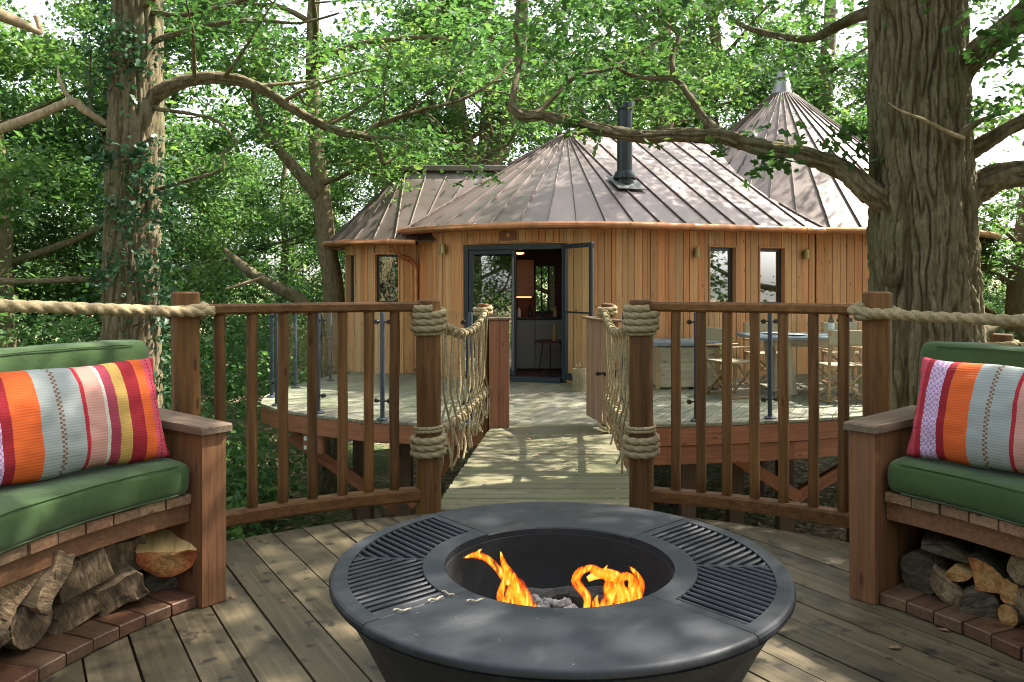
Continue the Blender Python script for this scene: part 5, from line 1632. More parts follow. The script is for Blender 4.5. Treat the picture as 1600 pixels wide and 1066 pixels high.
def bench(label, side, t_arm0, t_arm1):
    A = (lambda t: 180 - t) if side < 0 else (lambda t: t)
    base = pol(1.95, A(20))
    t = thing('curved_bench', label, 'bench', base)
    step = 3.72
    tt = t_arm0 - 0.15
    k = 0
    while tt > -36:
        for (r0, r1, z0, z1, nm) in ((1.690 + RND.uniform(-.004, .004), 2.24, 0.40, 0.436, 'seat_slat'), (1.655 + RND.uniform(-.005, .005), 2.22, 0.006, 0.047 + RND.uniform(-.002, .002), 'shelf_slat')):
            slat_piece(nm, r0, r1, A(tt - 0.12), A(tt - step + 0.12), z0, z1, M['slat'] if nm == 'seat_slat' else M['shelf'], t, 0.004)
        tt -= step
        k += 1
    ta, tb = A(t_arm0 - 0.1), A(-36)
    mb = MB(); round_sector(mb, 1.735, 0.36, 0.018, 0.0385, ta, tb, 28, 0.003); mb.build('seat_rail', M['bench'], t)
    mb = MB(); round_sector(mb, 2.262, 0.48, 0.016, 0.46, ta, tb, 28, 0.003); mb.build('back_panel', M['bench'], t)
    for (u0, u1) in ((t_arm0, t_arm1), (-36.1, -36.1 - (t_arm1 - t_arm0))):
        lo, hi = min(u0, u1), max(u0, u1)
        a0, a1 = sorted((A(lo), A(hi)))
        slat_piece('arm_front', 1.632, 1.666, a0, a1, 0.004, 0.672, M['bench_z'], t, 0.003)
        am = (a0 + a1) / 2
        slat_piece('arm_side', 1.668, 1.85, a0 + 0.08, a1 - 0.08, 0.004, 0.671, M['bench_z'], t, 0.002)
        slat_piece('arm_side', 1.854, 2.04, a0 + 0.08, a1 - 0.08, 0.004, 0.671, M['bench_z'], t, 0.002)
        slat_piece('arm_side', 2.044, 2.275, a0 + 0.08, a1 - 0.08, 0.004, 0.671, M['bench_z'], t, 0.002)
        mb = MB(); rd = Vector((cos(radians(am)), sin(radians(am)), 0))
        cap = slat_piece('arm_cap', 1.612, 2.285, a0 - 0.55, a1 + 0.55, 0.673, 0.703, M['cap'], t, 0.006)
        for rq, aq in ((1.66, a0 + 0.9), (1.66, a1 - 0.9), (1.9, am)):
            MB().tube([pol(rq, aq, 0.7005), pol(rq, aq, 0.7038)], 0.0055, 8).build('screw', M['soot'], cap)
    return t

def arc_cushion(label, name, side, t0, t1, rc, zc, hr, hz, lean=0.0, ex=6.5, seed=0, puff=0.006):
    A = (lambda t: 180 - t) if side < 0 else (lambda t: t)
    n = 40; k = 70
    mb = MB(); ring = []
    ends = 10
    ts = []
    e = 4.0  # degrees of rounding
    for i in range(k + 1):
        s = i / k
        ts.append(t0 + (t1 - t0) * (0.5 - 0.5 * cos(pi * s) * (1.0) if True else s))
    span = abs(t1 - t0)
    for i, t in enumerate(ts):
        d = min(abs(t - t0), abs(t - t1)) * pi / 180 * rc      # metres from the end
        rad = 0.045
        sh = 0.0 if d > rad else rad - sqrt(max(0, rad * rad - (rad - d) ** 2))
        for j in range(n):
            a = 2 * pi * j / n
            c, s_ = cos(a), sin(a)
            x = (abs(c) ** (2 / ex)) * (1 if c >= 0 else -1); z = (abs(s_) ** (2 / ex)) * (1 if s_ >= 0 else -1)
            bul = 1 + puff * 6 * (1 - x * x) * 0.0
            R = rc + x * (hr - sh) ; Z = zc + z * (hz - sh)
            # soft swelling of the faces and creases near the corners
            Z += puff * (1 - min(1, abs(x)) ** 2) * z * 0.8 + 0.006 * noise.noise(Vector((t * 0.22 + seed, x * 2, z * 2)))
            R += puff * (1 - min(1, abs(z)) ** 2) * x * 0.6 + 0.006 * noise.noise(Vector((t * 0.25 - seed, z * 2.2, 4 + x)))
            R += lean * (Z - zc)
            mb.v.append(pol(R, A(t), Z))
    m = len(ts)
    for i in range(m - 1):
        for j in range(n):
            q = [i * n + j, i * n + (j + 1) % n, (i + 1) * n + (j + 1) % n, (i + 1) * n + j]
            mb.f.append(q[::-1] if side < 0 else q); mb.m.append(0)
    s = [j for j in range(n)]; e_ = [(m - 1) * n + j for j in reversed(range(n))]
    mb.f += [s if side < 0 else s[::-1], e_ if side < 0 else e_[::-1]]; mb.m += [0, 0]
    o = mb.build(name, M['cushion'], None, smooth='auto')
    bm = bmesh.new(); bm.from_mesh(o.data); bmesh.ops.recalc_face_normals(bm, faces=bm.faces); bm.to_mesh(o.data); bm.free()
    o.data.polygons.foreach_set("use_smooth", [True] * len(o.data.polygons))
    tag(o, label, 'cushion')
    # stitched piping along the front edges
    for zz in (hz - 0.010, -hz + 0.010):
        mb = MB(); pts = []
        for i in range(61):
            t = t0 + (t1 - t0) * (0.03 + 0.94 * i / 60)
            R = rc - hr * 0.985 + lean * zz
            pts.append(pol(R, A(t), zc + zz + 0.003 * noise.noise(Vector((t * 0.3, 1, seed)))))
        mb.tube(pts, 0.0032, 6)
        mb.build('piping', M['cushion'], o, smooth=True)
    return o

bench('curved brown timber bench with split firewood beneath, left of the fire pit', -1, 36.4, 40.0)
bench('curved brown timber bench with round firewood beneath, right of the fire pit', 1, 37.7, 41.3)
arc_cushion('long green seat cushion on the left curved bench', 'seat_cushion', -1, 36.0, -35, 1.935, 0.503, 0.262, 0.066, seed=1)
arc_cushion('long green seat cushion on the right curved bench', 'seat_cushion', 1, 37.2, -35, 1.935, 0.503, 0.262, 0.066, seed=5)
arc_cushion('upright green back cushion behind the pillow on the left bench', 'back_cushion', -1, 37.8, -34, 2.135, 0.79, 0.075, 0.222, lean=0.12, seed=9)
arc_cushion('upright green back cushion behind the pillow on the right bench', 'back_cushion', 1, 39.2, -34, 2.135, 0.78, 0.075, 0.222, lean=0.12, seed=13)

def pillow(label, base, u, tilt, seed, w=PILW, h=0.40, th=0.085):
    u = Vector(u).normalized(); n0 = u.cross(Vector((0, 0, 1)))
    ct, st_ = cos(radians(tilt)), sin(radians(tilt))
    n = n0 * ct + Vector((0, 0, 1)) * st_
    y = Vector((0, 0, 1)) * ct - n0 * st_
    R = Matrix((u, y, n)).transposed()
    nx, ny = 56, 34
    vs = []; fs = []
    for side in (1, -1):
        for j in range(ny + 1):
            for i in range(nx + 1):
                a = i / nx * 2 - 1; b = j / ny * 2 - 1
                pin = 1 - 0.045 * (1 - b * b) * abs(a) ** 8 - 0.0
                X = a * w / 2 * (1 - 0.035 * (1 - b * b) * abs(a))
                Y = b * h / 2 * (1 - 0.055 * (1 - a * a) * abs(b))
                f = max(0.0, (1 - abs(a) ** 2.6)) ** 0.62 * max(0.0, (1 - abs(b) ** 2.4)) ** 0.55
                Z = th * f * side
                wr = 0.011 * noise.noise(Vector((a * 2.6 + seed, b * 2.2, side * 3))) + 0.005 * noise.noise(Vector((a * 7 + seed, b * 5, side * 3)))
                edge = (abs(a) ** 6) * 0.010 * noise.noise(Vector((seed, b * 5, side)))
                Z += (wr * f + edge) * (1 if side > 0 else 1)
                vs.append(Vector((X + 0.010 * b * noise.noise(Vector((seed, a * 2, 7))), Y + 0.012 * noise.noise(Vector((a * 2.2, seed, b))), Z)))
    m = (nx + 1) * (ny + 1)
    for s in (0, 1):
        for j in range(ny):
            for i in range(nx):
                q = [s * m + j * (nx + 1) + i, s * m + j * (nx + 1) + i + 1, s * m + (j + 1) * (nx + 1) + i + 1, s * m + (j + 1) * (nx + 1) + i]
                fs.append(q if s == 0 else q[::-1])
    me = bpy.data.meshes.new('pillow')
    me.from_pydata([tuple(v) for v in vs], [], fs)
    bm = bmesh.new(); bm.from_mesh(me); bmesh.ops.remove_doubles(bm, verts=bm.verts, dist=0.0005); bmesh.ops.recalc_face_normals(bm, faces=bm.faces); bm.to_mesh(me); bm.free()
    me.materials.append(M['pillow'])
    me.polygons.foreach_set("use_smooth", [True] * len(me.polygons))
    c = Vector(base) + y * (h / 2 - 0.008)
    o = link('pillow', me, None, c, R)
    tag(o, label, 'pillow')
    # seam cord round the edge
    pts = []
    for k in range(80):
        s = k / 80 * 4; e = int(s); f = (s - e) * 2 - 1
        a, b = [(f, -1), (1, f), (-f, 1), (-1, -f)][e]
        X = a * w / 2 * (1 - 0.035 * (1 - b * b) * abs(a)); Y = b * h / 2 * (1 - 0.055 * (1 - a * a) * abs(b))
        pts.append(Vector((X + 0.010 * b * noise.noise(Vector((seed, a * 2, 7))), Y + 0.012 * noise.noise(Vector((a * 2.2, seed, b))), 0)))
    return o
pillow('striped orange, red and grey pillow leaning on the left bench', (-1.545, 2.805, 0.585), (0.56, 0.83, 0), 17, 1.0)
pillow('striped orange, red and grey pillow leaning on the right bench', (1.755, 2.825, 0.585), (0.56, -0.83, 0), 17, 4.0)

# ------------------------------------------------------------------ firewood
def depth_on(px, r, side):
    """depth at which the sight line through column px meets the circle of radius r round the fire pit on the bench side"""
    k = (px - 800) / F
    # |(k d - cx, d - cy)| = r
    a = k * k + 1; b = -2 * (k * C0.x + C0.y); c = C0.x ** 2 + C0.y ** 2 - r * r
    return (-b + sqrt(b * b - 4 * a * c)) / (2 * a)
def log(label, px, py, rpx, kind, roll, L=0.36, yaw=0.0, pitch=0.0, mats=('log_bark', 'log_split', 'log_end'), side=-1, r=1.79, seed=0, sq=1.0, group=None):
    d = depth_on(px, r, side)
    c = P(px, py, d)
    rad = rpx / F * d
    to = (C0 - Vector((c.x, c.y, 0))); to.z = 0; to.normalize()
    ax = Matrix.Rotation(yaw, 3, 'Z') @ to
    ax = (ax + Vector((0, 0, pitch))).normalized()
    Rm = frame(ax) @ Matrix.Rotation(roll, 3, 'X')
    rr = random.Random(seed * 17 + 3)
    out = []
    if kind == 'round':
        out = [(1.0 * (1 + rr.uniform(-.06, .06)), 2 * pi * k / 16, 0) for k in range(16)]
        pts = [(q * cos(a), q * sin(a) * sq, m) for q, a, m in out]
    elif kind == 'half':
        pts = [(cos(pi * k / 9) * (1 + rr.uniform(-.05, .05)), -sin(pi * k / 9) * 0.85 * sq + 0.25, 0) for k in range(10)][::-1]
        pts += [(1 - 2 * k / 6 + rr.uniform(-.04, .04), 0.25 + rr.uniform(-.06, .09), 1) for k in range(1, 6)]
    elif kind == 'quarter':
        pts = [(1.5 * sin(pi / 2 * k / 7 - pi / 4) , -1.5 * cos(pi / 2 * k / 7 - pi / 4) * sq + 0.75, 0) for k in range(8)]
        pts += [(0.55 + rr.uniform(-.08, .08), 0.25 * sq, 1), (0.02, 0.85 * sq, 1), (-0.5 + rr.uniform(-.08, .08), 0.35 * sq, 1)]
    else:  # block
        pts = []
        cs = [(-1, -0.8), (1, -0.7), (0.85, 0.8), (-0.9, 0.75)]
        for i in range(4):
            (x0, y0), (x1, y1) = cs[i], cs[(i + 1) % 4]
            for k in range(4):
                f = k / 4
                pts.append((x0 + (x1 - x0) * f + rr.uniform(-.09, .09), (y0 + (y1 - y0) * f) * sq + rr.uniform(-.09, .09), 0 if i == 0 else 1))
    # counter-clockwise order when looking along -x (x towards viewer)
    area = sum(pts[i][0] * pts[(i + 1) % len(pts)][1] - pts[(i + 1) % len(pts)][0] * pts[i][1] for i in range(len(pts)))
    if area < 0: pts = pts[::-1]
    n = len(pts); k = 9
    vs = []; fs = []; ms = []
    for i in range(k + 1):
        x = -L * i / k + L * 0.02
        if i == 0: s = 0.965
        elif i == 1: x = -L * 0.02; s = 1.0
        else: s = 1.0
        for (y, z, m) in pts:
            w = 1 + 0.10 * noise.noise(Vector((x * 9, y * 1.5 + seed * 3.3, z * 1.5))) + (0.06 * noise.noise(Vector((x * 28, y * 4, z * 4 + seed))))
            xe = 0.012 * noise.noise(Vector((y * 1.5, z * 1.5, seed + 0.5))) if i == 0 else 0
            vs.append(Vector((x + xe, y * rad * s * w, z * rad * s * w)))
    for i in range(k):
        for j in range(n):
            fs.append([i * n + j, (i + 1) * n + j, (i + 1) * n + (j + 1) % n, i * n + (j + 1) % n][::-1]); ms.append(1 if pts[j][2] or pts[(j + 1) % n][2] else 0)
    prev = 0                                                   # rough cut face: rings of relief towards the middle
    for q, sc_ in enumerate((0.72, 0.42)):
        o_ = len(vs)
        for j in range(n):
            y, z = pts[j][0] * sc_ * 0.965, pts[j][1] * sc_ * 0.965
            vs.append(Vector((L * 0.02 + rad * 0.16 * noise.noise(Vector((y * 2.1 + seed, z * 2.1, seed * 1.7))) + rad * 0.07 * noise.noise(Vector((y * 6, z * 6, seed))), y * rad, z * rad)))
        for j in range(n): fs.append([prev + j, prev + (j + 1) % n, o_ + (j + 1) % n, o_ + j]); ms.append(2)
        prev = o_
    vs.append(Vector((L * 0.02 + rad * 0.1 * noise.noise(Vector((seed, 2, seed * 1.7))), 0, 0))); cidx = len(vs) - 1
    for j in range(n): fs.append([cidx, prev + j, prev + (j + 1) % n]); ms.append(2)
    fs.append([k * n + j for j in range(n)][::-1]); ms.append(2)
    me = bpy.data.meshes.new('log')
    me.from_pydata([tuple(v) for v in vs], [], fs)
    for m in mats: me.materials.append(M[m])
    me.polygons.foreach_set("material_index", ms)
    bm = bmesh.new(); bm.from_mesh(me); bmesh.ops.recalc_face_normals(bm, faces=bm.faces); bm.to_mesh(me); bm.free()
    me.polygons.foreach_set("use_smooth", [True] * len(me.polygons)); me.set_sharp_from_angle(angle=radians(38))
    o = link('log', me, None, c, Rm)
    tag(o, label, 'log', group)
    return o
GL_ = 'split logs stacked under the left bench'; GR_ = 'logs stacked under the right bench'
fresh = ('log_bark', 'log_fresh', 'log_end_orange'); sp3 = ('log_bark', 'log_split', 'log_end'); spl = ('log_bark', 'log_split', 'log_rough')
bk3 = ('log_bark', 'log_bark', 'log_bark')
left = [('freshly split half log with orange end, top of the left pile beside the armrest', 262, 872, 48, 'half', -0.06, fresh, 1.05, dict(yaw=-0.66, pitch=-0.20), 1.74),
        ('dark mossy log chunk next to the fresh half log in the left pile', 192, 872, 38, 'block', 0.05, ('log_bark', 'log_bark', 'log_rough'), 0.9, dict(yaw=-0.2), 1.86),
        ('dark bark log low beneath the fresh half log, left pile', 246, 924, 34, 'round', 0.4, bk3, 0.9, dict(yaw=-0.4), 1.84),
        ('brown split log with a ragged corner above the shelf, below the mossy chunk', 190, 928, 40, 'block', 0.35, spl, 0.72, dict(yaw=-0.35), 1.76),
        ('grey wedge of wood with a pale bark edge, upper middle of the left pile', 134, 895, 40, 'block', 0.22, spl, 0.90, dict(yaw=-0.45), 1.75),
        ('long pale diagonal slab of split wood in the left pile', 84, 910, 50, 'block', 1.0, spl, 0.42, dict(yaw=-0.1), 1.71),
        ('broad tan split log at the upper left of the left pile', 28, 912, 50, 'block', 0.75, spl, 0.72, dict(yaw=-0.3), 1.76),
        ('dark brown log low in the left pile under the diagonal slab', 122, 955, 38, 'block', 0.2, ('log_bark', 'log_split', 'log_rough'), 0.75, dict(yaw=-0.1), 1.80),
        ('dark rounded log low in the left pile near the picture edge', 48, 975, 40, 'round', 0.4, ('log_bark', 'log_bark', 'log_rough'), 0.9, {}, 1.77),
        ('pale log end at the far left of the left pile', 2, 968, 28, 'round', 0.2, sp3, 0.9, {}, 1.78),
        ('small pale stick of wood poking out at the bottom left of the left pile', -2, 1004, 22, 'block', 0.2, spl, 0.6, {}, 1.72)]
for i, (lb, px, py, rp, kd, ro, mt, sq, kw, rad_) in enumerate(left):
    log(lb, px, py, rp, kd, ro, mats=tuple(mt), side=-1, r=rad_, seed=i + 1, sq=sq, group=GL_, **kw)
right = [('dark round log at the left end of the right pile', 1437, 895, 34, 'round', 0.2, ('log_bark', 'log_bark', 'log_bark'), 0.95, {}),
         ('long dark bark slab lying on top of the right pile', 1486, 862, 42, 'half', 2.9, ('log_bark', 'log_bark', 'log_bark'), 0.55, dict(yaw=0.5)),
         ('half log with a pale cut face at the front of the right pile', 1484, 922, 36, 'half', -0.7, sp3, 1.0, dict(yaw=0.45)),
         ('golden split log end wedged behind the pale half log', 1496, 898, 24, 'quarter', 0.3, ('log_bark', 'log_fresh', 'log_end_orange'), 0.8, {}),
         ('large orange split log in the middle of the right pile', 1545, 904, 38, 'quarter', 2.5, ('log_bark', 'log_split', 'log_end_orange'), 0.85, dict(yaw=0.4)),
         ('peeling grey bark log low in the middle of the right pile', 1530, 950, 32, 'round', 0.5, ('log_bark', 'log_split', 'log_bark'), 0.8, dict(yaw=0.5)),
         ('golden round log end at the right of the right pile', 1578, 925, 20, 'round', 0.5, fresh, 1.0, {}),
         ('small round log at the foot of the right pile with a cut end', 1576, 962, 19, 'round', 1.0, ('log_bark', 'log_split', 'log_end_orange'), 0.9, {}),
         ('thick log at the top right of the right pile under the seat', 1598, 890, 24, 'round', 0.0, sp3, 1.0, {}),
         ('dark log at the far right of the right pile', 1606, 944, 24, 'round', 0.3, sp3, 1.0, {})]
for i, (lb, px, py, rp, kd, ro, mt, sq, kw) in enumerate(right):
    log(lb, px, py, rp, kd, ro, mats=tuple(mt), side=1, r=1.80 - 0.015 * (i % 3), seed=i + 31, sq=sq, group=GR_, **kw)

# ------------------------------------------------------------------ terrace furniture
tb = thing('dining_table', 'outdoor dining table with slate blue top and splayed timber legs by the house wall', 'table', (4.05, 10.55, ZT))
piece('table_top', (1.9, 0.95, 0.045), (4.05, 10.55, ZT + 0.735), frame((1, -0.0, 0)), M['slate'], tb, 0.006)
piece('apron', (1.5, 0.04, 0.09), (4.05, 10.25, ZT + 0.665), frame((1, 0, 0)), M['pale'], tb, 0.004)
for sx in (-1, 1):
    for sy in (-1, 1):
        p = Vector((4.05 + sx * 0.55, 10.55 + sy * 0.3, ZT + 0.71)); q = Vector((4.05 + sx * 0.47, 10.55 + sy * 0.36, ZT + 0.002))
        piece('leg', ((q - p).length, 0.13, 0.09), (p + q) / 2, frame(q - p, y=(1, 0, 0)), M['pale'], tb, 0.005)
def make_chair():
    t = thing('director_chair', 'x', 'chair', (0, 0, 0), 'folding canvas chairs round the dining table')
    W = 0.25
    def bar(nm, p, q, w=0.035, h=0.022, m='furn'):
        p, q = Vector(p), Vector(q)
        return MB().bar(p, q, w, h, 0.004).build(nm, M[m], t)
    for y in (-0.2, 0.2):
        bar('leg', (-W, y - 0.012, 0.005), (W, y - 0.012, 0.44)); bar('leg', (W, y + 0.012, 0.005), (-W, y + 0.012, 0.44))
    for x in (-W, W):
        bar('foot_rail', (x, -0.24, 0.02), (x, 0.24, 0.02)); bar('seat_rail', (x, -0.24, 0.45), (x, 0.24, 0.45)); bar('arm', (x, -0.25, 0.64), (x, 0.25, 0.64), 0.05, 0.022)
        bar('upright', (x, 0.19, 0.44), (x, 0.19, 0.63)); bar('upright', (x, -0.21, 0.02), (x, -0.235, 0.88))
        bar('upright', (x, 0.21, 0.02), (x, 0.21, 0.45))
    MB().box((0, 0, 0.452), (2 * W - 0.03, 0.42, 0.010), None, 0.002).build('seat', M['canvas'], t)
    MB().box((0, -0.235, 0.79), (2 * W + 0.03, 0.018, 0.17), None, 0.004).build('backrest', M['canvas'], t)
    return t
def copy_tree(o, parent=None):
    c = o.copy(); COL.objects.link(c)
    if parent: c.parent = parent
    for ch in list(o.children): copy_tree(ch, c)
    return c
ch0 = make_chair()
for i, (x, y, rz, lb) in enumerate(((4.02, 9.72, 0.05, 'canvas director chair with its back to the bridge, in front of the table'), (2.80, 10.15, -1.25, 'canvas director chair at the left end of the table, seen side on'),
                                  (3.62, 11.32, pi, 'canvas director chair behind the table, nearer the two windows'), (4.75, 11.35, pi - 0.1, 'canvas director chair behind the table, nearer the big oak trunk'), (4.62, 9.80, 0.0, 'canvas director chair in front of the table, partly behind the right outer post'))):
    c = ch0 if i == 0 else copy_tree(ch0)
    c.location = (x, y, ZT); c.rotation_euler = (0, 0, rz)
    c["label"] = lb
TZ = ZT + 0.759
def on_table(px, y): return Vector(((px - 800) / F * y, y, TZ))
wb = thing('wine_bottle', 'dark wine bottle with red capsule and pale label on the dining table', 'bottle', on_table(1299, 10.5))
c = on_table(1299, 10.5)
MB().lathe([(0.002, 0), (0.034, 0), (0.037, 0.01), (0.037, 0.19), (0.030, 0.215), (0.015, 0.235), (0.0145, 0.245)], c, 18).build('glass_body', M['wine'], wb, smooth='auto')
MB().lathe([(0.0146, 0.245), (0.0150, 0.245), (0.0150, 0.305), (0.016, 0.307), (0.002, 0.309)], c, 14).build('capsule', M['foil'], wb, smooth='auto')
MB().lathe([(0.0374, 0.07), (0.0378, 0.07), (0.0378, 0.16), (0.0374, 0.16)], c, 18).build('label', M['label'], wb, smooth='auto')
for px, y, lb in ((1280, 10.35, 'clear wine glass just left of the wine bottle'), (1262, 10.6, 'clear wine glass second left of the wine bottle'), (1333, 10.4, 'clear wine glass right of the wine bottle')):
    o = MB().lathe([(0.002, 0.003), (0.034, 0.003), (0.033, 0.006), (0.005, 0.010), (0.0045, 0.085), (0.030, 0.11), (0.038, 0.145), (0.032, 0.20), (0.031, 0.20), (0.036, 0.145), (0.028, 0.112), (0.002, 0.09)], on_table(px, y), 18).build('wine_glass', M['glass'], None, smooth='auto')
    tag(o, lb, 'wine glass')
for px, y, lb in ((1245, 10.35, 'white plate on the dining table in front of the glasses'), (1205, 10.7, 'white plate at the left end of the dining table')):
    o = MB().lathe([(0.002, 0.004), (0.08, 0.004), (0.13, 0.016), (0.13, 0.020), (0.08, 0.009), (0.002, 0.009)], on_table(px, y), 24).build('plate', M['white'], None, smooth='auto')
    tag(o, lb, 'plate')
hb = thing('outdoor_chest', 'pale boarded outdoor chest with a slate blue lid standing by the house wall', 'chest', (2.38, 11.12, ZT))
for k in range(5):
    piece('chest_board', (0.86, 0.026, 0.108), (2.38, 10.80, ZT + 0.085 + 0.11 * k), frame((1, 0.05, 0)), M['pale'], hb, 0.003)
piece('chest_body', (0.855, 0.60, 0.55), (2.38, 11.13, ZT + 0.31), frame((1, 0.05, 0)), M['pale'], hb, 0.004)
piece('lid', (0.98, 0.74, 0.06), (2.38, 11.10, ZT + 0.62), frame((1, 0.05, 0)), M['slate'], hb, 0.008)
for sx in (-0.41, 0.41): piece('corner_post', (0.58, 0.05, 0.05), (2.38 + sx, 10.79 + sx * 0.05, ZT + 0.295), frame((0, 0, 1), y=(1, 0, 0)), M['furn'], hb, 0.004)
sl = thing('log_stump', 'short upright log stump with twigs on top beside the open door', 'log stump', (0.90, 10.62, ZT))
mb = MB(); mb.tube([(0.90, 10.62, ZT + 0.002 + 0.30 * k / 6) for k in range(7)], [0.105, 0.10, 0.097, 0.096, 0.097, 0.098, 0.094], 16, wob=0.15)
mb.build('stump_body', M['bark_dead'], sl, smooth='auto')
ra = random.Random(3)
for k in range(4):
    a = ra.uniform(0, 6.28)
    MB().tube([(0.90, 10.62, ZT + 0.29), (0.90 + 0.05 * cos(a), 10.62 + 0.05 * sin(a), ZT + 0.34), (0.90 + 0.09 * cos(a), 10.62 + 0.09 * sin(a), ZT + 0.36 + 0.04 * ra.random())], [0.007, 0.005, 0.002], 6).build('twig', M['bark_dead'], sl, smooth=True)

# ------------------------------------------------------------------ trees
LOBED = (np.array([(0, 0, 0), (.35, 0, .03), (.70, 0, .02), (1, 0, -.06), (.42, .30, .07), (.54, .13, .05), (.80, .25, .03), (.42, -.30, .07), (.54, -.13, .05), (.80, -.25, .03)], dtype=np.float32),
         np.array([(0, 1, 4), (1, 5, 4), (1, 2, 5), (2, 6, 5), (2, 3, 6), (0, 7, 1), (1, 7, 8), (1, 8, 2), (2, 8, 9), (2, 9, 3)], dtype=np.int32))
SIMPLE = (np.array([(0, 0, 0), (.5, .30, .09), (1, 0, -.05), (.5, -.30, .09)], dtype=np.float32), np.array([(0, 2, 1), (0, 3, 2)], dtype=np.int32))
MID = (np.array([(0, 0, 0), (.34, .26, .07), (.72, .21, .05), (1, 0, -.05), (.72, -.21, .05), (.34, -.26, .07)], dtype=np.float32), np.array([(0, 3, 2), (0, 2, 1), (0, 4, 3), (0, 5, 4)], dtype=np.int32))
TRI = [0]
def leaf_mesh(name, pos, size, tmpl, rng, mat, flat=0.7, up=(0, 0, 1)):
    T, Fc = tmpl
    n = len(pos); k = len(T); f = len(Fc)
    TRI[0] += n * f
    N = rng.normal(0, 0.55, (n, 3)) + np.array(up) * flat
    N /= np.linalg.norm(N, axis=1, keepdims=True)
    X = rng.normal(0, 1, (n, 3)); X -= N * (X * N).sum(1, keepdims=True)
    X /= np.linalg.norm(X, axis=1, keepdims=True)
    Y = np.cross(N, X)
    s = size * rng.uniform(0.55, 1.4, (n, 1))
    v = pos[:, None, :] + s[:, None, :] * (T[None, :, 0:1] * X[:, None, :] + T[None, :, 1:2] * Y[:, None, :] + T[None, :, 2:3] * N[:, None, :])
    v = v.reshape(-1, 3).astype(np.float32)
    idx = (np.arange(n, dtype=np.int32)[:, None, None] * k + Fc[None]).reshape(-1)
    me = bpy.data.meshes.new(name)
    me.vertices.add(n * k); me.vertices.foreach_set("co", v.ravel())
    me.loops.add(n * f * 3); me.loops.foreach_set("vertex_index", idx)
    me.polygons.add(n * f); me.polygons.foreach_set("loop_start", np.arange(0, n * f * 3, 3, dtype=np.int32))
    at = me.attributes.new("rnd", 'FLOAT', 'POINT')
    cl = 0.5 + 0.5 * np.sin(pos[:, 0] * 2.3 + 1.5 * np.sin(pos[:, 1] * 1.9)) * np.sin(pos[:, 2] * 2.9 + pos[:, 1] * 1.7)
    at.data.foreach_set("value", np.repeat(np.clip(0.62 * rng.beta(2.0, 2.4, n) + 0.42 * cl, 0, 1), k).astype(np.float32))
    me.update(calc_edges=True)
    me.materials.append(mat)
    return me

def clumps(rng, tips, per, rh, rv):
    """leaf positions scattered in flattened clumps round the tips"""
    tips = np.asarray(tips, dtype=np.float64)
    d = rng.normal(0, 1, (len(tips), per, 3))
    sc = rng.uniform(0.6, 1.25, (len(tips), 1, 1))
    d *= np.array([rh, rh, rv]) * 0.55 * sc
    return (tips[:, None, :] + d).reshape(-1, 3)

def limb(rng, start, d, L, r0, up=0.15, wig=0.25, k=7):
    p = np.array(start, dtype=float); d = np.array(d, dtype=float); d /= np.linalg.norm(d)
    pts = [p.copy()]; rad = [r0]
    for i in range(k):
        d = d + rng.normal(0, wig, 3) * 0.5 + np.array([0, 0, up * 0.3])
        d /= np.linalg.norm(d)
        p = p + d * L / k
        pts.append(p.copy()); rad.append(max(0.006, r0 * (1 - 0.85 * (i + 1) / k)))
    return pts, rad

def sub_twigs(rng, pts, rad, nsub, Ls, t0=0.25, mb=None, up=0.1, mesh_twigs=True, side_n=6):
    """side shoots along a limb; returns tip points for foliage"""
    tips = []
    m = len(pts) - 1
    for j in range(nsub):
        t = t0 + (1 - t0) * (j + rng.uniform(0, 1)) / nsub
        i = min(int(t * m), m - 1); f = t * m - i
        p = np.array(pts[i]) * (1 - f) + np.array(pts[i + 1]) * f
        ax = np.array(pts[i + 1]) - np.array(pts[i]); ax = ax / (np.linalg.norm(ax) + 1e-9)
        s = rng.normal(0, 1, 3); s -= ax * s.dot(ax); s /= np.linalg.norm(s)
        s[2] *= 0.6
        d = ax * 0.5 + s * 0.9 + np.array([0, 0, up])
        L = Ls * rng.uniform(0.55, 1.2) * (1.15 - 0.5 * t)
        q, r = limb(rng, p, d, L, max(0.008, 0.45 * (rad[i] if hasattr(rad, '__len__') else rad)), up=0.05, k=4)
        if mb is not None and mesh_twigs:
            mb.tube([tuple(x) for x in q], r, side_n, cap=False)
        tips += [q[2], q[3], q[4]]
    tips.append(pts[-1])
    return tips

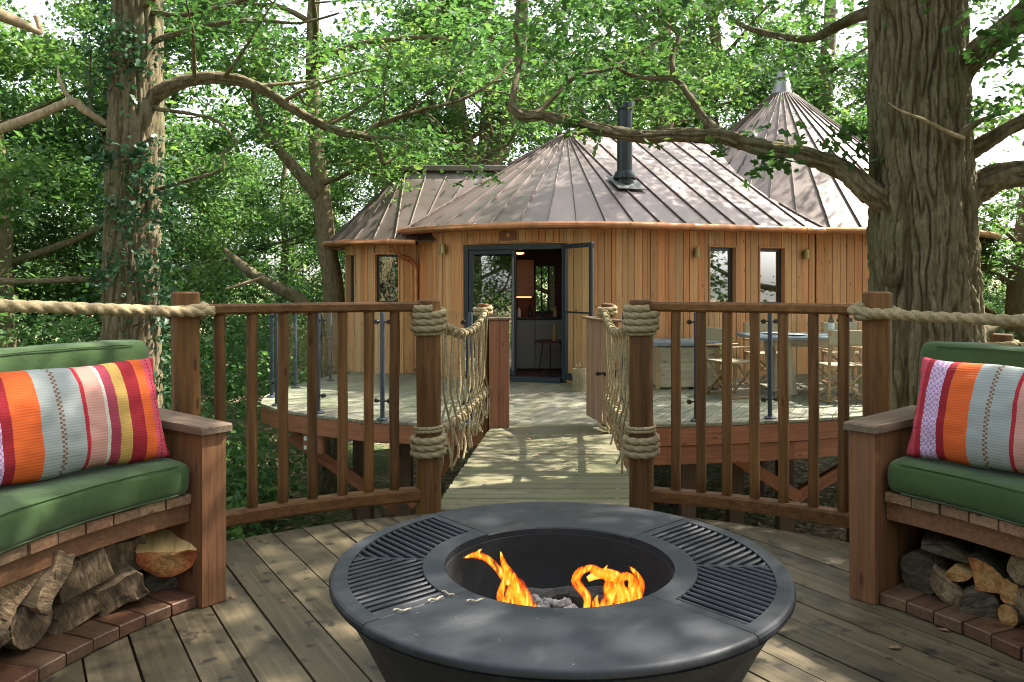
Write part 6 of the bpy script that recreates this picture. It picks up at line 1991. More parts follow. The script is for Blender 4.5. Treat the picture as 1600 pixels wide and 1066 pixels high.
def bark_tube(name, pts, radii, n, step, amp, mat, parent, fu=9.0, fv=1.6, seed=0, lump=0.10):
    """trunk or limb with real furrows: rings displaced by stretched cell noise"""
    P_ = resample(pts, step)
    m = len(P_)
    seglen = [0]
    for a, b in zip(pts, pts[1:]): seglen.append(seglen[-1] + (Vector(b) - Vector(a)).length)
    run = 0; acc = [0.0]
    for a, b in zip(P_, P_[1:]): run += (b - a).length; acc.append(run)
    tot = seglen[-1]
    vs = []; fs = []; rd_ = []
    d0 = (P_[1] - P_[0]).normalized()
    ref = Vector((0, 1, 0)) if abs(d0.y) < 0.9 else Vector((1, 0, 0))
    U = (ref - d0 * ref.dot(d0)).normalized()
    for i, p in enumerate(P_):
        if i == 0: d = P_[1] - P_[0]
        elif i == m - 1: d = P_[-1] - P_[-2]
        else: d = P_[i + 1] - P_[i - 1]
        d.normalize()
        U = (U - d * U.dot(d)).normalized(); V = d.cross(U)
        L = acc[i] / run * tot
        j = 0
        while j < len(seglen) - 2 and seglen[j + 1] < L: j += 1
        f = (L - seglen[j]) / max(1e-6, seglen[j + 1] - seglen[j]); f = max(0, min(1, f))
        r0 = radii[j] * (1 - f) + radii[j + 1] * f
        for k in range(n):
            a = 2 * pi * k / n
            c, s = cos(a), sin(a)
            big = noise.noise(Vector((c * 0.9 + seed, s * 0.9, L * 0.8)))
            r = r0 * (1 + lump * big)
            X, Y = c * r0, s * r0
            w = 0.50 * noise.noise(Vector((X * 4 + seed, Y * 4, L * 1.2))) + 0.26 * noise.noise(Vector((X * 9 + seed, Y * 9, L * 4.5)))
            q = Vector((X * fu + w + seed * 2.7, Y * fu + w, L * fv * 0.75))
            e1 = min(1.0, abs(noise.noise(q)) * 4.2)
            e2 = min(1.0, abs(noise.noise(q * 1.9 + Vector((5.3, 1.1, 2.2)))) * 4.5)
            e3 = min(1.0, 0.1 + abs(noise.noise(Vector((X * fu * 0.55, Y * fu * 0.55, L * fv * 5 + w * 3)))) * 5)
            e = e1 * (0.55 + 0.45 * e2) * (0.68 + 0.32 * e3)
            r += amp * (e - 0.6) + amp * 0.35 * noise.noise(q * 3.1) + amp * 0.2 * noise.noise(Vector((X * fu * 3, Y * fu * 3, L * fv * 7)))
            vs.append(p + (U * c + V * s) * r)
            rd_.append(e)
    for i in range(m - 1):
        for k in range(n):
            a = i * n + k; b = i * n + (k + 1) % n
            fs.append([a, b, b + n, a + n])
    fs.append([k for k in reversed(range(n))]); fs.append([(m - 1) * n + k for k in range(n)])
    mb = MB(); mb.add(vs, fs)
    TRI[0] += 2 * len(fs)
    o = mb.build(name, mat, parent, smooth=True)
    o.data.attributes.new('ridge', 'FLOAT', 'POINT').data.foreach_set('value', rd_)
    return o

def gz(v): return (v[0], v[1], ground_z(v[0], v[1]))

# ---- the big oak on the right
rng = np.random.default_rng(11)
OX = P(1438, 445, 6.25)
oak = thing('oak_tree', 'huge oak trunk with deep furrowed bark rising at the right, behind the railing', 'tree', gz((OX.x, OX.y)))
tp = [P(1447, 445, 6.25) + Vector((0, 0, -4.0)), P(1449, 445, 6.25) + Vector((0, 0, -1.9)), P(1450, 640, 6.25), P(1446, 520, 6.25), P(1443, 420, 6.25), P(1440, 300, 6.25), P(1434, 180, 6.25), P(1432, 60, 6.25), P(1431, -60, 6.25), P(1425, -350, 6.35), P(1440, -900, 6.6)]
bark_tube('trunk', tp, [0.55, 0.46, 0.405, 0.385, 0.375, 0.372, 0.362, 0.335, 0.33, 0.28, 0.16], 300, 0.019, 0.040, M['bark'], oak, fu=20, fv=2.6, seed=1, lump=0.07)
def obranch(pts, r0, r1, n=22, amp=0.010, mat='bark', parent=None, step=0.025, seed=0):
    k = len(pts)
    rad = [r0 + (r1 - r0) * i / (k - 1) for i in range(k)]
    if r0 > 0.06: rad[0] *= 1.45; rad[1] *= 1.12          # swollen collar where it leaves the trunk
    return bark_tube('branch', pts, rad, n, step, amp, M[mat], parent, fu=22, fv=5, seed=seed, lump=0.24)
B1 = [P(1400, 322, 6.2), P(1362, 300, 6.15), P(1325, 268, 6.2), P(1285, 250, 6.25), P(1240, 238, 6.3), P(1195, 232, 6.35), P(1150, 219, 6.45), P(1110, 212, 6.5), P(1060, 211, 6.6), P(1010, 213, 6.65), P(965, 207, 6.7), P(920, 197, 6.8), P(885, 187, 6.9), P(850, 181, 7.0), P(820, 183, 7.05), P(797, 166, 7.1)]
obranch(B1, 0.082, 0.034, 48, 0.020, parent=oak, seed=2)
obranch([P(800, 172, 7.1), P(803, 140, 7.2), P(812, 90, 7.4), P(806, 40, 7.5), P(824, -60, 7.8)], 0.032, 0.018, 14, 0.006, parent=oak, seed=3)
obranch([P(1142, 218, 6.45), P(1118, 202, 6.6), P(1098, 182, 6.8), P(1080, 155, 6.9), P(1054, 124, 7.1), P(1010, 122, 7.2), P(975, 112, 7.4), P(930, 75, 7.6)], 0.042, 0.014, 14, 0.006, parent=oak, seed=4)
obranch([P(1054, 124, 7.1), P(1050, 90, 7.2), P(1060, 55, 7.3), P(1030, 20, 7.4), P(1035, -60, 7.6)], 0.028, 0.012, 10, 0.004, parent=oak, seed=5)
obranch([P(800, 168, 7.1), P(840, 175, 7.3), P(900, 120, 7.6), P(960, 105, 7.8), P(1035, 60, 8.0)], 0.03, 0.012, 10, 0.004, parent=oak, seed=6)
obranch([P(1470, 150, 6.25), P(1500, 108, 6.15), P(1540, 72, 5.95), P(1580, 38, 5.8), P(1660, -30, 5.5)], 0.112, 0.082, 48, 0.022, parent=oak, seed=7)
obranch([P(1480, 262, 6.2), P(1512, 240, 6.1), P(1550, 217, 5.95), P(1590, 194, 5.85), P(1660, 160, 5.6)], 0.066, 0.045, 36, 0.016, parent=oak, seed=8)
obranch([P(1490, 318, 6.2), P(1520, 297, 6.15), P(1555, 278, 6.05), P(1595, 272, 5.95), P(1680, 262, 5.7)], 0.108, 0.085, 48, 0.022, parent=oak, seed=9)
obranch([P(1488, 222, 6.0), P(1505, 208, 5.9), P(1530, 190, 5.85), P(1565, 178, 5.8)], 0.05, 0.010, 10, 0.006, parent=oak, seed=10)
obranch([P(1505, 216, 5.86), P(1480, 206, 5.75), P(1440, 186, 5.7), P(1405, 172, 5.7), P(1388, 160, 5.7)], 0.018, 0.005, 8, 0.003, 'bark_dead', parent=oak, seed=11)
obranch([P(1500, 530, 6.2), P(1530, 520, 6.3), P(1560, 506, 6.4), P(1600, 500, 6.5), P(1680, 470, 6.7)], 0.07, 0.045, 14, 0.008, parent=oak, seed=12)
obranch([P(1395, 20, 6.3), P(1350, 22, 6.5), P(1310, 40, 6.9), P(1275, 58, 7.2), P(1240, 60, 7.4), P(1180, 48, 7.6), P(1140, 30, 7.8)], 0.06, 0.02, 12, 0.006, parent=oak, seed=13)
for (px, py, r) in ((1500, 375, 0.10), (1505, 395, 0.08), (1478, 240, 0.10), (1392, 440, 0.06), (1462, 402, 0.07)):
    c = P(px, py, 6.0)
    mb = MB(); mb.lathe([(0.001, -r * .9), (r * .6, -r * .7), (r * .95, 0), (r * .6, r * .7), (0.001, r * .9)], c, 18)
    for v in mb.v:
        d = (v - c); v += d * (0.35 * noise.noise(v * 14) + 0.2 * noise.noise(v * 35))
    mb.build('burr', M['bark'], oak, smooth=True)

def crown_from(rng, tree, specs, size, tmpl, mat, per, rh, rv, name='crown', extra=None, twig_mat='bark2', nsub=9, Ls=1.3, flat=0.7, side_n=5):
    """specs: list of (pts, radii); sprouts side shoots with leaves"""
    tw = MB(); tips = []
    for pts, rad in specs: tips += sub_twigs(rng, pts, rad, nsub, Ls, 0.2, tw, side_n=side_n)
    if extra is not None: tips += extra
    pos = clumps(rng, tips, per, rh, rv)
    base = wloc(tree)
    me = leaf_mesh(name, pos - np.array(base), size, tmpl, rng, mat, flat)
    o = link(name, me, tree, base)
    if tw.v:
        TRI[0] += 2 * len(tw.f)
        t = tw.build('twigs', M[twig_mat], tree, smooth=True); t['kind'] = 'stuff'
    return o

# limbs of the big oak that spread over the deck and the roof, mostly above the picture
specs = []
for i in range(15):
    z = rng.uniform(4.3, 9.0)
    az = 2 * pi * (i * 0.382) + rng.uniform(-.2, .2)
    d = (cos(az), sin(az), rng.uniform(0.05, 0.45))
    L = rng.uniform(3.5, 5.8) * (1.15 - 0.05 * (z - 4))
    pts, rad = limb(rng, (OX.x, OX.y, z), d, L, rng.uniform(0.07, 0.12), up=0.02)
    specs.append((pts, rad))
    mb = MB(); mb.tube([tuple(p) for p in pts], rad, 10, wob=0.2); mb.build('branch', M['bark2'], oak, smooth=True)
shade_tips = [np.array((rng.uniform(2.5, 9.5), rng.uniform(1.0, 6.6), rng.uniform(5.6, 8.8))) for k in range(270)]     # leaf clumps added out of view to shade the deck
shade_tips += [np.array((rng.uniform(3.6, 8.8), rng.uniform(10.6, 14.0), rng.uniform(6.4, 8.6))) for k in range(190)]  # added above the view to shade the terrace
shade_tips += [np.array((rng.uniform(4.0, 9.0), rng.uniform(13.0, 16.5), rng.uniform(6.9, 8.8))) for k in range(95)]  # added to break the sunlight on the roof into dapples
crown_from(rng, oak, specs, 0.095, LOBED, M['leaf'], 76, 0.50, 0.17, nsub=7, Ls=1.5, extra=shade_tips, flat=1.1)
# sprays seen hanging from the visible limbs
def spray_px(rng, tree, items, size, per, rh, rv, mat='leaf', name='leaf_spray', tmpl=LOBED, flat=0.6):
    tips = [np.array(P(px, py, d)) for (px, py, d) in items]
    base = wloc(tree)
    pos = clumps(rng, tips, per, rh, rv)
    me = leaf_mesh(name, pos - np.array(base), size, tmpl, rng, M[mat], flat)
    o = link(name, me, tree, base); o['kind'] = 'stuff'
    return o
spray_px(rng, oak, [(1190, 250, 6.3), (1205, 262, 6.3), (1180, 270, 6.35), (1222, 255, 6.2), (1132, 236, 6.4), (885, 196, 6.8), (900, 200, 6.8), (908, 208, 6.8), (935, 210, 6.7), (1235, 225, 6.1), (1182, 208, 6.4), (1290, 225, 6.1), (1315, 215, 6.1), (1340, 228, 6.1), (1330, 205, 6.1), (1355, 240, 6.1), (1025, 225, 6.6)], 0.095, 11, 0.11, 0.10)
tips = []
for k in range(70):
    tips.append((rng.uniform(800, 1365), rng.uniform(-40, 120), rng.uniform(6.3, 8.6)))
for k in range(26):
    tips.append((rng.uniform(860, 1150), rng.uniform(90, 180), rng.uniform(7.0, 8.8)))
for k in range(28):
    tips.append((rng.uniform(1500, 1640), rng.uniform(-20, 200), rng.uniform(5.2, 7.5)))
spray_px(rng, oak, tips, 0.085, 34, 0.34, 0.13, flat=1.0)

# ---- the oak on the left, with ivy
rng = np.random.default_rng(21)
LX = P(207, 445, 9.0)
oakl = thing('oak_tree', 'tall ivy clad oak trunk standing at the left behind the green bench', 'tree', gz((LX.x, LX.y)))
tp = [(LX.x, LX.y, GZ - 0.4), (LX.x, LX.y, GZ + 0.5), P(205, 480, 9.0), P(205, 400, 9.0), P(208, 300, 9.0), P(212, 200, 9.0), P(212, 100, 9.0), P(214, 0, 9.0), P(218, -150, 9.05), P(225, -400, 9.1)]
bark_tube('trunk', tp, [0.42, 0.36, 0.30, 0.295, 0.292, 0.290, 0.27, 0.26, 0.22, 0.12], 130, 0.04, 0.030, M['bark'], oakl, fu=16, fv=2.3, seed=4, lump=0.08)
R1 = [P(240, 150, 8.95), P(275, 132, 8.9), P(320, 122, 8.9), P(370, 125, 8.9), P(410, 140, 8.9), P(450, 165, 8.95), P(490, 188, 9.0), P(530, 205, 9.05), P(575, 214, 9.1)]
obranch(R1, 0.066, 0.044, 30, 0.015, parent=oakl, seed=20)
R2 = [P(575, 214, 9.1), P(580, 200, 9.15), P(620, 185, 9.2), P(660, 172, 9.3), P(715, 158, 9.4), P(770, 128, 9.6), P(800, 90, 9.8)]
obranch(R2, 0.036, 0.012, 12, 0.006, parent=oakl, seed=21)
obranch([P(575, 214, 9.1), P(592, 235, 9.1), P(602, 255, 9.15), P(640, 225, 9.3)], 0.04, 0.012, 10, 0.005, parent=oakl, seed=22)
obranch([P(235, 18, 8.9), P(280, 24, 8.8), P(330, 14, 8.8), P(395, -4, 8.8)], 0.034, 0.02, 12, 0.006, parent=oakl, seed=23)
obranch([P(240, 65, 8.9), P(290, 48, 8.8), P(340, 37, 8.7), P(400, 32, 8.7), P(470, 36, 8.7), P(530, 20, 8.7)], 0.034, 0.012, 12, 0.006, parent=oakl, seed=24)
obranch([P(170, 438, 9.0), P(110, 437, 8.9), P(50, 440, 8.8), P(-60, 436, 8.6)], 0.036, 0.03, 12, 0.006, parent=oakl, seed=25)
obranch([P(-60, 222, 8.2), P(0, 202, 8.4), P(60, 180, 8.6), P(112, 160, 8.7), P(135, 175, 8.75), P(168, 195, 8.85)], 0.056, 0.036, 16, 0.008, 'bark_dead', parent=oakl, seed=26)
obranch([P(112, 160, 8.7), P(95, 130, 8.8), P(90, 105, 8.9)], 0.03, 0.008, 10, 0.004, 'bark_dead', parent=oakl, seed=27)
obranch([P(-60, -10, 7.6), P(0, 22, 7.8), P(40, 40, 8.0), P(62, 50, 8.1), P(55, 25, 8.1)], 0.07, 0.022, 14, 0.008, 'bark_dead', parent=oakl, seed=28)
obranch([P(172, 240, 8.9), P(150, 190, 8.8), P(140, 150, 8.8), P(142, 80, 8.8)], 0.02, 0.010, 8, 0.003, parent=oakl, seed=29)
obranch([P(235, 300, 8.95), P(300, 280, 8.9), P(345, 265, 8.9), P(348, 240, 8.9)], 0.024, 0.010, 10, 0.004, parent=oakl, seed=30)
obranch([P(240, 170, 8.9), P(300, 178, 8.8), P(340, 190, 8.7), P(372, 222, 8.6)], 0.025, 0.008, 8, 0.003, parent=oakl, seed=31)
specs = [(list(map(np.array, R1)), [0.06] * len(R1)), (list(map(np.array, R2)), [0.03] * len(R2))]
for i in range(15):
    z = rng.uniform(3.9, 8.5)
    az = 2 * pi * (i * 0.382) + rng.uniform(-.2, .2)
    if z > 5 and cos(az) > -0.3 and i % 3: continue
    d = (cos(az), sin(az), rng.uniform(0.0, 0.4))
    pts, rad = limb(rng, (LX.x, LX.y, z), d, rng.uniform(3.2, 5.4), rng.uniform(0.025, 0.048), up=0.02, wig=0.42)
    specs.append((pts, rad))
    mb = MB(); mb.tube([tuple(p) for p in pts], rad, 9, wob=0.2); mb.build('branch', M['bark2'], oakl, smooth=True)
crown_from(rng, oakl, specs, 0.095, LOBED, M['leaf'], 50, 0.44, 0.16, nsub=7, Ls=1.4, flat=1.1)
tips = [(rng.uniform(150, 262), rng.choice([250, 270, 300, 330, 345, 410, 425, 70, 110]) + rng.uniform(-16, 16), rng.uniform(8.45, 8.8)) for k in range(46)]
spray_px(rng, oakl, tips, 0.085, 20, 0.22, 0.16, 'ivy')
iv = []
for k in range(1000):
    a = rng.uniform(0, 2 * pi); z = rng.uniform(-2.2, 4.3)
    dn = 0.5 + 0.5 * math.sin(z * 2.3 + a) * math.cos(z * 0.9 + 2 * a)
    if rng.uniform() > dn ** 1.6: continue
    c = np.array((LX.x + 0.31 * cos(a), LX.y + 0.31 * sin(a), z))
    for q in range(7): iv.append(c + rng.normal(0, 0.07, 3) + np.array((cos(a), sin(a), 0)) * rng.uniform(0, 0.10))
iv = np.array(iv); bs = wloc(oakl)
link('ivy', leaf_mesh('ivy', iv - np.array(bs), 0.085, LOBED, rng, M['ivy'], 0.5), oakl, bs)

# ---- trees further back that can be told apart
def back_tree(label, trunk, r0, r1, seed, limbs=(), nl=9, zlo=2.5, zhi=9, Lm=4.0, per=40, size=0.15, rh=0.6, rv=0.38, nsub=7, mat='leaf_far', group=None):
    rng = np.random.default_rng(seed)
    b = trunk[0]
    t = thing('oak_tree', label, 'tree', gz((b[0], b[1])), group)
    pts = [Vector((b[0], b[1], ground_z(b[0], b[1]) - 0.3))] + [Vector(p) for p in trunk]
    k = len(pts)
    bark_tube('trunk', pts, [r0 * 1.15] + [r0 + (r1 - r0) * i / (k - 2) for i in range(k - 1)], 40, 0.10, r0 * 0.06, M['bark2'], t, fu=10, fv=2.2, seed=seed, lump=0.12)
    specs = []
    for pl, a, c in limbs:
        obranch(pl, a, c, 12, 0.008, parent=t, step=0.08, seed=seed + len(specs))
        specs.append((list(map(np.array, pl)), [a * 0.6] * len(pl)))
    top = pts[-1]
    tw = MB()
    for i in range(nl):
        z = rng.uniform(zlo, zhi)
        f = None
        for p, q in zip(pts, pts[1:]):
            if p.z <= z <= q.z: f = p.lerp(q, (z - p.z) / max(1e-6, q.z - p.z))
        if f is None: f = top
        az = 2 * pi * i * 0.382 + rng.uniform(-.3, .3)
        pl, rd = limb(rng, tuple(f), (cos(az), sin(az), rng.uniform(0.1, 0.7)), Lm * rng.uniform(0.7, 1.2), rng.uniform(0.04, 0.08), up=0.05)
        tw.tube([tuple(p) for p in pl], rd, 8, wob=0.2)
        specs.append((pl, rd))
    if tw.v: tw.build('limbs', M['bark2'], t, smooth=True)
    crown_from(rng, t, specs, size * 0.70, MID, M[mat], int(per * 1.7), rh * 0.95, rv * 0.6, nsub=nsub, Ls=1.3, side_n=4, flat=1.0)
    return t
back_tree('oak with a pale forked trunk at the left corner of the treehouse', [P(522, 480, 14.2), P(512, 390, 14.2), P(503, 310, 14.2), P(493, 210, 14.2), P(488, 110, 14.3), P(492, -40, 14.4), P(500, -250, 14.5)], 0.19, 0.08, 101,
          [([P(500, 305, 14.2), P(470, 275, 14.1), P(440, 240, 14.0), P(415, 205, 13.9), P(398, 160, 13.9), P(400, 110, 13.9)], 0.11, 0.04), ([P(507, 285, 14.1), P(540, 272, 14.0), P(570, 258, 13.9), P(600, 240, 13.9)], 0.06, 0.03)], nl=12, zlo=2.0, zhi=8.5, Lm=3.6, per=42)
back_tree('oak with a thick upright trunk behind the ridge of the small wing roof', [P(738, 300, 21), P(728, 245, 21), P(714, 185, 21), P(707, 110, 21), P(690, 60, 21), P(700, -60, 21)], 0.36, 0.14, 102,
          [([P(707, 110, 21), P(722, 80, 21), P(728, 50, 21), P(722, 0, 21)], 0.18, 0.10), ([P(704, 105, 21), P(685, 75, 21), P(650, 40, 21)], 0.12, 0.06)], nl=12, zlo=4, zhi=10, Lm=4.6, per=46, size=0.18)
back_tree('oak with a trunk leaning right behind the ridge of the small wing roof', [P(745, 300, 19.5), P(765, 262, 19.5), P(790, 215, 19.5), P(808, 150, 19.5), P(812, 90, 19.5), P(815, 20, 19.5), P(822, -60, 19.5)], 0.25, 0.13, 103,
          [([P(758, 275, 19.6), P(760, 200, 19.7), P(765, 120, 19.8), P(770, 40, 19.8)], 0.19, 0.09)], nl=10, zlo=3.5, zhi=9, Lm=4.4, per=44, size=0.17)
back_tree('slender oak seen above the main roof, right of the flue', [P(1040, 235, 23), P(1038, 190, 23), P(1033, 130, 23), P(1040, 60, 23), P(1030, -30, 23)], 0.30, 0.14, 104,
          [([P(1036, 140, 23), P(1010, 110, 23), P(975, 80, 23)], 0.12, 0.05)], nl=11, zlo=4, zhi=10, Lm=4.6, per=46, size=0.18)
back_tree('bright oak with curving boughs between the flue and the turret spire', [P(1118, 260, 26), P(1112, 200, 26), P(1105, 150, 26), P(1120, 90, 26), P(1112, 20, 26)], 0.3, 0.14, 105,
          [([P(1110, 160, 26), P(1140, 120, 25.6), P(1175, 115, 25.4)], 0.13, 0.05), ([P(1106, 150, 26), P(1085, 100, 26), P(1070, 40, 26)], 0.12, 0.05)], nl=12, zlo=4, zhi=11, Lm=5, per=46, size=0.19)
back_tree('leafy oak behind the turret roof and its finial', [P(1290, 240, 24), P(1285, 150, 24), P(1295, 60, 24), P(1300, -60, 24)], 0.3, 0.14, 106, nl=14, zlo=2.5, zhi=10.5, Lm=4.8, per=46, size=0.18)
back_tree('bright leafy oak in the gap right of the big trunk', [P(1590, 480, 15), P(1600, 380, 15), P(1612, 250, 15), P(1625, 100, 15)], 0.2, 0.1, 107,
          [([P(1595, 420, 15), P(1560, 410, 14.8), P(1525, 425, 14.6), P(1490, 430, 14.5)], 0.09, 0.04)], nl=9, zlo=-0.6, zhi=2.6, Lm=3.2, per=50, size=0.13, rv=0.3)
# fallen limb leaning through the undergrowth
fb = MB()
fpts = [P(352, 390, 13.4), P(375, 412, 13.3), P(410, 437, 13.2), P(450, 458, 13.1), P(478, 480, 13.1), P(498, 530, 13.2)]
fo = bark_tube('fallen_branch', fpts + [P(505, 800, 13.3)], [0.03, 0.075, 0.095, 0.105, 0.115, 0.12, 0.13], 16, 0.08, 0.008, M['bark'], None, fu=20, fv=4, seed=50)
tag(fo, 'mossy fallen branch leaning through the undergrowth left of the treehouse', 'branch')
fo = bark_tube('dead_branch', [P(352, 452, 12.9), P(385, 442, 13.0), P(412, 432, 13.05)], [0.02, 0.03, 0.012], 8, 0.06, 0.004, M['bark_dead'], None, seed=51)
tag(fo, 'short bleached dead branch lying across the fallen branch left of the treehouse', 'branch')

# ---- the wood all around: a few seed trees copied with their parts
def proto_tree(seed, h, r, lab, grp, zfrac=0.22, nl=16, Lm=4.2, per=46, size=0.2, loc=(0, 0)):
    rng = np.random.default_rng(seed)
    t = thing('woodland_tree', lab, 'tree', (0, 0, 0), grp)
    pts = []; rad = []
    p = np.array([0., 0, -0.4]); k = 10
    for i in range(k + 1):
        pts.append(tuple(p)); rad.append(r * (1 - 0.8 * i / k))
        p = p + np.array([rng.normal(0, .12), rng.normal(0, .12), h / k])
    mb = MB(); mb.tube(pts, rad, 12, wob=0.15, seed=seed); TRI[0] += 240
    specs = []
    for i in range(nl):
        f = zfrac + (0.97 - zfrac) * (i + rng.uniform(0, .8)) / nl
        j = min(int(f * k), k - 1)
        az = 2 * pi * i * 0.382 + rng.uniform(-.3, .3)
        pl, rd = limb(rng, pts[j], (cos(az), sin(az), rng.uniform(0.0, 0.6)), Lm * rng.uniform(0.75, 1.2) * (1.15 - 0.55 * f), max(0.025, rad[j] * 0.4), up=0.08)
        mb.tube([tuple(q) for q in pl], rd, 7, wob=0.2)
        specs.append((pl, rd))
    mb.build('trunk', M['bark2'], t, smooth=True, origin=(0, 0, 0))
    tips = []
    for pl, rd in specs: tips += sub_twigs(rng, pl, rd, 6, 1.5, 0.15, None)
    me = leaf_mesh('crown', clumps(rng, tips, int(per * 2.1), 0.76, 0.34), size * 0.72, SIMPLE, rng, M['leaf_far'], 0.9)
    link('crown', me, t, (0, 0, 0))
    return t
GW = 'woodland oaks standing all round the treehouse'
LW = 'leafy woodland oak with a plain trunk, one of those closing the view behind the treehouse'
protos = [proto_tree(201, 13.5, 0.30, LW, GW), proto_tree(202, 12.0, 0.24, LW, GW, 0.12), proto_tree(203, 15.0, 0.34, LW, GW, 0.2, 18, 4.8), proto_tree(204, 9.0, 0.16, LW, GW, 0.08, 14, 3.2, 46, 0.17)]
used = [False] * 4
rw = random.Random(77)
spots = [(-10.8, 16.5), (-13, 12), (-9.2, 20.5), (-10.5, 22), (-15.5, 18), (-3.5, 24), (-8, 27.5), (1.5, 28), (5.5, 30), (9, 25.5), (12.5, 21.5), (15, 27), (-14, 27), (-19.5, 22), (11.5, 17.5), (17, 18), (-1, 33), (-6.5, 34), (6, 36), (13, 34), (-13, 35), (-21, 31), (20, 24), (21, 33),
         (-15.5, 9.0), (13.0, 11.5), (-26, 27), (0, 42), (-12, 44), (-5, 29), (-11, 26), (-17, 13.5), (3.5, 33), (20, 3.6)]
spots_behind = [(-10.5, -2.0), (-8.5, -9.5), (-7.5, -6.5), (-12, -10), (-4.5, -13), (-15, -4), (2.0, -17), (12, -16), (8.5, 1.5), (-9, -18), (18, -20), (9.5, -4.0)]
for i, (x, y) in enumerate(spots + spots_behind):
    k = (i * 7 + 3 * (i // 4)) % 4
    if i == len(spots) - 1: k = 0
    s = rw.uniform(0.85, 1.15)
    if y > 0 and 0.52 < x / y < 0.72: s *= 0.45        # low growth where the sky opens at the right
    if y > 0 and -0.2 < x / y < -0.1: s *= 0.6
    if i == len(spots) - 1: s = 1.4
    o = protos[k] if not used[k] else copy_tree(protos[k])
    used[k] = True
    o.location = (x, y, ground_z(x, y)); o.rotation_euler = (0, 0, rw.uniform(0, 6.28)); o.scale = (s, s, s)

# ---- undergrowth
rng = np.random.default_rng(31)
def undergrowth(name, spots, size, per, mat, rh=0.45, rv=0.35):
    tips = []
    for (x0, x1, y0, y1, h, n) in spots:
        k = 0
        while k < n:
            x = rng.uniform(x0, x1); y = rng.uniform(y0, y1)
            k += 1
            if ((x - C0.x) ** 2 + (y - C0.y) ** 2) < 2.75 ** 2: continue
            if -3.5 < x < 8.2 and 7.7 < y < 19.5 and (x - 2) ** 2 / 36 + (y - 13.6) ** 2 / 36 < 1.1: continue
            hh = h * (0.55 + 0.45 * noise.noise(Vector((x * 0.4, y * 0.4, 1.7))) + 0.3 * rng.uniform())
            tips.append((x, y, ground_z(x, y) + max(0.05, hh) * rng.uniform(0.15, 1.0) ** 0.7))
    pos = clumps(rng, tips, per, rh, rv)
    o = link(name, leaf_mesh(name, pos, size * 0.78, MID if name == 'undergrowth' else SIMPLE, rng, M[mat], 0.7), None, (0, 0, 0))
    return o
o = undergrowth('undergrowth', [(-11, -3.3, 7.5, 13, 2.4, 620), (-8, -2.6, 4.6, 8, 1.5, 150), (-16, -3.5, 13, 21, 3.6, 650), (-15, -4, 15, 21, 5.2, 330), (-5, 14, 20.5, 29, 3.6, 500), (8.5, 17, 9, 20, 3.2, 450), (4.8, 10, 4.5, 9, 1.7, 120), (-24, 24, 29, 40, 4.5, 600), (-26, -14, 4, 30, 4, 350), (14, 26, 6, 30, 4, 350)], 0.15, 34, 'leaf_low')
tag(o, 'dense green undergrowth of shrubs and saplings below and behind the decks', 'undergrowth', kind='stuff')
o = undergrowth('ground_cover', [(-3.6, 0.6, 6.2, 8.6, 0.14, 110), (-3, 4, 4.8, 7.5, 0.10, 70), (-4, 8, 8, 14, 0.12, 60)], 0.07, 14, 'leaf_low', 0.4, 0.06)
tag(o, 'low ivy and weeds creeping over the leaf litter under the bridge', 'ground cover', kind='stuff')
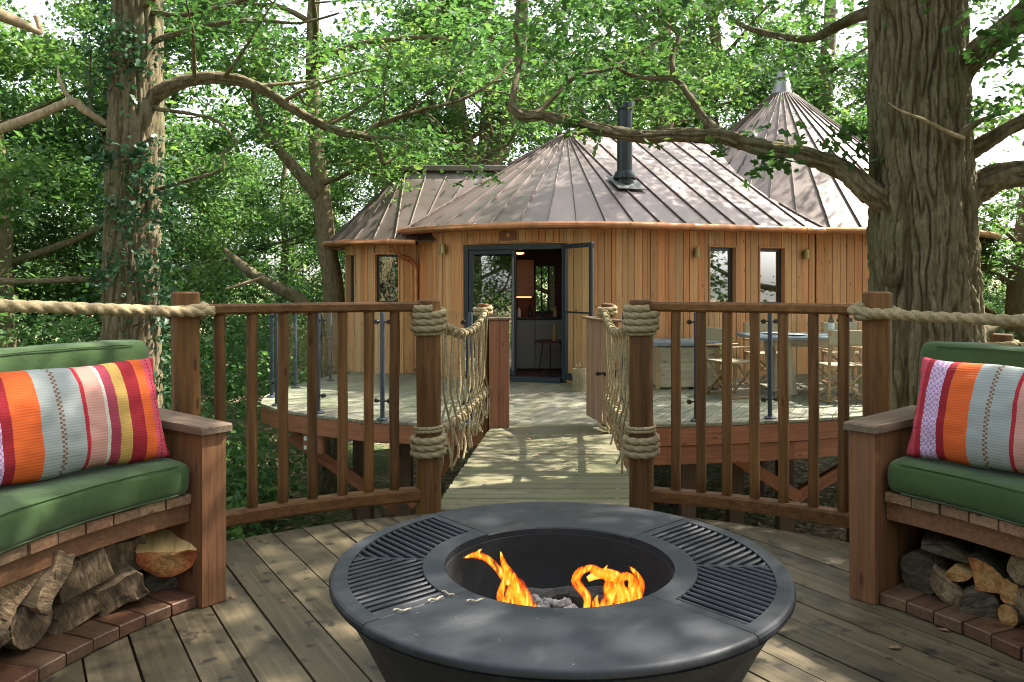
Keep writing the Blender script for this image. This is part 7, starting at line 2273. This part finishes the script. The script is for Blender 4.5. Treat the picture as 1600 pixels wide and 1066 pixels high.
# fallen leaves
n = 9000
xs = rng.uniform(-6, 9, n); ys = rng.uniform(3.0, 14, n)
zs = np.array([ground_z(a, b) + 0.015 for a, b in zip(xs, ys)])
def litter():
    m, nt, N, L, out = newmat('fallen_leaf')
    at = N.new("ShaderNodeAttribute"); at.attribute_name = "rnd"
    r = ramp(N, [(0.0, (0.10, 0.06, 0.03)), (0.5, (0.24, 0.15, 0.075)), (1.0, (0.42, 0.32, 0.20))]); L.new(at.outputs['Fac'], r.inputs[0])
    b = bsdf(N, L, out, Roughness=0.8); L.new(r.outputs[0], b.inputs['Base Color'])
    return m
M['litter'] = litter()
o = link('fallen_leaves', leaf_mesh('fallen_leaves', np.stack([xs, ys, zs], 1), 0.10, SIMPLE, rng, M['litter'], 1.6), None, (0, 0, 0))
tag(o, 'dry brown fallen leaves lying on the woodland floor', 'leaves', kind='stuff')
n = 46
aa = rng.uniform(0, 6.28, n); rr_ = np.sqrt(rng.uniform(0.35, 1, n)) * 2.2
P1 = np.stack([C0.x + rr_ * np.cos(aa), C0.y + rr_ * np.sin(aa), np.full(n, 0.008)], 1)
tt_ = rng.uniform(0, 1, 40); P2 = np.stack([-0.3 + 0.25 * tt_ + rng.uniform(0, 1.0, 40), 4.6 + 3.4 * tt_, -0.01 - 0.156 * tt_ + 0.006], 1)
P3 = np.stack([rng.uniform(-2.6, 4.5, 60), rng.uniform(8.9, 11.5, 60), np.full(60, ZT + 0.007)], 1)
PP = np.concatenate([P1, P2, P3])
PP = PP[[not (0.3 < math.hypot(p[0] - FC.x, p[1] - FC.y) < 0.62 or math.hypot(p[0] - FC.x, p[1] - FC.y) < 0.5) for p in PP]]
o = link('deck_leaves', leaf_mesh('deck_leaves', PP, 0.045, LOBED, rng, M['litter'], 4.0), None, (0, 0, 0))
tag(o, 'a few dry oak leaves scattered over the deck boards', 'leaves', kind='stuff')
# plant pot by the chest
pt = thing('potted_plant', 'small potted evergreen standing between the chest and the table', 'plant', (2.98, 11.2, ZT))
MB().lathe([(0.002, 0.0), (0.085, 0.0), (0.11, 0.20), (0.12, 0.21), (0.10, 0.21), (0.09, 0.18), (0.002, 0.18)], (2.98, 11.2, ZT + 0.002), 20).build('pot', M['terracotta'], pt, smooth='auto')
MB().tube([(2.98, 11.2, ZT + 0.17), (2.99, 11.2, ZT + 0.4), (2.98, 11.21, ZT + 0.55)], [0.012, 0.009, 0.005], 6).build('stem', M['bark2'], pt)
link('foliage', leaf_mesh('foliage', clumps(rng, [(0, 0, .32), (.02, 0, .42), (0, .02, .50), (-.03, 0, .38), (0, 0, .58)], 26, 0.13, 0.13), 0.06, SIMPLE, rng, M['leaf_low'], 0.3), pt, (2.98, 11.2, ZT))
print('leaf and bark triangles', TRI[0])
